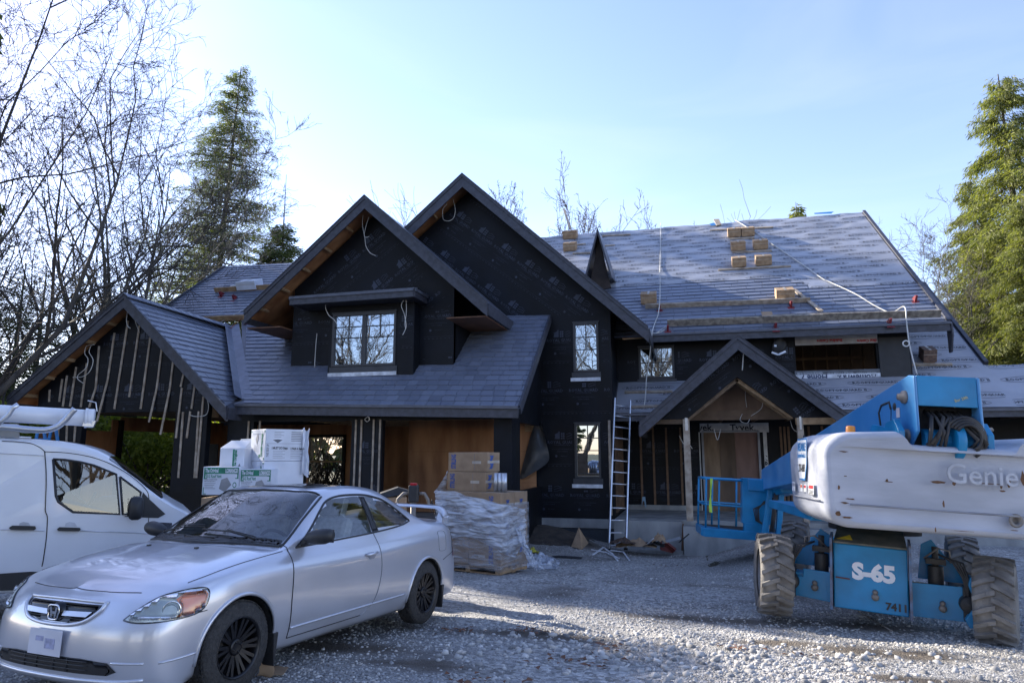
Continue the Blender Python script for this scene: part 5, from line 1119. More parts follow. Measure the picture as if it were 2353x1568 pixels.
def patch(name, poly, f, mat, off=.004, res=.012, th=0, parent=CAR, smoothp=True, **k):
    """conforming patch: 2D polygon filled with a fine grid and dropped on the shell"""
    xs_ = [p[0] for p in poly]; ys_ = [p[1] for p in poly]; V = []; Fc = []; idx = {}
    x = min(xs_)
    cells = []
    nx = int((max(xs_)-min(xs_))/res)+1; ny = int((max(ys_)-min(ys_))/res)+1
    sgn = sum(poly[i][0]*poly[(i+1) % len(poly)][1]-poly[(i+1) % len(poly)][0]*poly[i][1] for i in range(len(poly)))
    for i in range(nx):
        for j in range(ny):
            x0, y0 = min(xs_)+i*res, min(ys_)+j*res; c = [(x0, y0), (x0+res, y0), (x0+res, y0+res), (x0, y0+res)]
            ins = [inpoly(a, b, poly) for a, b in c]
            if not any(ins): continue
            if not all(ins): c = clip_any(poly, c)
            if len(c) < 3: continue
            ff = []
            for a, b in c:
                key = (round(a, 5), round(b, 5))
                if key not in idx:
                    h = f(a, b, off=off, **k)
                    if h is None: ff = None; break
                    idx[key] = len(V); V.append(h)
                ff.append(idx[key])
            if ff: Fc.append(tuple(ff))
    me = mk(name, V, Fc, mat, smooth=True); return link(name, me, parent, False)
def clip_any(poly, cell):
    return clip_convex(poly, cell)
for s in (-1, 1):
    seam('door_seam', [(.53, .95), (.515, .8), (.50, .55), (.525, .26)], hitS, .0035, sgn=s); seam('door_seam', [(.525, .26), (1.48, .265)], hitS, .0035, sm=False, sgn=s)
    seam('door_seam', [(1.48, .265), (1.58, .30), (1.68, .42), (1.735, .62), (1.725, .82), (1.705, .96)], hitS, .0035, mat=M('seam_light', (.25, .26, .29), .5), sgn=s)
    seam('side_moulding', [(.53, .335), (1.3, .34), (2.2, .345)], hitS, .009, mat=paint, sgn=s)
    seam('window_trim', [(.66, .918), (.86, 1.055), (1.02, 1.175), (1.16, 1.262), (1.35, 1.300), (1.60, 1.308), (1.78, 1.302), (1.95, 1.277), (2.10, 1.238), (2.30, 1.13), (2.43, 1.035)], hitS, .012, sgn=s, off=0)
    seam('window_trim', [(.62, .915), (1.2, .94), (1.72, .962), (2.2, .995), (2.43, 1.03)], hitS, .009, sgn=s, off=0)
    patch('pillar_trim', [(1.665, 1.295), (1.755, 1.29), (1.80, .975), (1.70, .96)], hitS, blackpl, off=.006, sgn=s, res=.02)
    patch('mirror_base', [(.60, .915), (.62, .925), (.76, 1.0), (.80, .935)], hitS, blackpl, off=.008, sgn=s, res=.02)
    seam('hood_seam', [(-.40, s*.725), (-.30, s*.735), (-.1, s*.742), (.2, s*.748), (.47, s*.748)], hitT, .003, off=.001)
    seam('windshield_trim', [(.50, s*.70), (.66, s*.672), (.83, s*.637), (1.0, s*.605), (1.13, s*.575)], hitT, .011, off=.0)
    seam('bumper_seam', [(-.315, .60), (-.40, .592), (-.47, .585)], hitS, .003, sgn=s)
    seam('bumper_seam', [(2.955, .60), (3.1, .64), (3.3, .67)], hitS, .003, sgn=s)
    for ax, az in AX:
        m_ = MB(); P = []
        for k in range(25):
            a = math.pi*(-.04+1.08*k/24); x, z = ax+(AR_+.012)*math.cos(a), az+(AR_+.012)*math.sin(a); h = hitS(x, z, s, .002)
            if h is not None: P.append(h)
        m_.tube(P, .014, 6); m_.obj('arch_lip', paint, CAR, False)
        m_ = MB(); V = []; n = 20
        for k in range(n+1):
            a = math.pi*(-.1+1.2*k/n)
            for y in (.82, .45): V.append((ax+(AR_-.002)*math.cos(a), s*y, az+(AR_-.002)*math.sin(a)))
        m_.add(V, [(2*k, 2*k+1, 2*k+3, 2*k+2) for k in range(n)]); m_.add([(ax-.4, s*.46, .1), (ax+.4, s*.46, .1), (ax+.4, s*.46, .7), (ax-.4, s*.46, .7)], [(0, 1, 2, 3)]); m_.obj('wheel_well', M('well_black', (.012, .012, .013), .9), CAR, False)
        m_ = MB(); m_.prism([(ax+.335, s*.70, .335), (ax+.365, s*.69, .10), (ax+.375, s*.69, .10), (ax+.385, s*.70, .335)], (0, s*.14, 0)); m_.obj('mud_flap', blackpl, CAR, False, bevel=.004)
seam('header_trim', [(1.13, -.56), (1.075, -.31), (1.045, 0), (1.075, .31), (1.13, .56)], hitT, .009, off=0)
seam('cowl', [(.50, -.69), (.36, -.37), (.295, 0), (.36, .37), (.50, .69)], hitT, .018, off=-.004)
patch('cowl_panel', [(.50, -.70), (.33, -.37), (.26, 0), (.33, .37), (.50, .70), (.56, .66), (.42, .35), (.35, 0), (.42, -.35), (.56, -.66)], hitT, blackpl, off=.006, res=.03)
seam('hood_edge_seam', [(-.575, -.52), (-.625, -.30), (-.640, 0), (-.625, .30), (-.575, .52)], lambda a, b, off=.0: hitT(a, b, off), .0035)
# lights
for s in (-1, 1):
    # outline on the front quarter, walked as (angle along the corner, height)
    def hq(u, v, off=.004, s=s):  # u: 0 at front .. 1 at rear of lamp
        u = u*.86+.02; v = v*1.06-.04; a = rad(10+62*u); d = Vector((math.cos(a), -s*math.sin(a), 0)); tgt = Vector((-.52+.30*u, s*(.56+.10*u), v)); h = BT_.ray_cast(tgt-d*1.5, d)
        if h[0] is None: return None
        return h[0]-d*off
    lamp = [(-.22, .585), (.05, .645), (.35, .705), (.75, .738), (1.02, .735), (1.08, .70), (1.02, .63), (.86, .592), (.5, .575), (.1, .572)]
    hl = patch('headlight', lamp, hq, M('lamp_reflector', (.70, .76, .76), .45, metal=0, var=.1, scale=9), off=.006, res=.022)
    amb = [(.56, .578), (.66, .60), (.70, .635), (.64, .67), (.60, .690), (.74, .731), (1.0, .730), (1.06, .70), (1.0, .634), (.86, .598)]
    patch('indicator_lens', amb, hq, M('amber_lens', (.95, .26, .05), .15, coat=.6), off=.011, res=.022, parent=hl)
    c = hq(.56, .635, off=.012)
    d_ = Vector((math.cos(rad(47)), -s*math.sin(rad(47)), 0)); R_ = d_.to_track_quat('Z', 'Y').to_matrix()
    m_ = MB(); m_.rev([(.055, 0), (.05, -.004), (.043, .006), (.02, .02), (.0, .024)], c, 'z', 20, R=R_); m_.obj('lamp_bowl', M('bowl', (.8, .84, .84), .08, metal=.9), hl, False)
    lp_ = [hq(*p, off=.004) for p in smooth2(lamp+[lamp[0]], 4)]; m_ = MB(); m_.tube([p for p in lp_ if p is not None], .005, 5, cap=False); m_.obj('lamp_gasket', blackpl, hl, False)
    patch('lamp_cover', lamp, hq, lensglass, off=.018, res=.022, parent=hl)
    patch('tail_light', [(3.24, .62), (3.32, .60), (3.46, .60), (3.44, .80), (3.30, .92), (3.27, .86)], hitS, M('red_lens', (.35, .01, .012), .15, coat=.6), off=.006, sgn=s, res=.03)
# grille

def fp(name, poly, mat, off, parent=CAR, res=.02): return patch(name, poly, hitF, mat, off=off, res=res, parent=parent)

gr = fp('grille', [(-.36, .655), (.36, .655), (.33, .615), (.26, .565), (.14, .545), (-.14, .545), (-.26, .565), (-.33, .615)], blackgl, .003)
for s in (-1, 1): fp('grille_bar', [(s*.07, .612), (s*.31, .618), (s*.28, .588), (s*.07, .584)], paint, .022, gr)
seam('grille_frame', [(-.36, .665), (-.35, .62), (-.27, .560), (-.15, .535), (0, .53), (.15, .535), (.27, .560), (.35, .62), (.36, .665)], hitF, .013, mat=paint, parent=gr, off=.006)
seam('grille_frame', [(-.37, .668), (0, .672), (.37, .668)], hitF, .012, mat=paint, parent=gr, off=.002)
for z in (.57, .60, .635): seam('grille_rib', [(-.3, z), (.3, z)], hitF, .003, mat=blackpl, sm=False, parent=gr, off=.006)
# emblem : framed letter
em = MB(); c = hitF(0, .60, .035); x = c.x
def eb(y0, z0, y1, z1, w=.009): em.board((x, y0, c.z+z0), (x, y1, c.z+z1), w, .012, up=(1, 0, 0) if False else (0, abs(z1-z0), abs(y1-y0)))
def er(pts): em.prism([(x, a, c.z+b) for a, b in pts], (.008, 0, 0))
er([(-.036, .030), (-.020, .030), (-.015, .006), (.015, .006), (.020, .030), (.036, .030), (.022, -.032), (.010, -.032), (.013, -.010), (-.013, -.010), (-.010, -.032), (-.022, -.032)])
em.tube([(x, .052*math.copysign(abs(math.cos(a))**.5, math.cos(a))*(1-.12*(math.sin(a) < 0)), c.z+.044*math.copysign(abs(math.sin(a))**.5, math.sin(a))) for a in [2*math.pi*k/28 for k in range(29)]], .0055, 6, cap=False)
em.obj('emblem', chrome, gr, False)
m_ = MB(); m_.rev([(.0, 0), (.055, 0), (.06, .04)], (x+.012, 0, c.z), 'x', 24); m_.obj('emblem_backing', blackgl, gr, False)
# lower intake, lip and plate
lo_ = fp('lower_intake', [(-.56, .285), (-.50, .335), (-.3, .35), (.3, .35), (.50, .335), (.56, .285), (.50, .262), (-.50, .262)], M('intake_black', (.012, .013, .016), .6), .004)
for z in (.285, .31, .333): seam('intake_bar', [(-.36, z), (.36, z)], hitF, .005, mat=blackpl, sm=False, parent=lo_, off=.007)
for y in (-.2, -.08, .08, .2): seam('intake_bar', [(y, .268), (y, .345)], hitF, .004, mat=blackpl, sm=False, parent=lo_, off=.007)
seam('bumper_lip', [(-.70, .235), (-.5, .225), (0, .222), (.5, .225), (.70, .235)], hitF, .014, mat=paint, off=0)
for s in (-1, 1): seam('bumper_crease', [(-.60, .33), (-.45, .338), (-.36, .345)], hitS, .008, mat=paint, sgn=s, off=0); seam('bumper_crease', [(s*.52, .335), (s*.62, .333), (s*.70, .332)], hitF, .008, mat=paint, off=0)
m_ = MB(); cp = hitF(0, .43, .02); m_.box((cp.x, .0, .425), (.006, .305, .155)); pl_ = m_.obj('number_plate', M('plate_white', (.60, .61, .68), .5, var=.05), CAR, False, bevel=.003)
m_ = MB(); m_.box((cp.x-.0045, -.05, .42), (.002, .09, .06)); m_.box((cp.x-.0045, .05, .445), (.002, .07, .03)); m_.obj('plate_smudge', M('plate_blue', (.36, .38, .55), .5, var=.15, scale=30), pl_, False)
# wipers and nozzles
for (y0, y1) in ((-.52, .02), (.02, .56)):
    a, b = hitT(.40 if y0 < -.1 else .33, y0, .03), hitT(.47+.02, y1*.9, .025); b2 = hitT(.62, (y0+y1)/2+.25, .02); a = hitT(.385 if y0 < 0 and y0 < -.1 else .30, y0, .035)
    bl0, bl1 = hitT(.44, y0+.02, .025), hitT(.50 if y1 > .3 else .40, y1, .03); m_ = MB(); m_.tube([bl0, (bl0+bl1)/2+Vector((0, 0, .02)), bl1], .007, 5); m_.tube([bl0+Vector((0, 0, .015)), (bl0+bl1)/2+Vector((-.02, 0, .035))], .005, 5); m_.obj('wiper', blackpl, CAR, False)
for y in (-.22, .28):
    c = hitT(.12, y, .0); m_ = MB(); m_.prism([c+Vector((-.012, -.010, .0)), c+Vector((.015, -.012, .0)), c+Vector((.018, .012, .0)), c+Vector((-.012, .010, 0))], (.004, 0, .012)); m_.obj('washer_nozzle', blackpl, CAR, False)
patch('sunroof', [(1.22, -.36), (1.20, 0), (1.22, .36), (1.62, .38), (1.62, -.38)], hitT, M('sunroof_glass', (.015, .014, .012), .08, spec=.8), off=.006, res=.04)
# door handle, fuel flap, mirror
for s in (-1, 1):
    c = hitS(1.585, .785, s, .0); m_ = MB(); m_.tube([c+Vector((-.10, -s*-.0, 0))+Vector((0, s*.004, 0)), c+Vector((-.085, s*.028, 0)), c+Vector((-.01, s*.032, .004)), c+Vector((.07, s*.010, .006))], .013, 8); m_.obj('door_handle', paint, CAR, False)
    patch('handle_recess', [(1.50, .775), (1.54, .74), (1.61, .742), (1.65, .775), (1.61, .80), (1.53, .80)], hitS, M('recess', (.30, .31, .35), .4, metal=.5), off=.0025, sgn=s, res=.02)
    m_ = MB(); bx = [( .62, .80), (.60, .90), (.655, 1.0), (.70, 1.02), (.79, 1.0), (.80, .90)]
    prof = [(0, .02), (.03, .055), (.10, .075), (.18, .078), (.235, .06), (.25, .02)]
    V = []
    for u, r_ in prof:
        for k in range(14):
            a = 2*math.pi*k/14; V.append((.70+u*.10+r_*.85*math.cos(a)*(1.0), s*(.775+u), .985+.35*u*.3+r_*.80*math.sin(a)))
    m_.add(V, [(i*14+k, i*14+(k+1) % 14, (i+1)*14+(k+1) % 14, (i+1)*14+k) for i in range(5) for k in range(14)]+[tuple(range(70, 84))], True); mi = m_.obj('side_mirror', blackpl, CAR, False)
    m_ = MB(); m_.prism([(.68, s*.755, .93), (.80, s*.755, .945), (.78, s*.83, 1.0), (.70, s*.83, .97)], (0, 0, .035)); m_.obj('mirror_arm', blackpl, mi, False)
    m_ = MB(); m_.box((.789, s*.895, 1.0), (.004, .19, .10)); m_.obj('mirror_glass', chrome, mi, False)
seam('fuel_flap_seam', [(2.86, .74), (2.88, .70), (3.0, .70), (3.02, .74), (3.02, .86), (3.0, .90), (2.88, .90), (2.86, .86), (2.86, .74)], hitS, .0025, mat=MATS['seam_light'], sgn=-1)
# spoiler
m_ = MB(); prf = [(-.0, 0), (.06, .028), (.15, .034), (.19, .02), (.16, .0), (.06, -.004)]
V = []; ys_ = [-.69, -.66, -.60, -.3, 0, .3, .60, .66, .69]; zs_ = [-.10, -.045, 0, .012, .016, .012, 0, -.045, -.10]
for y, z in zip(ys_, zs_):
    for a, b in prf: V.append((3.17+a*(1 if abs(y) < .65 else .9)+.02, y, 1.125+z+b))
m_.add(V, [(i*6+k, i*6+(k+1) % 6, (i+1)*6+(k+1) % 6, (i+1)*6+k) for i in range(8) for k in range(6)], True)
for s in (-1, 1): m_.hexa([(3.19, s*.62, 1.0), (3.33, s*.62, 1.0), (3.33, s*.69, .97), (3.19, s*.69, .97)], [(3.21, s*.63, 1.09), (3.34, s*.63, 1.09), (3.34, s*.68, 1.06), (3.21, s*.68, 1.06)])
m_.obj('spoiler', paint, CAR, False)
# wheels
def car_wheel(ax, s, steer=0):
    w_ = thing('wheel', None, None, (ax, s*.735, .305)); w_.parent = CAR; w_.rotation_euler = (0, 0, steer)
    m_ = MB(); W2 = .1; m_.rev([(.195, W2), (.215, W2+.004), (.262, W2+.006), (.290, W2-.012), (.303, W2-.035), (.306, 0), (.303, -W2+.035), (.290, -W2+.012), (.2, -W2)], (0, 0, 0), 'y', 48); t_ = m_.obj('tyre', tyrem, w_, False)
    m_ = MB()
    for k in range(64):
        a = 2*math.pi*k/64
        for j, yy in enumerate((-.055, 0, .055)):
            a2 = a+j*.03; R_ = Matrix.Rotation(-a2, 3, 'Y'); m_.box(R_ @ Vector((.306, 0, 0))+Vector((0, yy, 0)), (.008, .036, .021), R_ @ Matrix.Rotation(.3*(-1 if j == 0 else 1), 3, 'X'))
    m_.obj('tread', tyrem, w_, False)
    m_ = MB(); m_.rev([(.0, s*-.02), (.198, s*-.02), (.198, s*.088), (.204, s*.102), (.196, s*.104), (.186, s*.088), (.182, s*.0)], (0, 0, 0), 'y', 48)
    for k in range(10):
        a = 2*math.pi*k/10
        for da in (-.10, .10):
            a0, a1 = a+da*.9, a+da*1.25; p0 = Vector((.04*math.cos(a0), s*.055, .04*math.sin(a0))); p1 = Vector((.186*math.cos(a1), s*.082, .186*math.sin(a1))); m_.board(p0, p1, .011, .022, up=(0, 1, 0))
    m_.rev([(.052, s*.04), (.055, s*.07), (.045, s*.078), (.03, s*.074), (.0, s*.074)], (0, 0, 0), 'y', 20)
    for k in range(4): a = 2*math.pi*k/4+.4; m_.rev([(.008, s*.07), (.007, s*.084), (0, s*.086)], (.036*math.cos(a), 0, .036*math.sin(a)), 'y', 8)
    m_.obj('rim', M('black_alloy', (.006, .006, .008), .38, spec=.5), w_, False)
    m_ = MB(); m_.rev([(.0, s*.0), (.125, s*.0), (.125, s*.012), (.0, s*.012)], (0, 0, 0), 'y', 24); m_.obj('brake_disc', M('brake_steel', (.03, .03, .03), .5, metal=.7), w_, False)
    return w_
car_wheel(0, -1, rad(0)); car_wheel(0, 1); car_wheel(2.62, -1); car_wheel(2.62, 1)
# cabin
m_ = MB(); m_.b2((.2, -.72, .30), (2.9, .72, .34)); m_.b2((.42, -.70, .60), (.80, .70, .86)); m_.b2((2.45, -.66, .6), (2.9, .66, .93)); m_.obj('cabin_floor', darkint, CAR, False, bevel=.03)
m_ = MB(); m_.rev([(0, .0), (.6, .0)], (0, 0, 0), 'z', 4) if False else None
seatprof = [(.0, .34), (.10, .36), (.13, .62), (.16, .86)]
def seat(x, y, back=.62, name='seat'):
    m_ = MB(); m_.box((x, y, .48), (.50, .50, .18), Matrix.Rotation(.08, 3, 'Y')); R_ = Matrix.Rotation(.32, 3, 'Y'); m_.box((x+.33, y, .80), (.13, .48, .62), R_); s_ = m_.obj(name, fabric, CAR, False, bevel=.05)
    m_ = MB(); m_.tube([(x+.43, y-.06, 1.08), (x+.45, y-.06, 1.14)], .008); m_.tube([(x+.43, y+.06, 1.08), (x+.45, y+.06, 1.14)], .008); m_.box((x+.46, y, 1.19), (.09, .25, .17), R_); m_.obj('headrest', fabric, s_, False, bevel=.03)
seat(1.15, -.36); seat(1.15, .36)
m_ = MB(); m_.box((2.15, 0, .50), (.45, 1.15, .2)); m_.box((2.42, 0, .78), (.14, 1.15, .5), Matrix.Rotation(.4, 3, 'Y')); m_.obj('rear_seat', fabric, CAR, False, bevel=.05)
R_ = Matrix.Rotation(rad(65), 3, 'Y'); m_ = MB(); m_.tube([Vector((.86, -.36, .86))+R_ @ Vector((.185*math.cos(a), .185*math.sin(a), 0)) for a in [2*math.pi*k/24 for k in range(25)]], .014, 8, cap=False); m_.box((.84, -.36, .86), (.05, .12, .10)); m_.board((.86, -.53, .87), (.86, -.19, .87), .03, .02); m_.obj('steering_wheel', darkint, CAR, False)
m_ = MB(); V = [( .40, -.68, .90), (.34, 0, .93), (.40, .68, .90), (.86, .68, .93), (.84, .0, .95), (.80, -.2, .97), (.80, -.52, .97), (.86, -.68, .93)]; m_.prism(V, (0, 0, -.1)); m_.obj('dashboard', M('dash_grey', (.22, .225, .23), .7), CAR, False, bevel=.02)
m_ = MB(); m_.box((1.0, 0, 1.22), (.03, .20, .06)); m_.obj('rear_view_mirror', darkint, CAR, False, bevel=.01)
# ------------------------------------------------------------ boom lift
fsunblue = M('faded_sunlit_blue', (.10, .30, .56), .4, var=.18, scale=1.5, coat=.2, col2=(.035, .22, .50))  # paler boom blue: real fading plus grazing sunlight put into the colour
blue = M('machine_blue', (.008, .225, .46), .38, var=.10, scale=3, coat=.15)
greyw = M('grey_cowling', (.50, .52, .58), .42, scale=2.2, bump=.08, bscale=14, col2=(.38, .40, .45), stretch=(.6, 1, 2.2))
mudblk = M('machine_black', (.02, .02, .022), .55, scale=6, col2=(.05, .045, .04))
orange = M('beacon_orange', (.80, .28, .02), .25, coat=.5)
tyreg = M('dusty_tyre', (.24, .225, .205), .9, scale=5, col2=(.13, .12, .11), bump=.4, bscale=40)
LIFT = thing('boom_lift', 'blue and grey telescopic boom lift marked S-65 with large lugged tyres', 'boom lift', (1.864, 8.467, -.281))
LR_ = Matrix.Rotation(rad(-13.2), 3, 'Z') @ Matrix.Rotation(.054, 3, 'Y') @ Matrix.Rotation(-.025, 3, 'X'); LIFT.rotation_euler = LR_.to_euler()
TA = Matrix.Rotation(rad(19.6), 3, 'Z')
def T(mb):  # turret frame -> chassis frame
    mb.v = [tuple(TA @ Vector(p)+Vector((0, 1.25, 0))) for p in mb.v]; return mb
def lobj(mb, name, mat, parent=LIFT, **k): return mb.obj(name, mat, parent, False, **k)
def big_wheel(x, y, steer, s):
    w_ = thing('wheel', None, None, (x, y, .45)); w_.parent = LIFT; w_.rotation_euler = (0, 0, steer)
    m_ = MB(); h = .165; m_.rev([(.27, -h+.01), (.30, -h), (.37, -h-.012), (.408, -h+.015), (.415, -h+.04), (.415, h-.04), (.408, h-.015), (.37, h+.012), (.30, h), (.27, h-.01)], (0, 0, 0), 'x', 48); ty_ = lobj(m_, 'tyre', tyreg, w_)
    m_ = MB(); n = 20
    for k in range(n):
        for sd in (-1, 1):
            a = 2*math.pi*(k+.5*(sd > 0))/n; c, s_ = math.cos(a), math.sin(a); da = .20
            def pt(u, v, r_): aa = a+v; return (sd*u, r_*math.cos(aa), r_*math.sin(aa))
            # bent lug: inner straight part and outer slanted part
            for (u0, u1, v0, v1) in ((-.015, .06, -.02, .04), (.06, .172, .04, .17)):
                w2 = .062; A = [pt(u0, v0-w2, .405), pt(u1, v1-w2, .40), pt(u1, v1+w2, .40), pt(u0, v0+w2, .405)]; B = [pt(u0, v0-w2*.8, .452), pt(u1, v1-w2*.8, .448 if u1 < .1 else .442), pt(u1, v1+w2*.8, .448 if u1 < .1 else .442), pt(u0, v0+w2*.8, .452)]
                m_.hexa(A, B)
    lobj(m_, 'tread_lugs', tyreg, w_)
    m_ = MB(); m_.rev([(.0, -.02*s), (.20, -.02*s), (.24, s*.05), (.265, s*.13), (.285, s*.15), (.275, s*-.15), (.24, s*-.12), (.2, s*-.04)], (0, 0, 0), 'x', 32); lobj(m_, 'rim', M('rim_grey', (.20, .20, .21), .6, scale=6, col2=(.12, .11, .10)), w_)
    m_ = MB(); m_.rev([(.0, s*.10), (.085, s*.10), (.10, s*.0), (.10, s*-.12), (0, s*-.12)], (0, 0, 0), 'x', 20); lobj(m_, 'hub', mudblk, w_)
    return w_
big_wheel(-1.04, 0, rad(14), -1); big_wheel(1.08, 0, rad(-10), 1); big_wheel(-1.03, 2.5, 0, -1); big_wheel(1.03, 2.5, 0, 1)
def plate(name, xz, y, th=.02, mat=blue, parent=LIFT): m_ = MB(); m_.prism([(a, y, b) for a, b in xz], (0, th, 0)); return lobj(m_, name, mat, parent, bevel=.004)
# chassis
plate('axle_plate', [(-.86, .25), (-.40, .22), (-.40, .54), (-.72, .55), (-.72, .46), (-.80, .46), (-.80, .56), (-.90, .58), (-.93, .35)], .02)
plate('axle_plate', [(.33, .20), (.98, .22), (.98, .30), (.80, .32), (.80, .46), (.90, .50), (.86, .56), (.33, .54)], .02)
m_ = MB(); m_.b2((-.90, .06, .25), (.95, .30, .50)); lobj(m_, 'axle_beam', blue, bevel=.01)
m_ = MB(); m_.b2((-.40, -.10, .20), (.31, 2.6, .88)); lobj(m_, 'chassis_box', blue, bevel=.012)
m_ = MB(); m_.prism([(-.41, -.16, .18), (-.41, -.16, .93), (-.41, .1, .98), (-.41, .1, .18)], (-.025, 0, 0)); lobj(m_, 'panel_edge', M('scraped_blue', (.12, .20, .34), .6, scale=8, col2=(.10, .06, .04))); m_ = MB(); m_.prism([(.32, -.16, .18), (.32, -.16, .93), (.32, .1, .98), (.32, .1, .18)], (.025, 0, 0)); lobj(m_, 'panel_edge', M('scraped_blue', (.12, .20, .34), .6, scale=8, col2=(.10, .06, .04)))
m_ = MB(); m_.hexa([(-.40, -.12, .882), (.31, -.12, .882), (.28, 1.0, 1.12), (-.36, 1.0, 1.12)], [(-.40, -.12, .90), (.31, -.12, .90), (.28, 1.0, 1.14), (-.36, 1.0, 1.14)]); lobj(m_, 'deck_plate', M('dusty_deck', (.07, .075, .06), .7, scale=6, col2=(.16, .15, .12)))
m_ = MB(); m_.prism([(-.37, -.04, .922), (-.21, -.04, .922), (-.24, .12, .962)], (0, 0, .003)); lobj(m_, 'warning_label', M('yellow_label', (.75, .50, .03), .5))
wl = M('lettering_white', (.78, .80, .84), .5, var=.04)
m_ = MB(); place2d(m_, text_geo('S-65', .23, .013, 3), (-.01, -.106, .60), (1, 0, 0), (0, 0, 1)); lobj(m_, 'lettering', wl, fix=False)
m_ = MB(); place2d(m_, text_geo('7411', .105, .004, 2), (.20, -.106, .28), (1, 0, 0), (0, 0, 1)); lobj(m_, 'lettering', mudblk, fix=False)
m_ = MB(); m_.board((-.38, -.115, .52), (-.24, -.115, .515), .012, .01, up=(0, 0, 1)); lobj(m_, 'rust_scrape', M('rust_red', (.13, .045, .03), .8))
for x, z in ((-.0, .36), (-.60, .36), (.62, .32)):
    m_ = MB(); m_.rev([(0, -.03), (.022, -.03), (.028, 0)], (x, -.115 if x == 0 or x == -.0 else .0, z+.05), 'y', 12); m_.rev([(0, -.03), (.035, -.03), (.038, 0)], (x, -.11 if x == -.0 else .005, z), 'y', 12); lobj(m_, 'tie_down_lug', M('worn_steel', (.22, .20, .18), .6, metal=.5))
for s in (-1, 1):
    x = s*.56+.02; m_ = MB(); m_.rev([(.0, .45), (.075, .45), (.075, .72), (.0, .72)], (x, .20, 0), 'z', 20); m_.rev([(0, .72), (.032, .72), (.032, .92), (0, .92)], (x, .20, 0), 'z', 12); m_.box((x, .20, .77), (.19, .11, .06)); lobj(m_, 'lift_cylinder', mudblk, bevel=.004)
    plate('strut_plate', [(s*.42, .55), (s*.46, .92), (s*.56, .98), (s*.62, .90), (s*.82, .66), (s*.90, .55)], .38)
    m_ = MB(); m_.box((s*.87, .05, .40), (.14, .18, .34)); m_.rev([(.0, -.09), (.085, -.07), (.095, .1), (0, .1)], (s*.85, -.02, .40), 'y', 16); lobj(m_, 'steer_knuckle', mudblk, bevel=.01)
    for k in range(4):
        r0 = .011; o = k*.03; m_ = MB(); m_.tube([(s*(.60+o), .05, .86-o*.4), (s*(.72+o), -.02, .80), (s*(.80+o*.5), -.06, .66), (s*(.84), -.05, .50-o), (s*.80, -.02, .38)], r0, 7); lobj(m_, 'hose', mudblk)
    m_ = MB(); m_.tube([(s*.47, .1, .80), (s*.60, .05, .92), (s*.70, .05, .90), (s*.71, .05, .78)], .010, 6); lobj(m_, 'hose', MATS['worn_steel'])
m_ = MB(); R9 = Matrix.Rotation(rad(-2), 3, 'Z'); m_.prism([(.84, -.12, .18), (.93, -.12, .22), (.98, -.12, .42), (.95, -.12, .66), (.86, -.12, .68), (.84, -.12, .60), (.90, -.12, .42), (.80, -.12, .26)], (0, .26, 0)); lobj(m_, 'steer_yoke', blue, bevel=.008)
# turret
m_ = MB(); m_.rev([(.0, .95), (.52, .95), (.52, 1.10), (0, 1.10)], (0, 0, 0), 'z', 40); lobj(T(m_), 'slew_ring', mudblk)
m_ = MB(); m_.b2((-1.05, -1.1, 1.10), (1.05, 1.0, 1.2)); lobj(T(m_), 'turret_plate', blue)
m_ = MB(); m_.prism([(-.42, -1.55, 1.2), (-.42, -.3, 1.2), (-.42, -1.2, 2.2), (-.42, -1.6, 2.15)], (.05, 0, 0)); m_.prism([(.37, -1.55, 1.2), (.37, -.3, 1.2), (.37, -1.2, 2.2), (.37, -1.6, 2.15)], (.05, 0, 0)); lobj(T(m_), 'boom_mount', blue)
# counterweight : rounded shell with a notch, lofted outline
def rounded(outline, r, n=5):
    out = []; m = len(outline)
    for i in range(m):
        p0, p, p1 = Vector(outline[i-1]), Vector(outline[i]), Vector(outline[(i+1) % m]); rr = r[i] if isinstance(r, (list, tuple)) else r
        a = (p0-p).normalized(); b = (p1-p).normalized(); rr = min(rr, (p0-p).length*.45, (p1-p).length*.45)
        for k in range(n+1): t = k/n; q0 = p+a*rr; q1 = p+b*rr; out.append(tuple(((1-t)**2)*q0+2*t*(1-t)*p+t*t*q1))
    return out
CWo = [(-1.16, 1.22), (-1.02, 1.12), (1.02, 1.12), (1.16, 1.22), (1.20, 1.9), (1.12, 2.06), (.66, 2.09), (.60, 1.965), (-.40, 1.965), (-.47, 2.09), (-1.06, 2.05), (-1.20, 1.9)]
rO = rounded(CWo, [.08, .08, .08, .08, .12, .12, .06, .08, .08, .10, .12, .12], 5)
def inset(poly, d, c=(0, 1.6)):
    out = []
    for x, z in poly: out.append((x-d*math.copysign(min(1, abs(x)/.9), x), z-d*.8*max(-1, min(1, (z-c[1])/.4))))
    return out
stations = [(-2.125, .075), (-2.122, .05), (-2.108, .022), (-2.07, 0), (-1.0, 0), (-.75, .01), (-.60, .05), (-.58, .09)]
m_ = MB(); V = []; n = len(rO)
for y, d in stations: V += [(x, y+.10*(abs(x)/1.2)**3*(1 if y < -1.5 else 0), z) for x, z in inset(rO, d)]
Fs = [(i*n+k, i*n+(k+1) % n, (i+1)*n+(k+1) % n, (i+1)*n+k) for i in range(len(stations)-1) for k in range(n)]
m_.add(V, Fs, True)
from mathutils.geometry import tessellate_polygon as tess
for ii in (0, len(stations)-1):
    loop = [Vector(v) for v in V[ii*n:(ii+1)*n]]; m_.add(loop, [tuple(t) for t in tess([loop])], False)
CWT = lobj(T(m_), 'counterweight', greyw)
def rearface(x, z): return -2.129+.10*(abs(x)/1.2)**3
def onrear(name, g, c, mat, u=(1, 0, 0), v=(0, 0, 1), off=.004, parent=None):
    m_ = MB(); V_, F_ = g; P = [(c[0]+a, rearface(c[0]+a, 0)-off, c[1]+b) for a, b, *_ in V_]; m_.add(P, F_); return lobj(T(m_), name, mat, parent or CWT, fix=False)
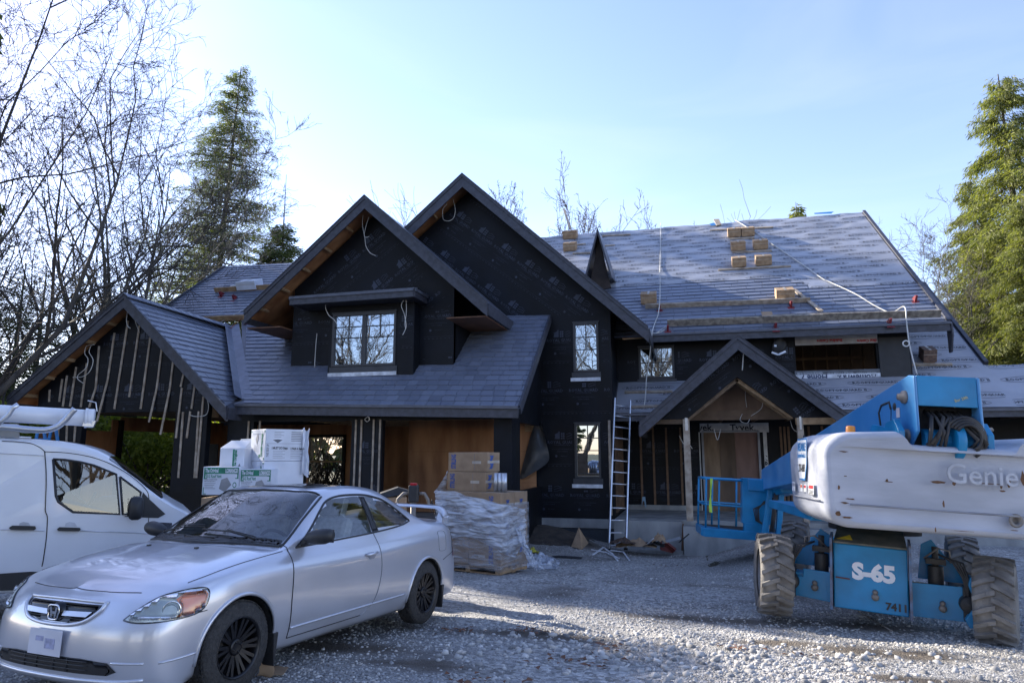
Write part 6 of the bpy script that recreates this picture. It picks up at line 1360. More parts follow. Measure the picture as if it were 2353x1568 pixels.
onrear('embossed_lettering', text_geo('Genie', .27, .008, 3), (.235, 1.70), M('emboss_shadow', (.37, .385, .43), .5), off=.005)
onrear('embossed_lettering', text_geo('Genie', .27, .001, 3), (.235, 1.70), M('emboss_face', (.44, .46, .51), .42), off=.010)
m_ = MB(); m_.tube([(x, rearface(x, 0)-.001, 1.345-.004*x) for x in np.linspace(-.95, 1.1, 12)], .012, 6); lobj(T(m_), 'groove', M('groove_grey', (.26, .27, .30), .6), CWT)
m_ = MB(); m_.tube([(-1.196, y, 1.36) for y in np.linspace(-1.95, -.8, 6)], .008, 6); lobj(T(m_), 'groove', MATS['groove_grey'], CWT)
m_ = MB(); m_.rev([(.0, .03), (.03, .03), (.03, -.0), (.05, -.01), (.062, -.008), (.066, .004)], (.52, rearface(.5, 0)-.0, 1.30), 'y', 24); lobj(T(m_), 'lifting_eye', MATS['worn_steel'], CWT)
rr_ = random.Random(12); rustm = M('rust_patch', (.17, .08, .035), .85, scale=30, col2=(.10, .055, .03))
def blob(n, a, b): return ([(math.cos(t)*a*rr_.uniform(.55, 1.1), math.sin(t)*b*rr_.uniform(.55, 1.1), 0) for t in [6.283*k/n for k in range(n)]], [tuple(range(n))])
for x, z, a, b in ((.66, 1.72, .055, .05), (.60, 1.70, .03, .075), (.47, 1.64, .02, .04), (.40, 1.62, .018, .03), (.41, 1.57, .03, .012), (-.16, 1.615, .085, .014), (-.02, 1.612, .02, .02), (-.12, 1.41, .012, .04), (-1.0, 1.36, .04, .012), (-.62, 1.60, .014, .02), (-.60, 1.59, .05, .006), (-1.0, 1.86, .05, .008), (-.99, 1.62, .02, .006), (-1.05, 1.5, .012, .03), (-.95, 1.40, .05, .008), (-.98, 1.22, .05, .012), (-1.06, 1.25, .03, .03), (.5, 1.21, .05, .005), (.9, 1.17, .03, .02), (-.2, 1.16, .008, .03), (.05, 1.17, .12, .003), (.30, 1.63, .12, .006)):
    onrear('rust_patch', blob(11, a, b), (x, z), rustm, off=.006)
wornw = M('worn_white', (.60, .62, .67), .5)
for x, z, a, b in (): onrear('faded_panel', ([(-a, -b, 0), (a, -b, 0), (a, b, 0), (-a, b, 0)], [(0, 1, 2, 3)]), (x, z), M('faded_a', (.385, .405, .46), .45) if a > .3 else M('faded_b', (.555, .575, .635), .4), off=.0025)
def onside(name, g, c, mat, off=.004):
    m_ = MB(); V_, F_ = g; P = [(-1.2025-off, c[0]-a, c[1]+b) for a, b, *_ in V_]; m_.add(P, F_); return lobj(T(m_), name, mat, CWT, fix=False)
quad = lambda w, h: ([(-w, -h, 0), (w, -h, 0), (w, h, 0), (-w, h, 0)], [(0, 1, 2, 3)])
shield = ([(-.17, .20, 0), (.17, .20, 0), (.17, -.06, 0), (.10, -.22, 0), (-.10, -.22, 0), (-.17, -.06, 0)], [(0, 1, 2, 3, 4, 5)])
st = M('sticker_white', (.75, .78, .82), .4, var=.02); sb_ = M('sticker_blue', (.03, .22, .55), .4)
sc_ = (-1.33, 1.78)
onside('rental_sticker', ([(a*1.1, b*1.08, 0) for a, b, _ in shield[0]], shield[1]), sc_, sb_, .001); onside('rental_sticker', shield, sc_, st, .003)
for s, dz, sz, bo, mm in (('RELIABLE', .12, .085, .004, sb_), ('Equipment Rentals Ltd.', .03, .046, .002, sb_), ('276-8688', -.11, .085, .002, blackpl)):
    g = text_geo(s, sz, bo, 2); w_ = max(abs(v[0]) for v in g[0]); k = .155/w_ if dz != -.11 else .12/w_; onside('sticker_lettering', ([(a*k, b*1.4, 0) for a, b, *_ in g[0]], g[1]), (sc_[0], sc_[1]+dz), mm, .006)
for y, w_, h, col in ((-1.55, .06, .055, 'r'), (-1.32, .025, .04, 'r'), (-1.18, .025, .04, 'o'), (-.85, .04, .05, 'w')):
    onside('safety_label', quad(w_*1.6, h), (y-.12, 1.46), st, .002); onside('safety_label', quad(w_*1.3, h*.35), (y-.12, 1.46+h*.4), {'r': M('label_red', (.5, .03, .04), .5), 'o': M('label_orange', (.7, .15, .05), .5), 'w': M('label_grey', (.4, .42, .5), .5)}[col], .004)
for k in range(4): onside('safety_label', quad(.07, .004), (-1.67, 1.445-.014*k), blackpl, .005)
# boom
m_ = MB(); BL = [(-2.05, 2.42), (-2.08, 2.10), (-1.70, 1.78), (-.6, 1.72), (5.0, 1.20), (5.0, 1.60), (-1.90, 2.68), (-2.03, 2.66)]
for x in (-.31, .28): m_.prism([(x, a, b) for a, b in BL], (.03, 0, 0))
m_.hexa([(-.28, -1.9, 2.64), (.28, -1.9, 2.64), (.28, 5.0, 1.57), (-.28, 5.0, 1.57)], [(-.28, -1.9, 2.675), (.28, -1.9, 2.675), (.28, 5.0, 1.60), (-.28, 5.0, 1.60)])
m_.hexa([(-.28, -1.2, 1.76), (.28, -1.2, 1.76), (.28, 5.0, 1.20), (-.28, 5.0, 1.20)], [(-.28, -1.2, 1.79), (.28, -1.2, 1.79), (.28, 5.0, 1.23), (-.28, 5.0, 1.23)])
BOOM = lobj(T(m_), 'boom', fsunblue, bevel=.012)
m_ = MB(); m_.hexa([(-.28, -2.04, 2.36), (.28, -2.04, 2.36), (.28, -2.0, 2.36), (-.28, -2.0, 2.36)], [(-.28, -2.02, 2.665), (.28, -2.02, 2.665), (.28, -1.88, 2.67), (-.28, -1.88, 2.67)]); lobj(T(m_), 'boom_end_cap', blue, BOOM, bevel=.008)
m_ = MB(); m_.b2((-.28, -1.9, 1.85), (.28, -1.8, 2.5)); lobj(T(m_), 'boom_cavity', M('cavity_black', (.008, .008, .01), .8), BOOM)
for z, y in ((2.46, -1.82), (2.06, -1.86)): m_ = MB(); m_.rev([(0, -.07), (.035, -.07), (.04, -.03), (.065, -.028), (.07, 0)], (-.312, y, z), 'x', 20); lobj(T(m_), 'pin', MATS['worn_steel'], BOOM)
m_ = MB(); m_.rev([(0, -.004), (.04, -.004), (.042, 0)], (-.312, -1.55, 2.38), 'x', 20); lobj(T(m_), 'port', mudblk, BOOM)
m_ = MB(); m_.prism([(-.316, -1.68, 2.36), (-.316, -1.60, 2.36), (-.316, -1.60, 2.26), (-.316, -1.68, 2.26)], (.004, 0, 0)); lobj(T(m_), 'boom_label', M('label_pink', (.70, .62, .62), .5), BOOM)
m_ = MB(); m_.tube([(-.314, y, z) for y, z in ((-1.20, 2.08), (-1.12, 2.34), (-1.20, 2.42), (-1.42, 2.44), (-1.46, 2.36))], .012, 6); m_.tube([(-.314, y, z) for y, z in ((-1.46, 2.36), (-1.44, 2.14), (-1.22, 2.08))], .004, 5); lobj(T(m_), 'access_hatch', mudblk, BOOM)
for k in range(3): m_ = MB(); place2d(m_, text_geo(('Bar 28ft', 'Pump 99', 'Gauge')[k], .04, .001, 1), (.12, -2.046+.012*k, 2.44-.05*k), (.94, 0, .34), (-.34, 0, .94)) if k < 2 else None; (lobj(T(m_), 'marker_scribble', M('ochre', (.45, .42, .20), .7), BOOM, fix=False) if k < 2 else None)
for k, (x0, x1) in enumerate(((-.16, -.20), (-.12, -.10), (-.05, -.16), (.02, -.06), (.06, .20), (.10, .26), (.14, .30), (.0, -.22))):
    m_ = MB(); r0 = .016 if k % 2 else .02; m_.tube([(x0, -1.85, 2.34), (x0+.01, -2.02, 2.25), (x1+.02*(k % 3), -2.12, 2.12-.02*k), (x1, -2.08, 1.98), ((x0+x1)/2, -1.95, 1.88)], r0, 8); lobj(T(m_), 'hydraulic_hose', mudblk, BOOM)
for k in range(4):
    m_ = MB(); R0 = .20-.025*k; m_.tube([(.14+R0*math.cos(a)*.9, -2.06-.02*k, 2.06+R0*math.sin(a)) for a in np.linspace(2.6, -1.1, 14)], .016, 8); lobj(T(m_), 'hydraulic_hose', mudblk, BOOM)
m_ = MB()
for x in (-.46, .36): m_.prism([(x, -2.02, 1.80), (x, -1.55, 1.7), (x, -1.55, 2.0), (x, -1.70, 2.20), (x, -1.90, 2.22), (x, -2.02, 2.10)], (.06, 0, 0))
m_.rev([(0, -.22), (.12, -.22), (.12, .22), (0, .22)], (.02, -1.88, 2.02), 'x', 24); m_.rev([(0, -.04), (.19, -.04), (.19, .04), (0, .04)], (.08, -1.95, 2.02), 'x', 28); lobj(T(m_), 'pivot_bracket', blue, BOOM, bevel=.006)
for x, y in ((-.86, -1.85), (.98, -1.75)):
    m_ = MB(); m_.rev([(0, 2.135), (.035, 2.133), (.045, 2.12), (.048, 2.05), (.062, 2.045), (.066, 2.03), (0, 2.03)], (x, y, 0), 'z', 20); lobj(T(m_), 'beacon', orange)
m_ = MB(); m_.prism([(-.75, .4, 1.6), (-.70, .9, 1.6), (-.66, .75, 2.0), (-.72, .45, 2.12)], (.03, 0, 0)); lobj(T(m_), 'mud_guard', M('black_sheet', (.03, .03, .035), .35), bevel=.01)
# platform
BKT = None
def tb(pts, r=.02, name='rail', mat=blue, parent=None): m_ = MB(); m_.tube(pts, r, 8, sm=True); return lobj(T(m_), name, mat, parent or BKT)
m_ = MB(); m_.prism([(-1.48, 4.85, .26), (-1.42, 4.80, .24), (.55, 4.80, .24), (.55, 5.75, .24), (-1.42, 5.75, .24), (-1.48, 5.7, .26)], (0, 0, .16)); BKT = lobj(T(m_), 'platform', blue, bevel=.01)
m_ = MB(); m_.b2((-1.38, 4.85, .401), (.5, 5.7, .41)); lobj(T(m_), 'platform_mat', mudblk, BKT)
x0, x1, y0, y1 = -1.44, .50, 4.86, 5.72
for z in (.86, 1.36): tb([(-.62, y0, z), (x0+.06, y0, z), (x0, y0+.06, z), (x0, y1-.06, z), (x0+.06, y1, z), (x1, y1, z)])
for p in ((x0+.05, y0), (x0+.0, y1-.1), (-.66, y0), (-.66, y1), (-1.15, y1), (.1, y1)): tb([(p[0], p[1], .38), (p[0], p[1], 1.36)])
tb([(x0+.3, y0+.01, .38), (x0+.3, y0+.01, 1.36)], .018)
m_ = MB(); m_.b2((-.70, 4.84, .55), (-.14, 5.05, 1.42)); m_.hexa([(-.60, 4.80, 1.18), (-.20, 4.80, 1.18), (-.20, 4.84, 1.18), (-.60, 4.84, 1.18)], [(-.60, 4.82, 1.40), (-.20, 4.82, 1.40), (-.20, 4.86, 1.42), (-.60, 4.86, 1.42)]); m_.b2((-.66, 4.82, .40), (-.20, 5.0, .56)); lobj(T(m_), 'control_box', blue, BKT, bevel=.01)
m_ = MB(); m_.board((-.20, 4.60, 1.42), (-.36, 4.60, .28), .10, .08, up=(1, 0, 0)); m_.board((-.02, 4.55, 1.42), (-.10, 4.55, .30), .10, .08, up=(1, 0, 0)); m_.b2((-.30, 4.4, .30), (.1, 4.8, .42)); m_.b2((-.25, 4.4, 1.36), (.25, 4.9, 1.55)); JB = lobj(T(m_), 'jib_arm', blue, BOOM, bevel=.01)
m_ = MB(); m_.tube([(-.12, 4.52, 1.35), (-.22, 4.52, .45)], .04, 12); lobj(T(m_), 'level_cylinder', mudblk, JB)
m_ = MB(); m_.hexa([(-.12, 4.2, 1.20), (.30, 4.2, 1.20), (.30, 4.9, 1.15), (-.20, 4.9, 1.05)], [(-.30, 4.2, 1.66), (.30, 4.2, 1.66), (.30, 4.9, 1.60), (-.30, 4.9, 1.50)]); lobj(T(m_), 'boom_nose', blue, BOOM, bevel=.01)
for k in range(4): m_ = MB(); m_.tube([(-.30+.03*k, 4.78, 1.0), (-.42-.03*k, 4.74, .84), (-.40-.02*k, 4.76, .62), (-.25, 4.78, .52)], .012, 6); lobj(T(m_), 'hose', mudblk, JB)
m_ = MB(); y = y0-.03
for k in range(6):
    z = 1.37-k*.11; m_.hexa([(x0+.12+.02*math.sin(k), y-.01*(k % 2), z), (x0+.155+.015*math.cos(k), y-.01, z), (x0+.155+.015*math.cos(k), y, z), (x0+.12, y, z)], [(x0+.12+.02*math.sin(k+1), y-.01*((k+1) % 2), z-.11), (x0+.15+.02*math.cos(k+1), y-.01, z-.11), (x0+.15, y, z-.11), (x0+.12, y, z-.11)])
STR = T(m_); so = lobj(STR, 'safety_strap', M('hi_vis_yellow', (.55, .85, .10), .6), BKT)
m_ = MB(); m_.b2((.05, 3.2, .28), (.6, 3.3, .55)); lobj(T(m_), 'toe_board', blue, BKT)
# ------------------------------------------------------------ white van
vA, vB = np.array([-6.77, 5.37, 0]), np.array([-5.57, 6.45, 0]); vu = (vB-vA)/np.linalg.norm(vB-vA); vn = np.array([-vu[1], vu[0], 0])  # away from the camera
if vn @ fw < 0: vn = -vn
VPL = (vA, vn)
vwhite = M('van_white', (.70, .72, .76), .28, var=.02, scale=2, coat=.5)
vglass = clearglass('van_glass', (.62, .72, .74), .10)
VAN = thing('white_van', 'white panel van with a roof rack parked behind the silver coupe', 'van', tuple(vA+vu*-.8+vn*.9+np.array([0, 0, -.15])))
def vp(x, y): p = onPl(x, y, VPL); return np.array([(p-vA) @ vu, p[2]])
def r5(x, y): return vp(x/3.136*.9577, (920+y/3.136)*.9577)
def W3(a, z, w_): return tuple(vA+vu*a+vn*w_+np.array([0, 0, z]))
def tum(z): return .045+.10*max(0, (z-1.0))**1.3   # tumblehome of the side
top = [(-1500, 350), (-700, 378), (0, 400), (250, 412), (450, 428), (600, 455), (720, 492), (820, 545), (930, 620), (1040, 700), (1130, 780), (1230, 860), (1330, 925), (1420, 975), (1500, 1050), (1545, 1150), (1560, 1300), (1560, 1560), (-1500, 1620)]
OUT = [r5(*p) for p in top]; nO = len(OUT)
cen_ = np.array([np.mean([p[0] for p in OUT]), 1.0])
def sect(w_, ins):
    P = []
    for a, z in OUT:
        d = np.array([a, z])-cen_; d = d/np.linalg.norm(d); q = np.array([a, z])-d*ins*np.array([.6, 1]) ; P.append((q[0], q[1]))
    return P
secs = [(0, .075), (.02, .035), (.07, .008), (.15, 0), (1.62, 0), (1.70, .008), (1.75, .035), (1.77, .075)]
def wof(w_, z): return w_+(tum(z) if w_ < .8 else -tum(z))
V = []
for w_, i_ in secs: V += [W3(a, z, wof(w_, z)) for a, z in sect(w_, i_)]
body, wind = [], []
for i in range(len(secs)-1):
    for k in range(nO):
        f = (i*nO+k, i*nO+(k+1) % nO, (i+1)*nO+(k+1) % nO, (i+1)*nO+k); (wind if 7 <= k <= 10 and 1 <= i <= 5 else body).append(f)
m_ = MB(); m_.add(V, body, True); 
# near side with window openings
win1 = [(392, 566), (480, 570), (600, 588), (700, 612), (872, 680), (898, 982), (545, 966), (434, 888), (416, 845)]
win2 = [(900, 700), (1060, 818), (1040, 930), (1040, 985), (922, 984)]
side0 = sect(0, .075)
loops = [[Vector((a, z, 0)) for a, z in side0], [Vector((*r5(*p), 0)) for p in win1][::-1], [Vector((*r5(*p), 0)) for p in win2][::-1]]
Tt = tess(loops); fl_ = [p for l in loops for p in l]; P3 = [W3(p.x, p.y, wof(0, p.y)) for p in fl_]
m_.add(P3, [tuple(t) for t in Tt], False)
far = [W3(a, z, wof(1.77, z)) for a, z in side0]; loops2 = [[Vector((a, z, 0)) for a, z in side0], [Vector((*r5(*p), 0)) for p in win1][::-1]]; T2 = tess(loops2); fl2 = [p for l in loops2 for p in l]; m_.add([W3(p.x, p.y, wof(1.77, p.y)) for p in fl2], [tuple(t) for t in T2], False)
vb = m_.obj('body', vwhite, VAN, fix=False)
used = sorted(set(i for f in wind for i in f)); mp_ = {a: b for b, a in enumerate(used)}; m_ = MB(); m_.add([V[i] for i in used], [tuple(mp_[i] for i in f) for f in wind], True); m_.obj('windshield', vglass, VAN, fix=False)
def vface(name, pts, mat, w_=-.004, th=.006, parent=VAN):
    m_ = MB(); A = [W3(*r5(*p), 0) for p in pts]; A = []
    for p in pts: a, z = r5(*p); A.append((W3(a, z, tum(z)+w_), W3(a, z, tum(z)+w_+th)))
    n = len(A); V_ = [a for a, _ in A]+[b for _, b in A]; fr = [Vector((*r5(*p), 0)) for p in pts]; Tq = tess([fr]); m_.add(V_, [tuple(t) for t in Tq]+[(i, (i+1) % n, n+(i+1) % n, n+i) for i in range(n)]); return m_.obj(name, mat, parent)
def vline(name, pts, r, mat, w_=-.001, parent=VAN, smooth=True):
    q = smooth2([tuple(p) for p in pts]) if smooth and len(pts) > 2 else pts; m_ = MB(); m_.tube([W3(a, z, tum(z)+w_) for a, z in [r5(*p) for p in q]], r, 6); return m_.obj(name, mat, parent)
vface('side_window', win1, vglass, .008, .003); vface('side_window', win2, vglass, .008, .003)
vline('window_seal', win1+[win1[0]], .012, blackpl, 0, smooth=False); vline('window_seal', win2+[win2[0]], .012, blackpl, 0, smooth=False)
vface('mirror_sail', [(1075, 815), (1120, 865), (1245, 980), (1190, 1010), (1115, 1008), (930, 1000), (1045, 945), (1055, 900)], blackpl, -.008, .01)
vline('door_seam', [(326, 508), (338, 640), (341, 760), (337, 900), (337, 960), (351, 1000), (350, 1070), (343, 1170), (325, 1300), (311, 1378)], .005, blackgl)
vline('door_seam', [(1118, 1010), (1115, 1060)], .004, blackgl, smooth=False); vline('door_seam', [(1118, 850), (1122, 905), (1115, 1008)], .004, blackgl)
vline('roof_seam', [(0, 428), (120, 434), (220, 447), (290, 478), (326, 508)], .004, blackgl); vline('roof_seam', [(326, 510), (450, 515), (560, 527), (680, 550), (800, 590), (900, 640), (1000, 705), (1080, 775), (1112, 820), (1118, 850)], .004, blackgl)
vline('panel_crease', [(-300, 505), (0, 522), (330, 540)], .004, M('crease_white', (.55, .57, .62), .4)); vline('panel_crease', [(-300, 1085), (0, 1098), (330, 1108)], .007, MATS['crease_white']); vline('panel_crease', [(600, 1108), (850, 1116), (1110, 1128), (1300, 1150)], .007, MATS['crease_white'])
vface('lower_cladding', [(-1480, 1480), (0, 1430), (230, 1415), (400, 1420), (600, 1440), (620, 1540), (-1480, 1600)], blackpl, -.02, .03)
for pts in ([(65, 1082), (90, 1066), (262, 1070), (270, 1090), (255, 1100), (80, 1096)], [(427, 1092), (445, 1078), (600, 1083), (606, 1096), (595, 1108), (440, 1106)]):
    h_ = vface('door_handle', pts, blackpl, -.045, .03); cx = sum(p[0] for p in pts)/len(pts)+10; vface('handle_cup', [(cx-45, 1074), (cx-38, 1050), (cx-10, 1040), (cx+30, 1046), (cx+48, 1074)], M('cup_shade', (.5, .52, .57), .5), -.003, .004)
lin = [[Vector((*r5(*p), 0)) for p in ((-250, 440), (600, 470), (900, 640), (1120, 1000), (1120, 1300), (-250, 1300))], [Vector((*r5(*p), 0)) for p in win1][::-1]]
Tl = tess(lin); fq = [p for l in lin for p in l]; m_ = MB(); m_.add([W3(p.x, p.y, 1.60-tum(p.y)) for p in fq], [tuple(t) for t in Tl]); m_.obj('cab_lining', darkint, VAN, fix=False)
# mirror
a, z = r5(1000, 930); m_ = MB(); prof = [(.0, .03), (.03, .085), (.10, .10), (.17, .09), (.20, .03)]
V_ = []
for u, r_ in prof:
    for k in range(14):
        t = 2*math.pi*k/14; V_.append(W3(a+.03+r_*.72*math.copysign(abs(math.cos(t))**.6, math.cos(t)), z+r_*1.25*math.copysign(abs(math.sin(t))**.6, math.sin(t)), .0-u))
m_.add(V_, [(i*14+k, i*14+(k+1) % 14, (i+1)*14+(k+1) % 14, (i+1)*14+k) for i in range(4) for k in range(14)]+[tuple(range(56, 70))], True); mi = m_.obj('side_mirror', blackpl, VAN)
m_ = MB(); q = [W3(a-.055, z-.10, -.02), W3(a-.055, z+.10, -.02), W3(a-.045, z+.10, -.17), W3(a-.045, z-.10, -.17)]; m_.add(q, [(0, 1, 2, 3)]); m_.obj('mirror_glass', chrome, mi)
# interior
m_ = MB()
ip = [r5(*p) for p in ((560, 960), (700, 905), (900, 890), (1080, 930), (1250, 1000), (1250, 1250), (560, 1250))]
for w0, w1_ in ((.1, 1.6),): m_.prism([W3(p[0], p[1], w0) for p in ip], vn*(w1_-w0))
m_.obj('dashboard', M('van_dash', (.05, .055, .06), .7), VAN)
for w0 in (.25, 1.0):
    m_ = MB(); m_.prism([W3(*r5(*p), w0) for p in ((150, 1250), (520, 1250), (520, 1100), (300, 1060), (230, 720), (130, 720))], vn*.45); m_.obj('seat', fabric, VAN, bevel=.04)
a, z = r5(640, 960); m_ = MB(); m_.tube([W3(a+.05*math.sin(t), z+.17*math.sin(t), .45+.17*math.cos(t)) for t in np.linspace(0, 6.283, 25)], .013, 6, cap=False); m_.obj('steering_wheel', darkint, VAN)
m_ = MB(); m_.b2((0, 0, 0), (.01, .01, .01)); 
bk = [r5(-250, 500), r5(-250, 1400)]; m_ = MB(); m_.prism([W3(bk[0][0], bk[0][1], .08), W3(bk[1][0], bk[1][1], .08), W3(bk[1][0], bk[1][1], 1.7), W3(bk[0][0], bk[0][1], 1.66)], vu*.02); m_.obj('bulkhead', darkint, VAN)
for px_, s_ in ((480, 1), (-2300, 1)):
    for w_ in (.02, 1.55):
        a = vp(px_/2, 1380)[0] if px_ > 0 else vp(-900, 1380)[0]; gz_ = -.12; m_ = MB(); c = np.array(W3(a+.35 if px_ > 0 else a, gz_+.33, w_+.11)); R_ = Matrix(((vu[0], -vn[0]*-1, 0), (vu[1], vn[1], 0), (0, 0, 1)))
        R_ = Matrix([[vu[0], vn[0], 0], [vu[1], vn[1], 0], [0, 0, 1]]); m_.rev([(.0, -.09), (.19, -.09), (.2, -.10), (.32, -.10), (.33, -.07), (.33, .07), (.32, .10), (0, .10)], c, 'y', 32, R=R_); m_.obj('wheel', tyrem, VAN)
# rack and pipe carrier
alu = M('aluminium', (.62, .64, .68), .28, metal=.85, var=.05)
def wline(name, pts, r, w_, mat, parent, n=10): m_ = MB(); m_.tube([W3(*r5(*p[:2]), p[2] if len(p) > 2 else w_) for p in pts], r, n); return m_.obj(name, mat, parent)
RK = thing('roof_rack', 'silver tubular rack with upturned ends on the white van roof', 'roof rack', tuple(vA+vu*-.3+vn*.5+np.array([0, 0, 1.75])))
q = smooth2([(-900, 300), (-400, 312), (0, 322), (200, 340), (330, 345), (420, 318), (480, 268), (520, 220), (556, 182)], 3)
wline('bar', [(a, b, .12) for a, b in q], .034, .12, alu, RK)
wline('bar', [(-60, 330, .10), (0, 275, .10), (50, 232, .10), (85, 175, .10), (125, 150, .10)], .026, .1, alu, RK)
for a_ in (-600, 20): m_ = MB(); b_ = r5(a_, 372); m_.prism([W3(b_[0]-.08, b_[1]-.03, .15), W3(b_[0]+.12, b_[1]-.04, .15), W3(b_[0]+.10, b_[1]+.10, .13), W3(b_[0]-.06, b_[1]+.10, .13)], vn*.06); m_.obj('rack_foot', alu, RK)
m_ = MB(); b0, b1 = r5(-900, 352), r5(215, 402); m_.tube([W3(b0[0], b0[1], .18), W3(b1[0], b1[1], .18)], .012, 6); m_.obj('roof_rail', alu, RK)
for a_ in (-900, 20): b_ = r5(a_, 330); m_ = MB(); m_.board(W3(b_[0], b_[1], .12), W3(b_[0], b_[1], 1.6), .03, .06); m_.obj('cross_bar', alu, RK)
PC = thing('pipe_carrier', 'long white conduit carrier tube lying on the van roof rack', 'pipe carrier', tuple(vA+vu*-.3+vn*.4+np.array([0, 0, 1.9])))
wt = M('tube_white', (.74, .76, .80), .3, var=.03); b0, b1 = r5(-900, 160), r5(655, 248)
m_ = MB(); m_.tube([W3(b0[0], b0[1]+.0, .42), W3(b1[0], b1[1]+.0, .32)], .090, 28); m_.obj('tube', wt, PC)
b2_, b3 = r5(630, 247), r5(690, 250); m_ = MB(); m_.tube([W3(b2_[0], b2_[1], .325), W3(b3[0], b3[1], .32)], .102, 28); m_.tube([W3(b2_[0]-.01, b2_[1], .325), W3(b2_[0]+.012, b2_[1], .325)], .108, 28); m_.obj('end_cap', wt, PC)
b4 = r5(640, 305); m_ = MB(); m_.prism([W3(b4[0]-.05, b4[1]-.01, .24), W3(b4[0]+.06, b4[1]-.02, .24), W3(b4[0]+.08, b4[1]+.05, .24), W3(b4[0]-.03, b4[1]+.05, .24)], vn*.14); m_.tube([W3(b4[0]-.02, b4[1]+.27, .3), W3(b4[0]+.06, b4[1]+.25, .27), W3(b4[0]+.08, b4[1]+.15, .26)], .007, 6); m_.obj('latch', alu, PC, bevel=.006)
# ------------------------------------------------------------ cartons, pallets, film
card = M('cardboard', (.36, .25, .155), .8, var=.10, scale=5, col2=(.27, .185, .115))
cardroof = M('cardboard_roof', (.40, .28, .17), .8, scale=8, col2=(.26, .17, .10))
tapem = M('clear_tape', (.48, .42, .35), .3)
bluep = M('carton_blue_print', (.04, .09, .30), .6)
whitebox = M('white_carton', (.66, .69, .75), .6, var=.05, scale=3)
greenp = M('green_print', (.03, .22, .13), .6); greyp = M('grey_print', (.16, .17, .20), .6); blackp = M('black_print', (.05, .055, .06), .6); halfg = M('photo_print', (.30, .30, .31), .6)
def frame(o, yaw, tilt=0):  # returns point mapper of a carton frame: x right, y away, z up
    R_ = Matrix.Rotation(yaw, 3, 'Z') @ Matrix.Rotation(tilt, 3, 'X'); o = Vector(tuple(o)); return R_, o
def carton(name, label, o, dims, yaw, mat, group, cat='carton', tilt=0, prints=(), seam_=True, bev=.006):
    """o = front bottom left corner; prints: (face, geometry, (u,v), material)"""
    R_, o = frame(o, yaw, tilt); w_, d_, h = dims; m_ = MB(); m_.box(R_ @ Vector((w_/2, d_/2, h/2))+o, dims, R_); t = thing(name, label, cat, R_ @ Vector((w_/2, d_/2, 0))+o, group=group); b = m_.obj('box', mat, t, bevel=bev)
    def P(face, u, v, off):
        return {'f': Vector((u, -off, v)), 's': Vector((w_+off, u, v)), 'l': Vector((-off, d_-u, v)), 't': Vector((u, v, h+off))}[face]
    if seam_:
        m_ = MB(); 
        for face, a, b_ in (('f', (0, h*.5), (w_, h*.5)),) if False else (('t', (0, d_/2), (w_, d_/2)),): A = R_ @ P(face, *a, .001)+o; B = R_ @ P(face, *b_, .001)+o; m_.board(A, B, .05, .002, up=R_ @ Vector((0, 1, 0)))
        m_.obj('tape', tapem, t)
    bym = {}
    for face, g, (u, v), mt, *lay_ in prints:
        off = .002+(lay_[0] if lay_ else 0)*.0015; mm = bym.setdefault(mt.name, (MB(), mt))[0]; mm.add([R_ @ P(face, u+a, v+c, off)+o for a, c, *_ in g[0]], g[1])
    for mm, mt in bym.values(): mm.obj('print', mt, t, fix=False)
    return t
def Q(w_, h): return ([(0, 0, 0), (w_, 0, 0), (w_, h, 0), (0, h, 0)], [(0, 1, 2, 3)])
def TX(s, size, wmax=None, b=.0, rot=0, ys=1.):
    V_, F_ = text_geo(s, size, b, 2); w_ = max(v[0] for v in V_)-min(v[0] for v in V_); k = 1 if not wmax else wmax/w_; V_ = [(a*k, c*ys, 0) for a, c, *_ in V_]; ca, sa = math.cos(rot), math.sin(rot); return [(a*ca-c*sa, a*sa+c*ca, 0) for a, c, _ in V_], F_
# pallet with brown cartons under stretch film
PYW = rad(-20); pc = onG(1148, 1322); pr, _ = frame((0, 0, 0), PYW)
def pp(x, y, z): return Vector(tuple(pc))+pr @ Vector((x, y, 0))+Vector((0, 0, z))
PW, PD = 1.40, .86
G_ = 'brown cartons on the pallet'
pal = thing('pallet', 'wooden shipping pallet under the film wrapped cartons', 'pallet', pp(-PW/2, PD/2, 0))
for x in (-PW+.05, -PW/2, -.05): m_ = MB(); m_.box(pp(x, PD/2, .055), (.09, PD, .085), pr); m_.obj('stringer', lumber, pal)
for k in range(6): m_ = MB(); m_.box(pp(-PW/2, .05+k*(PD-.1)/5, .107), (PW, .12, .018), pr); m_.obj('deck_board', lumber, pal)
for k in range(3): m_ = MB(); m_.box(pp(-PW/2, .06+k*(PD-.12)/2, .005), (PW, .10, .014), pr); m_.obj('bottom_board', lumber, pal)
logo = lambda s: ([(0, 0, 0), (s, 0, 0), (s*1.2, s*.35, 0), (s*.4, s*.35, 0), (s*.5, s*.62, 0), (s*1.3, s*.62, 0), (s*1.5, s, 0), (s*.2, s, 0)], [(0, 1, 2, 3), (3, 2, 5, 4), (4, 5, 6, 7)])
tiers = 3; ch_ = .415
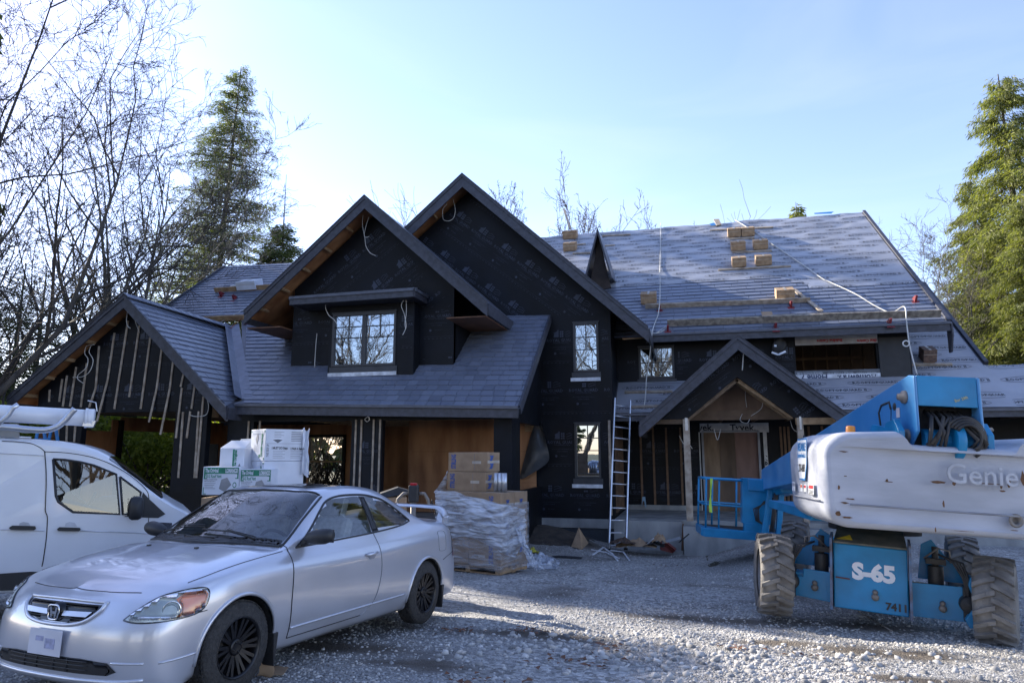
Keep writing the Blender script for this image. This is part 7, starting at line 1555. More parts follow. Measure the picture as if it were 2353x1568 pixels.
for t_ in range(tiers):
    for i in range(2):
        for j in range(2):
            x = -PW+.01+i*(PW/2); y = .01+j*(PD/2); where = ('lowest', 'middle', 'top')[t_]+' tier, '+('rear' if j else 'front')+(' right' if i else ' left')
            pr_ = []
            if i == 1: pr_ = [('s', logo(.09), (.14, .20), bluep), ('s', Q(PD/2-.03, .045), (.0, .19), tapem)] if t_ else [('s', logo(.09), (.14, .20), bluep)]
            if j == 0 and i == 1: pr_ += [('f', TX('STIRLING', .10, .30, .004, rad(90), 1.3), (.50, .21), bluep), ('f', Q(.15, .05), (.22, .14), tapem)]
            if j == 0 and i == 0: pr_ += [('f', TX('STIRLING', .10, .30, .004, rad(90), 1.3), (.1, .21), bluep)]
            carton('carton', 'brown carton under the stretch film, '+where+' of the pallet', pp(x, y, .12+t_*(ch_+.004)), (PW/2-.006, PD/2-.006, ch_), PYW, card, G_, prints=pr_)
zt = .12+3*(ch_+.004)
tops = [('lower of the two long cartons standing on top of the pallet load', -1.34, zt, .90, .40, .345), ('topmost long carton of the pallet load', -1.32, zt+.352, .90, .40, .345)]
for lb, x, z, w_, d_, h in tops:
    carton('carton', lb, pp(x, .18, z), (w_-.01, d_, h), PYW+rad(2 if z > zt else 0), card, G_, prints=[('f', TX('STIRLING', .11, .26, .005, rad(90), 1.3), (.13, .18), bluep), ('f', Q(.20, .05), (.55, .14), tapem), ('f', Q(.006, .30), (.60, .02), greyp), ('s', logo(.10), (.05, .19), bluep), ('s', logo(.10), (.05, .05), bluep), ('s', Q(.39, .05), (0, .15), tapem)])
for k, (x, w_) in enumerate(((.0, .045), (.07, .045), (.14, .05))):
    m_ = MB(); m_.rev([(w_*.8, 0), (w_, 0), (w_, .33), (w_*.86, .33), (w_*.86, .02)], pp(x-.30+k*.02, .30, zt), 'z', 16); o = m_.obj('metal_pipe', MATS['galvanised']); o.location = (0, 0, 0); tag(o, ('short galvanised pipe nearest the tall cartons', 'short galvanised pipe in the middle of three', 'short galvanised pipe nearest the pallet edge')[k], 'pipe', 'pipes standing on the pallet load')
def film_mat(lo=.07, hi=.42, nm='stretch_film'):
    m = bpy.data.materials.new(nm); m.use_nodes = True; n = m.node_tree.nodes; L = m.node_tree.links; n.clear(); out = n.new('ShaderNodeOutputMaterial')
    tr = n.new('ShaderNodeBsdfTransparent'); tr.inputs[0].default_value = (.90, .92, .95, 1); p = n.new('ShaderNodeBsdfPrincipled'); p.inputs['Base Color'].default_value = (.75, .80, .88, 1); p.inputs['Roughness'].default_value = .16; p.inputs['Specular IOR Level'].default_value = .8
    tc = n.new('ShaderNodeTexCoord'); mp = n.new('ShaderNodeMapping'); mp.inputs['Scale'].default_value = (.8, .8, 4.5); mp.inputs['Rotation'].default_value = (.5, .75, 0); L.new(tc.outputs['Object'], mp.inputs[0]); no = n.new('ShaderNodeTexNoise'); no.inputs['Scale'].default_value = 3.2; no.inputs['Detail'].default_value = 3; no.inputs['Distortion'].default_value = .5; L.new(mp.outputs[0], no.inputs[0])
    bp = n.new('ShaderNodeBump'); bp.inputs['Strength'].default_value = 1; bp.inputs['Distance'].default_value = .08; L.new(no.outputs[0], bp.inputs['Height']); L.new(bp.outputs[0], p.inputs['Normal'])
    mr = n.new('ShaderNodeMapRange'); mr.inputs[1].default_value = .38; mr.inputs[2].default_value = .66; mr.inputs[3].default_value = lo; mr.inputs[4].default_value = hi; L.new(no.outputs[0], mr.inputs[0]); mx = n.new('ShaderNodeMixShader'); L.new(mr.outputs[0], mx.inputs[0]); L.new(tr.outputs[0], mx.inputs[1]); L.new(p.outputs[0], mx.inputs[2]); L.new(mx.outputs[0], out.inputs[0]); return m
film = film_mat()
film2 = film_mat(.28, .85, 'loose_stretch_film')
def sheet(name, label, fn, nu, nv, mat=film, cat='plastic film', thick=0):
    V_ = [tuple(fn(i/nu, j/nv)) for j in range(nv+1) for i in range(nu+1)]; F_ = [(j*(nu+1)+i, j*(nu+1)+i+1, (j+1)*(nu+1)+i+1, (j+1)*(nu+1)+i) for j in range(nv) for i in range(nu)]
    o = link(name, mk(name, V_, F_, mat, smooth=True)); tag(o, label, cat); return o
per = [(-PW-.02, PD*.6), (-PW-.02, -.02), (.02, -.02), (.02, PD+.02), (-PW*.3, PD+.03)]
def walk(u):
    L_ = [math.dist(per[i], per[i+1]) for i in range(len(per)-1)]; s = u*sum(L_)
    for i, l in enumerate(L_):
        if s <= l or i == len(L_)-1: t = s/l; return (per[i][0]+(per[i+1][0]-per[i][0])*t, per[i][1]+(per[i+1][1]-per[i][1])*t), i
        s -= l
def f1(u, v):
    (x, y), i = walk(u); n_ = noise.noise(Vector((u*9, v*4, 1)))*.02; cx, cy = -PW/2, PD/2; k = 1+abs(n_)*1.0+.004; return pp(cx+(x-cx)*k, cy+(y-cy)*k, .06+v*(1.12 if True else 0)+.0)
sheet('stretch_film', 'tight clear stretch film wound round the cartons on the pallet', f1, 90, 24)
def f2(u, v):  # loose drape across the front and right corner, sagging diagonally
    (x, y), i = walk(.16+.66*u); cx, cy = -PW/2, PD/2; topz = zt+.02-.36*max(0, u-.05)**1.2; bot = .42+.18*math.sin(u*5)+.25*(u > .85)*(u-.85)/.15; z = topz*(1-v)+bot*v
    b_ = .03+.14*math.sin(v*3.1)*math.sin(min(1, u*1.2)*3.1)+.05*noise.noise(Vector((u*8, v*6, 3)))+.03*noise.noise(Vector((u*20, v*16, 7))); k = 1+max(.015, b_)*1.1; return pp(cx+(x-cx)*k, cy+(y-cy)*k, z+.03*noise.noise(Vector((u*7, v*3, 9))))
sheet('loose_film', 'loose crumpled white film hanging over the pallet corner', f2, 90, 50, film2)
def f3(u, v):
    a = pp(-1.32, .16, zt+.36); b = pp(-PW-.1, -.02, zt-.03); c = pp(-PW-.06, .3, zt+.0); p = a*(1-v)+(b*(1-u)+c*u)*v; return p+Vector((.02*noise.noise(Vector((u*5, v*9, 2))), 0, -.03*math.sin(v*3)))
sheet('film_tail', 'thin twisted film tail stretched up to the tall carton', f3, 4, 20, film2)
def f4(u, v):
    a = pp(.10, .50, .62); x = .02+.42*v**.8+.14*(u-.5)*v; y = .45+.12*(u-.5)+.15*v; z = .72*(1-v)**1.6+.03; return pp(x, y, z)+Vector((.05*noise.noise(Vector((u*6, v*8, 1))), .05*noise.noise(Vector((u*6, v*8, 5))), .05*noise.noise(Vector((u*9, v*9, 3)))+.03))
sheet('film_tail', 'crumpled film trailing from the pallet down to the gravel', f4, 14, 34, film2)
def f5(u, v):
    g = onG(1195+90*u, 1305-20*v+4*u); h = .16*math.sin(u*3.14)*math.sin(v*3.14)**.5*(1+.9*noise.noise(Vector((u*9, v*7, 2)))); return Vector(tuple(g))+Vector((.06*noise.noise(Vector((u*9, v*9, 8))), .1*(v-.5), .02+max(0, h)))
sheet('film_heap', 'heap of crumpled clear film lying on the gravel right of the pallet', f5, 30, 16, film2)
# white roof vent cartons
G2_ = 'white roof vent cartons'
def ventfront(w_, h):
    P = [('f', Q(w_-.03, h*.22), (.015, h*.75), greenp), ('f', Q(.05, h*.2), (.015, h*.57), greenp), ('f', Q(.05, h*.2), (w_-.065, h*.57), greenp), ('f', Q(w_-.07, h*.14), (.035, h*.60), whitebox, .3),
     ('f', TX('The Original', .085, w_*.36, .003), (w_*.24, h*.86), whitebox, 1), ('f', TX('LOMANCO', .08, w_*.34, .004), (w_*.78, h*.86), whitebox, 1), ('f', Q(w_*.34, .008), (w_*.61, h*.78), whitebox, 1),
     ('f', TX('750-S Roof Vent', .075, w_*.46, .002), (w_*.28, h*.66), greenp, 1), ('f', TX('Venting for residential and light', .03, w_*.36), (w_*.22, h*.55), blackp, 1), ('f', TX('commercial applications', .03, w_*.3), (w_*.2, h*.49), blackp, 1)]
    P += [('f', Q(w_*.3*(1-.1*(k % 3)), .006), (w_*.06, h*(.40-.06*k)), greyp, 1) for k in range(4)]
    P += [('f', ([(0, 0, 0), (.09, -.05, 0), (.19, .06, 0), (.12, .17, 0), (.03, .14, 0)], [(0, 1, 2, 3, 4)]), (w_*.46, h*.22), halfg, 1), ('f', ([(.03*math.cos(a), .045*math.sin(a), 0) for a in np.linspace(0, 6, 12)], [tuple(range(12))]), (w_*.88, h*.35), greenp, 1), ('f', ([(.020*math.cos(a), .03*math.sin(a), 0) for a in np.linspace(0, 6, 12)], [tuple(range(12))]), (w_*.88, h*.35), whitebox, 2),
     ('f', Q(.012, h*.25), (.015, .01), greenp), ('f', Q(.05, .012), (.015, .01), greenp)]
    return P
vb_ = atD(463, 1136, 10.6); yw0 = rad(-2)+YAW
w0 = .57; h0 = .43
carton('roof_vent_carton', 'white and green roof vent carton, leftmost and lowest of the group', vb_, (w0, .5, h0), yw0+rad(2), whitebox, G2_, prints=ventfront(w0, h0))
rv = Vector((math.cos(yw0), math.sin(yw0), 0)); av = Vector((-math.sin(yw0), math.cos(yw0), 0))
carton('roof_vent_carton', 'white and green roof vent carton standing right against the leftmost one', Vector(tuple(vb_))+rv*.585+Vector((0, 0, -.035)), (.50, .5, .43), yw0, whitebox, G2_, prints=ventfront(.50, .43))
vb3 = atD(607, 1058, 10.75); ya = yw0+rad(43)
def labelside(d_, h): 
    return [('l', Q(d_-.04, .03), (.02, h-.05), greenp), ('l', Q(d_-.04, .03), (.02, .02), greenp), ('l', Q(d_-.10, .06), (.05, h-.07), whitebox, 1), ('l', Q(d_-.10, .06), (.05, .0), whitebox, 1), ('l', TX('LOMANCO', .11, h*.32, .004, rad(90)), (d_*.78, h*.28), greenp, 1), ('l', TX('The Original', .07, h*.42, .003, rad(90)), (d_*.80, h*.72), greenp, 1), ('l', Q(.03, h*.6), (d_*.74, h*.3), greenp), ('l', ([(0, 0, 0), (.06, -.09, 0), (.12, .03, 0), (.08, .10, 0)], [(0, 1, 2, 3)]), (d_*.35, h*.68), halfg, 1), ('l', ([(.035*math.cos(a), .035*math.sin(a), 0) for a in np.linspace(0, 6, 12)], [tuple(range(12))]), (d_*.65, h*.14), greenp, 1)]+[('l', Q(.006, h*.22), (d_*(.3+.08*k), h*.28), greyp, 1) for k in range(4)]
def textside(w_, h): 
    P = [('f', TX('I MUST DO Steps', .055, .26, .002), (.24, h*.40), blackp), ('f', TX('I PASS A Sample', .05, .24, .002), (.54, h*.38), blackp), ('f', TX('THIS SIDE UP', .05, .2, .001, rad(90)), (.045, h*.32), greyp), ('f', Q(w_, .004), (0, h*.54), greyp)]
    P += [('f', Q(.20*(1-.2*(k % 2)), .005), (.13+.29*j, h*(.31-.055*k)), greyp) for k in range(5) for j in range(2)]+[('f', Q(.17, .010), (.42, h*(.90-.055*k)), greyp) for k in range(6)]+[('f', Q(.16*(1-.3*(k % 2)), .005), (.14, h*(.90-.05*k)), greyp) for k in range(4)]+[('f', ([(0, 0, 0), (.08, -.05, 0), (.16, 0, 0), (.08, .01, 0)], [(0, 1, 2, 3)]), (.12, h*.66), greyp)]
    return P
carton('roof_vent_carton', 'tallest white carton on top of the group, printed with instructions', vb3, (.66, .62, .50), ya, whitebox, G2_, prints=labelside(.62, .50)+textside(.66, .50))
carton('roof_vent_carton', 'plain white carton directly beneath the tall printed one', Vector(tuple(vb3))+Vector((.0, 0, -.505)), (.66, .62, .50), ya, whitebox, G2_, prints=labelside(.62, .50)[:6])
# open carton leaning behind
vb4 = atD(503, 1078, 10.95); t = carton('roof_vent_carton', 'open white carton with a raised flap behind the two lettered ones', vb4, (.42, .42, .34), yw0+rad(-6), whitebox, G2_, seam_=False, prints=[('f', TX('The Original', .06, .28, .003, rad(90)), (.27, .17), greenp, 1), ('f', Q(.03, .30), (.22, .02), greenp), ('f', ([(0, 0, 0), (.09, 0, 0), (.045, .10, 0)], [(0, 1, 2)]), (.30, .0), greyp)])
R_, o_ = frame(vb4, yw0+rad(-6)); m_ = MB(); A = [R_ @ Vector(q)+o_ for q in ((.0, .0, .34), (.42, .0, .34), (.44, .14, .46), (.10, .14, .46))]; m_.prism(A, R_ @ Vector((0, .006, .003))); m_.obj('flap', whitebox, t); m_ = MB(); A = [R_ @ Vector(q)+o_ for q in ((.0, .42, .34), (.42, .42, .34), (.46, .40, .50), (.12, .40, .49))]; m_.prism(A, R_ @ Vector((0, .006, .003))); m_.obj('flap', whitebox, t)
# what the cartons stand on : two pallets of plain cartons behind the car
b_ = Vector(tuple(vb_)); gz0 = ground_z(b_.x, b_.y); zb_ = b_.z-.04
for k in range(3):
    hgt = (zb_-gz0-.14)/3; carton('carton', ('lowest', 'second', 'third')[k]+' carton of the stack hidden behind the coupe under the roof vent cartons', Vector((b_.x, b_.y, gz0+.14+k*hgt))+av*.0, (1.2, .9, hgt-.004), yw0, card, 'cartons behind the coupe')
p2_ = thing('pallet', 'wooden pallet hidden behind the coupe under the roof vent cartons', 'pallet', b_+Vector((0, 0, gz0-b_.z)))
for k in range(3): m_ = MB(); R_, o_ = frame((b_.x, b_.y, gz0), yw0); m_.box(R_ @ Vector((.6, .08+k*.37, .06))+o_, (1.2, .1, .12), R_); m_.obj('stringer', lumber, p2_)
# film hanging on the tall carton
def f6(u, v):
    R_, o_ = frame(vb3, ya); return R_ @ Vector((.60+.10*u+.05*v*u, -.02-.03*math.sin(u*9+v*3)-.02*v, .51-.75*v+.03*math.sin(u*7)))+o_+Vector((.03*noise.noise(Vector((u*6, v*5, 1))), 0, 0))
sheet('white_film', 'white film hanging down the right side of the tallest white carton', f6, 16, 30, M('milky_film', (.68, .72, .80), .3, bump=.6, bscale=9))
# ------------------------------------------------------------ things on the roofs
nU = Vector(UP_[1]); vU = Vector((0, .794, .607)); uX = Vector((1, 0, 0))
def c5(x, y): return ((1350+x/3.484)*.9577, (480+y/3.484)*.9577)
def c6(x, y): return ((1850+x/3.484)*.9577, (480+y/3.484)*.9577)
def roofbox(label, x0, x1, yb, cf=c5, h=.30, mat=cardroof, pl=UP_, L_=.42, group='cartons of slates on the roof', lift=.06):
    a = Vector(tuple(onPl(*cf(x0, yb), pl))); b = Vector(tuple(onPl(*cf(x1, yb), pl))); n_ = Vector(tuple(pl[1])); v_ = n_.cross(uX)*-1; v_ = v_ if v_.z > 0 else -v_; w_ = (b-a).length
    n2 = (n_+Vector((0, 0, 1.0))).normalized()*1.0; R_ = Matrix.Rotation(rad(37.4-14), 3, 'X'); m_ = MB(); o = a+n_*lift; t = thing('roof_carton', label, 'carton', o+R_ @ Vector((w_/2, L_/2, 0)), group=group)
    m_.box(o+R_ @ Vector((w_/2, L_/2, h/2)), (w_, L_, h), R_); m_.obj('box', mat, t, bevel=.008); m_ = MB(); m_.box(o+R_ @ Vector((w_/2, L_/2, h+.001)), (.06, L_, .003), R_); m_.box(o+R_ @ Vector((w_/2, -.001, h*.62)), (w_, .003, .012), R_); m_.obj('tape', tapem, t)
    m_ = MB(); g = ([(-.06, 0, 0), (0, .035, 0), (.06, 0, 0), (0, -.035, 0)], [(0, 1, 2, 3)]); m_.add([o+R_ @ Vector((w_/2+p[0], L_*.4+p[1], h+.004)) for p in g[0]], g[1]); m_.obj('print', M('logo_green', (.08, .12, .06), .7), t)
    m_ = MB(); m_.box(o+R_ @ Vector((w_/2, L_*.5, -.04)), (w_*.8, L_*.8, .075), R_); m_.obj('packing', lumber, t); return t
roofbox('roof carton, upper left of the pair at the ridge', 1380, 1488, 325); roofbox('roof carton, upper right of the pair at the ridge', 1495, 1603, 318)
roofbox('roof carton in the left column, second from the ridge', 1408, 1528, 440); roofbox('roof carton directly right of the second one in the left column', 1596, 1716, 428)
roofbox('lowest carton in the left column of the roof group', 1416, 1534, 576); roofbox('lowest carton in the right column of the roof group', 1614, 1748, 562)
roofbox('single shaded carton on slates at the left end of the upper plank', 652, 782, 882); roofbox('torn open carton with blue lettering on the upper plank', 1785, 1940, 855)
roofbox('upper carton of the pair behind the central gable slope', 0, 112, 338); roofbox('lower carton of the pair behind the central gable slope', 5, 106, 440)
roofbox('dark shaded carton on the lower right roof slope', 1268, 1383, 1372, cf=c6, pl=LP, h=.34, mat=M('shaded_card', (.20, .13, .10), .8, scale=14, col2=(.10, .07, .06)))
def plank(label, p, q, pl=UP_, w_=.09, th=.04, off=.05, mat=greylumber, cf=c5, cat='plank', group='planks on the right roof', name='plank', edge=False):
    a, b = Vector(tuple(onPl(*cf(*p), pl))), Vector(tuple(onPl(*cf(*q), pl))); n_ = Vector(tuple(pl[1])); m_ = MB(); m_.board(a+n_*off, b+n_*off, *((th, w_) if not edge else (w_, th)), up=n_); o = m_.obj(name, mat); tag(o, label, cat, group); return o
plank('short batten lying on the underlay near the left end of the ridge', (330, 308), (565, 296)); plank('short batten just right of the small gablet', (320, 392), (435, 386)); plank('tiny batten at the foot of the small gablet', (335, 488), (372, 486))
plank('batten directly under the two top cartons', (1228, 262), (1756, 236)); plank('batten below the second row of roof cartons', (1415, 446), (1745, 434)); plank('longest pale batten under the third row of roof cartons', (1298, 594), (1905, 562)); plank('short batten between the first and second carton rows', (1395, 335), (1600, 325))
plank('batten left of the gablet behind the central gable', (110, 382), (190, 376)); plank('lower batten left of the gablet', (85, 455), (228, 450)); plank('loose plank end standing up beside the central gable slope', (15, 130), (70, 300), off=.3)
plank('upper toe plank across the shaded slates', (690, 912), (2065, 858), w_=.14, th=.045, off=.10, edge=True); plank('thin board lying above the upper toe plank', (740, 890), (1455, 862), off=.07)
plank('sloping brace plank right of the torn carton', (1930, 765), (2160, 945), off=.07, w_=.10)
plank('long lower toe plank along the right eave', (875, 1068), (2168, 1025), w_=.20, th=.045, off=.16, edge=True, mat=dirtylumber); 
plank('right half of the long lower toe plank', (0, 1030), (1410, 992), cf=c6, w_=.20, th=.045, off=.16, edge=True, mat=dirtylumber)
plank('batten on the lower right slope under the dark carton', (1165, 1386), (1508, 1384), cf=c6, pl=LP); plank('short batten right of the boom end', (1575, 1546), (1645, 1546), cf=c6, pl=LP)
plank('batten on the porch roof left of the porch gable', (365, 900), (420, 902), cf=lambda x, y: (x*4, y), pl=LP) if False else None
cfv = lambda x, y: (x, y)
plank('upper batten on the small slope left of the porch gable', (1435, 904), (1545, 902), pl=LP, cf=cfv); plank('lower batten on the small slope left of the porch gable', (1450, 938), (1530, 935), pl=LP, cf=cfv)
plank('batten on the lower roof beside the far right edge', (2200, 992), (2280, 990), pl=LP, cf=cfv)
plank('upper toe plank on the left garage roof with the white box', (500, 700), (590, 691), pl=GP, cf=cfv, w_=.16, th=.045, off=.1, edge=True, group='planks on the left roof') 
plank('upper toe plank on the left garage roof', (472, 697), (606, 686), pl=GP, cf=lambda x, y: (x, y-26), w_=.16, th=.045, off=.1, edge=True, group='planks on the left roof', mat=lumber) if False else None
for o in [o for o in bpy.data.objects if o.get('label') == 'upper toe plank on the left garage roof with the white box']: bpy.data.objects.remove(o)
plank('upper toe plank on the left garage roof beneath the white box', (495, 684), (636, 676), pl=GP, cf=lambda x, y: (x, y-12), w_=.17, th=.045, off=.1, edge=True, group='planks on the left roof', mat=lumber)
plank('lower toe plank on the left garage roof', (428, 741), (575, 735), pl=GP, cf=lambda x, y: (x-3, y), w_=.17, th=.045, off=.1, edge=True, group='planks on the left roof', mat=lumber)
redm = M('bracket_red', (.20, .022, .028), .5)
def bracket(px_, py_, pl, label):
    a = Vector(tuple(onPl(px_, py_, pl))); n_ = Vector(tuple(pl[1])); v_ = n_.cross(uX)*-1; v_ = v_ if v_.z > 0 else -v_; m_ = MB(); m_.prism([a+n_*.02-uX*.03, a+n_*.20-uX*.02, a+n_*.20+v_*.05-uX*.02, a+n_*.02+v_*.24-uX*.03], uX*.055); m_.prism([a+n_*.012-uX*.09-v_*.12, a+n_*.012+uX*.09-v_*.12, a+n_*.012+uX*.09+v_*.1, a+n_*.012-uX*.09+v_*.1], n_*.008); o = m_.obj('roof_bracket', redm); tag(o, label, 'roof bracket', 'red roof brackets')
for (x, y, cf, pl, lb) in ((808, 930, c5, UP_, 'left red bracket holding the upper toe plank'), (1906, 900, c5, UP_, 'right red bracket holding the upper toe plank'), (877, 1100, c5, UP_, 'red bracket at the left end of the long eave plank'), (1778, 1085, c5, UP_, 'red bracket under the cardboard piece on the eave plank'), (992, 1050, c6, UP_, 'red bracket near the right end of the eave plank'), (1206, 855, c6, UP_, 'loose red bracket on slates near the right verge'), (537, 690, cfv, GP, 'red bracket under the white box on the left roof') ): bracket(*cf(x, y), pl, lb)
bracket(507, 682, GP, 'red bracket at the left end of the upper left plank'); bracket(444, 746, GP, 'red bracket at the left end of the lower left plank'); bracket(569, 742, GP, 'red bracket at the right end of the lower left plank')
roofbox('white carton resting on the upper plank of the left roof', 545, 586, 671, cf=cfv, pl=GP, mat=whitebox, h=.30, L_=.5, group='cartons on the left roof'); roofbox('smaller white scrap carton beside the white one on the left roof', 531, 545, 670, cf=cfv, pl=GP, mat=whitebox, h=.16, L_=.3, group='cartons on the left roof')
def flatpiece(name, label, pts, pl, mat, cat, off=.03, th=.008): n_ = Vector(tuple(pl[1])); m_ = MB(); m_.prism([Vector(tuple(onPl(x, y, pl)))+n_*off for x, y in pts], n_*th); o = m_.obj(name, mat); tag(o, label, cat); return o
flatpiece('cardboard_sheet', 'flat cardboard piece standing above the eave plank', [c5(1655, 962), c5(1745, 958), c5(1762, 1015), c5(1670, 1020)], UP_, card, 'cardboard', .10); flatpiece('wood_offcut', 'short board end lying just below the ridge', [c5(1258, 178), c5(1305, 174), c5(1325, 220), c5(1285, 228)], UP_, greylumber, 'board', .06, .03)
bt = M('blue_tarp', (.03, .20, .50), .5); flatpiece('blue_scrap', 'blue plastic scrap below the board end at the ridge', [c5(1225, 210), c5(1265, 200), c5(1282, 222), c5(1240, 225)], UP_, bt, 'plastic scrap', .05); flatpiece('blue_scrap', 'long blue strip on the ridge at the right', [c6(355, 122), c6(480, 112), c6(520, 110), c6(500, 126), c6(360, 130)], UP_, bt, 'plastic scrap', .06)
# ropes
ropem = M('rope_white', (.55, .55, .52), .7)
def rope(name, label, pts, r=.014, mat=ropem):
    P = [Vector(tuple(p)) for p in pts]; Q_ = []
    for i in range(len(P)-1):
        p0, p1, p2x, p3x = P[max(i-1, 0)], P[i], P[i+1], P[min(i+2, len(P)-1)]
        for k in range(5): t = k/5; Q_.append(.5*((2*p1)+(-p0+p2x)*t+(2*p0-5*p1+4*p2x-p3x)*t*t+(-p0+3*p1-3*p2x+p3x)*t**3))
    m_ = MB(); m_.tube(Q_+[P[-1]], r, 6); o = m_.obj(name, mat); tag(o, label, 'rope'); return o
def ru(x, y, cf=c5, off=.06, pl=UP_): return onPl(*cf(x, y), pl)+np.array(pl[1])*off
rope('safety_rope', 'grey rope hanging from the ridge over the eave down to the small porch slope', [ru(820, 205), ru(817, 400), ru(812, 600), ru(815, 880, off=.3), ru(798, 960), ru(770, 1040), onY(*c5(748, 1095), 18.9), onY(*c5(735, 1200), 18.8), onY(*c5(722, 1330), 18.9), onY(*c5(700, 1470), 18.9), onY(1480, 930, 18.7), onY(1462, 968, 18.5)])
rope('safety_rope', 'white rope running diagonally over the right roof to the boom end', [ru(1440, 178), ru(1500, 215), ru(1610, 285), ru(1740, 375), ru(1965, 528), ru(2165, 668), ru(480, 695, c6), ru(700, 815, c6, .12), ru(860, 895, c6), ru(1000, 955, c6), ru(1100, 975, c6, .3), onY(*c6(1128, 1010), 19.0), onY(*c6(1140, 1110), 18.9), onY(*c6(1155, 1210), 18.8), onY(*c6(1180, 1320), 18.7), onY(*c6(1215, 1450), 18.6)], .016)
rope('tangled_cord', 'tangle of cord at the left end of the eave plank', [ru(720, 1085), ru(745, 1130), ru(790, 1120), ru(830, 1090), ru(868, 1072), ru(840, 1105), ru(770, 1128), ru(730, 1100)], .010)
rope('cord', 'pale cord stretched across the left garage roof', [onPl(625, 686, GP)+[0, 0, .08], onPl(560, 715, GP)+[0, 0, .06], onPl(505, 745, GP)+[0, 0, .06], onPl(478, 763, GP)+[0, 0, .05]], .010); rope('orange_cord', 'orange cord beside the lower left plank bracket', [onPl(560, 735, GP)+[0, 0, .1], onPl(543, 745, GP)+[0, 0, .06], onPl(530, 757, GP)+[0, 0, .06], onPl(500, 775, GP)+[0, 0, .05]], .010, M('orange_cord', (.35, .08, .03), .6))
m_ = MB(); c = onY(*c6(1125, 1197), 18.8); m_.tube([Vector(tuple(c))+Vector((.07*math.cos(a), 0, .07*math.sin(a))) for a in np.linspace(0, 6.283, 20)], .016, 6, cap=False); o = m_.obj('steel_ring', wirem); tag(o, 'white ring tied to the rope right of the upstairs opening', 'ring')
# harness hanging under the eave
def hn(u, v):
    a = u*6.283; r_ = (.07+.10*abs(math.sin(min(1, v*1.15)*3.1))**.7)*(1+.25*math.sin(a*3+v*5)); p = onY(*c5(1800, 1145+150*v), 19.45); return (p[0]+r_*math.cos(a), p[1]+r_*.45*math.sin(a), p[2])
harness = sheet('safety_harness', 'black safety harness hanging beneath the right eave', hn, 24, 14, M('harness_black', (.012, .013, .016), .6), 'harness')
for s in ((1745, 1270, 1800, 1290), (1800, 1290, 1862, 1262), (1765, 1215, 1785, 1217)):
    m_ = MB(); m_.board(onY(*c5(s[0], s[1]), 19.15), onY(*c5(s[2], s[3]), 19.15), .05, .01); o = m_.obj('strap', whiteprint); o.parent = harness; 
# ------------------------------------------------------------ ladder and yard clutter
LA = thing('extension_ladder', 'aluminium ladder leaning on the porch eave beside the tall wall', 'ladder', onG(1417, 1262))
b0, b1 = onY(1398, 1263, 17.05), onY(1437, 1247, 17.25); t0, t1 = onY(1412, 914, 18.38), onY(1445, 927, 18.40); b0, b1, t0, t1 = [Vector(tuple(p)) for p in (b0, b1, t0, t1)]; b1.z = b0.z
sidev = (b1-b0).normalized(); upl = (t0-b0).normalized(); nl = sidev.cross(upl); sh_ = M('ladder_alu', (.60, .62, .66), .35, metal=.7, var=.05)
t1 = b1+(t0-b0)*1.0; t1.z = t0.z-.06
for a, b in ((b0, t0), (b1, t1)): m_ = MB(); m_.board(a, b, .03, .07, up=sidev); m_.obj('rail', sh_, LA)
n_ = 13
for k in range(n_): f = (k+.35)/n_; m_ = MB(); m_.tube([b0.lerp(t0, f), b1.lerp(t1, f)], .018, 8); m_.obj('rung', sh_, LA)
for b in (b0, b1): m_ = MB(); m_.box(b+Vector((0, 0, .02)), (.09, .07, .05)); m_.obj('foot', blackpl, LA)
def on(px_, py_, dz=0):
    p = onG(px_, py_)
    if p[1] > 17.3 and p[0] > -2.6: q = onY(px_, py_, 17.22-.02*(1270-py_)); p = np.array([q[0], q[1], max(q[2], ground_z(q[0], q[1]))])
    return Vector((p[0], p[1], p[2]+dz))
soil = M('soil', (.07, .055, .042), .95, scale=6, col2=(.04, .033, .028), bump=1, bscale=18)
xs3 = np.linspace(-5.2, -2.1, 40); ys3 = np.linspace(16.2, 18.15, 26)
grid('soil_heap', xs3, ys3, soil, lambda x, y: gn(x, y)+.02*noise.noise(Vector((x*5, y*5, 0)))+.10*math.exp(-((x+3.9)/.9)**2-((y-17.6)/.7)**2)-.06*max(0, abs((x+3.75)/1.5)-.75)-.08*max(0, .3-(y-16.2))*3)
alw = M('white_metal', (.68, .70, .74), .4)
def strip(name, label, pts, w_, cat, mat, th=.02): 
    m_ = MB(); P = [on(x, y, z) for x, y, z in pts]
    for a, b in zip(P[:-1], P[1:]): m_.board(a, b, th, w_, up=(0, 0, 1))
    o = m_.obj(name, mat); tag(o, label, cat); return o
strip('gutter_offcut', 'bent white metal strip nearest the camera in front of the ladder', [(1362, 1278, .03), (1386, 1264, .07), (1406, 1276, .05), (1419, 1290, .01)], .035, 'metal strip', alw); strip('gutter_offcut', 'second bent white metal strip crossing the first before the ladder', [(1358, 1270, .06), (1392, 1273, .05), (1422, 1284, .02)], .03, 'metal strip', alw); strip('gutter_offcut', 'white metal strip with its bent end right of the ladder foot', [(1402, 1270, .05), (1432, 1274, .06), (1446, 1288, .01)], .03, 'metal strip', alw)
strip('metal_rod', 'white rod lying over the cardboard right of the ladder', [(1478, 1260, .03), (1502, 1248, .12)], .02, 'metal strip', alw); strip('grey_pipe', 'grey plastic pipe lying along the footing', [(1522, 1250, .05), (1562, 1243, .08)], .06, 'pipe', M('pvc_grey', (.25, .28, .33), .5), .06); strip('black_hose', 'black pipe end beside the grey one on the footing', [(1560, 1248, .03), (1583, 1240, .14)], .03, 'pipe', blackpl)
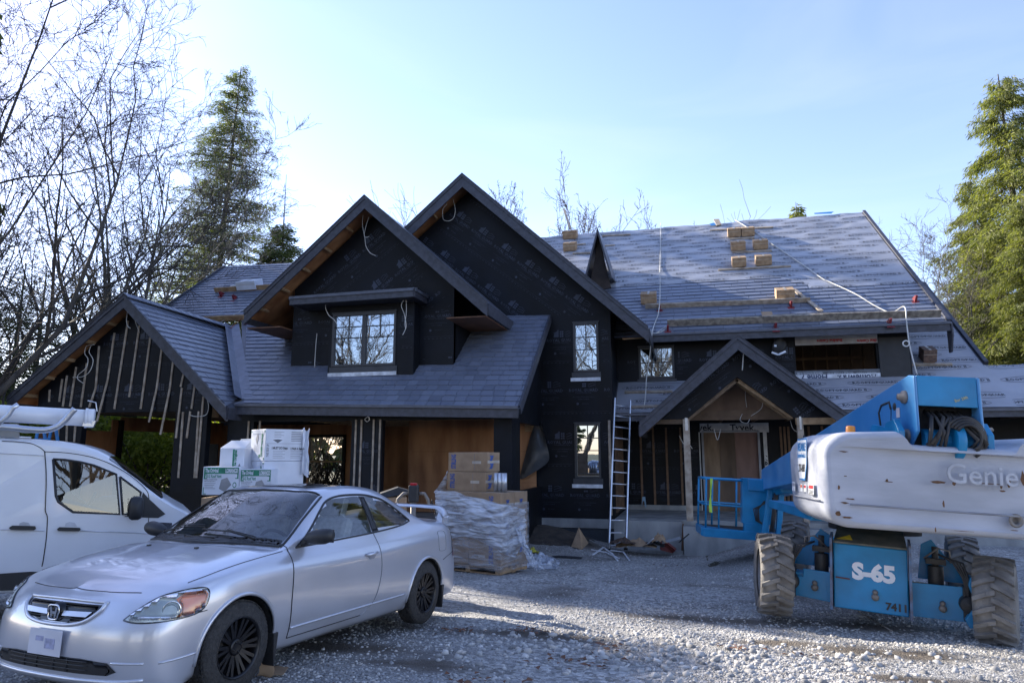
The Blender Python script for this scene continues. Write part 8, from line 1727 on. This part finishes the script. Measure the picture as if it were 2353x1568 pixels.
def crumple(name, label, c, w_, d_, h, mat, cat, seed, n=7, yaw=0):
    r_ = random.Random(seed); V_ = []; c = Vector(tuple(c))
    for j in range(n+1):
        for i in range(n+1): u, v = i/n-.5, j/n-.5; V_.append(c+Matrix.Rotation(yaw, 3, 'Z') @ Vector((u*w_, v*d_, .02+h*max(0, (1-abs(u)*1.6))*(1-abs(v))*r_.uniform(.3, 1))))
    m_ = MB(); m_.add(V_, [(j*(n+1)+i, j*(n+1)+i+1, (j+1)*(n+1)+i+1, (j+1)*(n+1)+i) for j in range(n) for i in range(n)]); o = m_.obj(name, mat, fix=False); s_ = o.modifiers.new('s', 'SOLIDIFY'); s_.thickness = .006; tag(o, label, cat); return o
m_ = MB(); A = [on(1312, 1259, 0), on(1336, 1263, .0), on(1352, 1250, 0)]; ap2 = on(1330, 1253, .42); m_.add([A[0], A[1], A[2], ap2], [(0, 1, 3), (1, 2, 3), (0, 3, 2)]); o = m_.obj('folded_cardboard', card); tag(o, 'folded brown cardboard sheet tented at the edge of the soil heap', 'cardboard')
crumple('cardboard_heap', 'flattened brown cartons heaped beside the ladder foot', on(1462, 1258), .95, .5, .30, card, 'cardboard', 4); crumple('dark_rag', 'dark rag on the heap right of the cardboard', on(1502, 1256), .5, .4, .22, blackpl, 'rag', 5); crumple('cardboard_scrap', 'round topped cardboard scrap behind the red piece', on(1515, 1250), .35, .2, .38, card, 'cardboard', 6); redd = M('rusty_red', (.17, .035, .03), .7); m_ = MB(); m_.prism([on(1516, 1262, 0), on(1516, 1262, .22), on(1526, 1262, .20), on(1552, 1266, .03), on(1545, 1270, 0)], (.02, .25, 0)); o = m_.obj('red_metal_piece', redd); tag(o, 'dull red wedge shaped metal piece beside the footing', 'metal piece')
crumple('soil_debris', 'brown debris at the foot of the wall behind the ladder', on(1430, 1250), .6, .4, .22, M('debris_brown', (.10, .06, .04), .9, scale=12, col2=(.05, .035, .03), bump=1), 'debris', 8)
crumple('yellow_bundle', 'yellow strap bundle on the gravel beside the film heap', on(1224, 1274), .34, .22, .17, M('bundle_yellow', (.55, .50, .03), .6, scale=20, col2=(.10, .09, .03)), 'strap bundle', 9)
strip('flat_board', 'thin board under the yellow bundle', [(1222, 1279, .02), (1268, 1280, .02)], .12, 'board', greylumber, .02); crumple('dark_litter', 'dark litter on the gravel between the film and the ladder', on(1300, 1283), .7, .25, .06, blackpl, 'litter', 10)
# kraft paper curl beside the front wheel
P0 = on(600, 1560, 0)
def kp(u, v): 
    a = u*4.2; r_ = .05+.012*u; s = .19*v; return P0+Vector((-.07+r_*math.sin(a)*.9+s*.55, -.0+s*.2, .055-r_*math.cos(a)*.95+.01*math.sin(v*4)))
sheet('kraft_paper', 'curled brown kraft paper scrap on the ground behind the front wheel', kp, 20, 6, card, 'paper scrap')
m_ = MB(); q = [on(610, 1558, .015), on(650, 1556, .015), on(662, 1546, .03), on(622, 1541, .03)]; m_.prism(q, (0, 0, .004)); o = m_.obj('kraft_paper', card); tag(o, 'flat brown kraft paper scrap beside the curled one', 'paper scrap')
# blue step ladder behind the van roof, trailer fitting behind the coupe
BL_ = thing('step_ladder', 'blue step ladder standing beyond the white van', 'ladder', onY(75, 1060, 13.6)); bm2 = M('ladder_blue', (.03, .20, .50), .5)
for (a, b) in (((88, 985), (62, 1100)), ((118, 985), (92, 1100)), ((100, 985), (120, 1100)), ((128, 985), (148, 1100))): m_ = MB(); m_.board(onY(a[0], a[1], 13.6), onY(b[0], b[1], 13.6), .07, .03, up=(1, 0, 0)); m_.obj('rail', bm2, BL_)
for k in range(4): m_ = MB(); y = 1008+k*24; dx = -(y-985)*.226; m_.board(onY(88+dx, y, 13.58), onY(118+dx, y, 13.58), .03, .08); m_.obj('step', bm2, BL_)
MS = thing('trailer_post', 'black signal lamp and chains on a post behind the coupe spoiler', 'lamp post', onG(948, 1400)); c = atD(950, 1133, 8.9); c = Vector(tuple(c)); rr2 = Vector(tuple(rt))
m_ = MB(); m_.tube([Vector((c.x, c.y, ground_z(c.x, c.y))), c+Vector((0, 0, -.05))], .035, 12); m_.obj('post', MATS['worn_steel'], MS)
m_ = MB(); m_.box(c, (.13, .10, .22), Matrix.Rotation(YAW, 3, 'Z')); m_.obj('lamp_housing', blackpl, MS, bevel=.02); m_ = MB(); m_.box(c+Vector((0, 0, .12)), (.09, .08, .03), Matrix.Rotation(YAW, 3, 'Z')); m_.obj('red_lens', MATS['red_lens'], MS, bevel=.006)
m_ = MB(); m_.tube([c-rr2*.07, c-rr2*.13+Vector((0, 0, .0)), c-rr2*.20+Vector((0, 0, -.07)), c-rr2*.22+Vector((0, 0, -.16)), c-rr2*.30+Vector((0, 0, -.17))], .022, 8); m_.obj('arm', MATS['worn_steel'], MS); m_ = MB(); m_.tube([c+rr2*.07, c+rr2*.14, c+rr2*.19+Vector((0, 0, -.08)), c+rr2*.20+Vector((0, 0, -.14)), c+rr2*.27+Vector((0, 0, -.16))], .022, 8); m_.obj('arm', MATS['worn_steel'], MS)
for j, (dx, dz) in enumerate(((.24, -.10), (.29, -.16), (.24, -.36), (.28, -.40))):
    for k in range(4): m_ = MB(); o_ = c+rr2*dx+Vector((0, 0, dz-.035*k)); m_.tube([o_+(rr2*.012*math.cos(a) if k % 2 else Vector((0, .012*math.cos(a), 0)))+Vector((0, 0, .022*math.sin(a))) for a in np.linspace(0, 6.283, 9)], .005, 5, cap=False); m_.obj('chain_link', blackpl, MS)
m_ = MB(); c2x = atD(905, 1135, 9.4); c2x = Vector(tuple(c2x)); R_ = Matrix.Rotation(YAW+.2, 3, 'Z'); m_.box(c2x+Vector((0, 0, -.65)), (.34, .30, 1.25), R_); o = m_.obj('cardboard_drum', card, bevel=.02); tag(o, 'upright brown carton with a folded dark lid behind the coupe', 'carton'); m_ = MB(); m_.prism([c2x+R_ @ Vector(q) for q in ((-.19, -.17, -.04), (.19, -.17, .02), (.19, -.15, .06), (.05, -.15, .10), (-.19, -.15, .02))], R_ @ Vector((0, .34, 0))); o2 = m_.obj('lid', blackpl, o)
o.name = 'upright_carton'
# tools near the porch
m_ = MB(); c = onY(1478, 1150, 20.8); m_.prism([(c[0]-.06, 20.8, c[2]-.18), (c[0]-.03, 20.8, c[2]+.12), (c[0]+.05, 20.8, c[2]+.12), (c[0]+.08, 20.8, c[2]-.18), (c[0]+.04, 20.8, c[2]-.18), (c[0]+.02, 20.8, c[2]), (c[0]-.02, 20.8, c[2])], (0, .04, 0)); o = m_.obj('caulking_bottle', M('pale_blue', (.25, .40, .55), .5)); tag(o, 'small pale blue clamp leaning on the porch wall', 'tool')
c = px2(2300, 1240, 15.5); m_ = MB(); m_.rev([(0, -.9), (1.6, -.9), (1.6, -.42), (0, -.42)], (8.2, 15.4, 0), 'z', 40); o = m_.obj('concrete_pad', concrete); tag(o, 'round concrete pad behind the right wheels of the lift', 'concrete pad')
m_ = MB(); m_.board(onG(1972, 1412)+np.array([0, 0, .03]), onG(2050, 1455)+np.array([0, 0, .02]), .008, .012); m_.board(onG(1972, 1412)+np.array([0, 0, .03]), onG(2025, 1382)+np.array([0, 0, .1]), .008, .012); o = m_.obj('twig', greylumber); tag(o, 'forked dry twig on the dirt below the machine', 'twig')
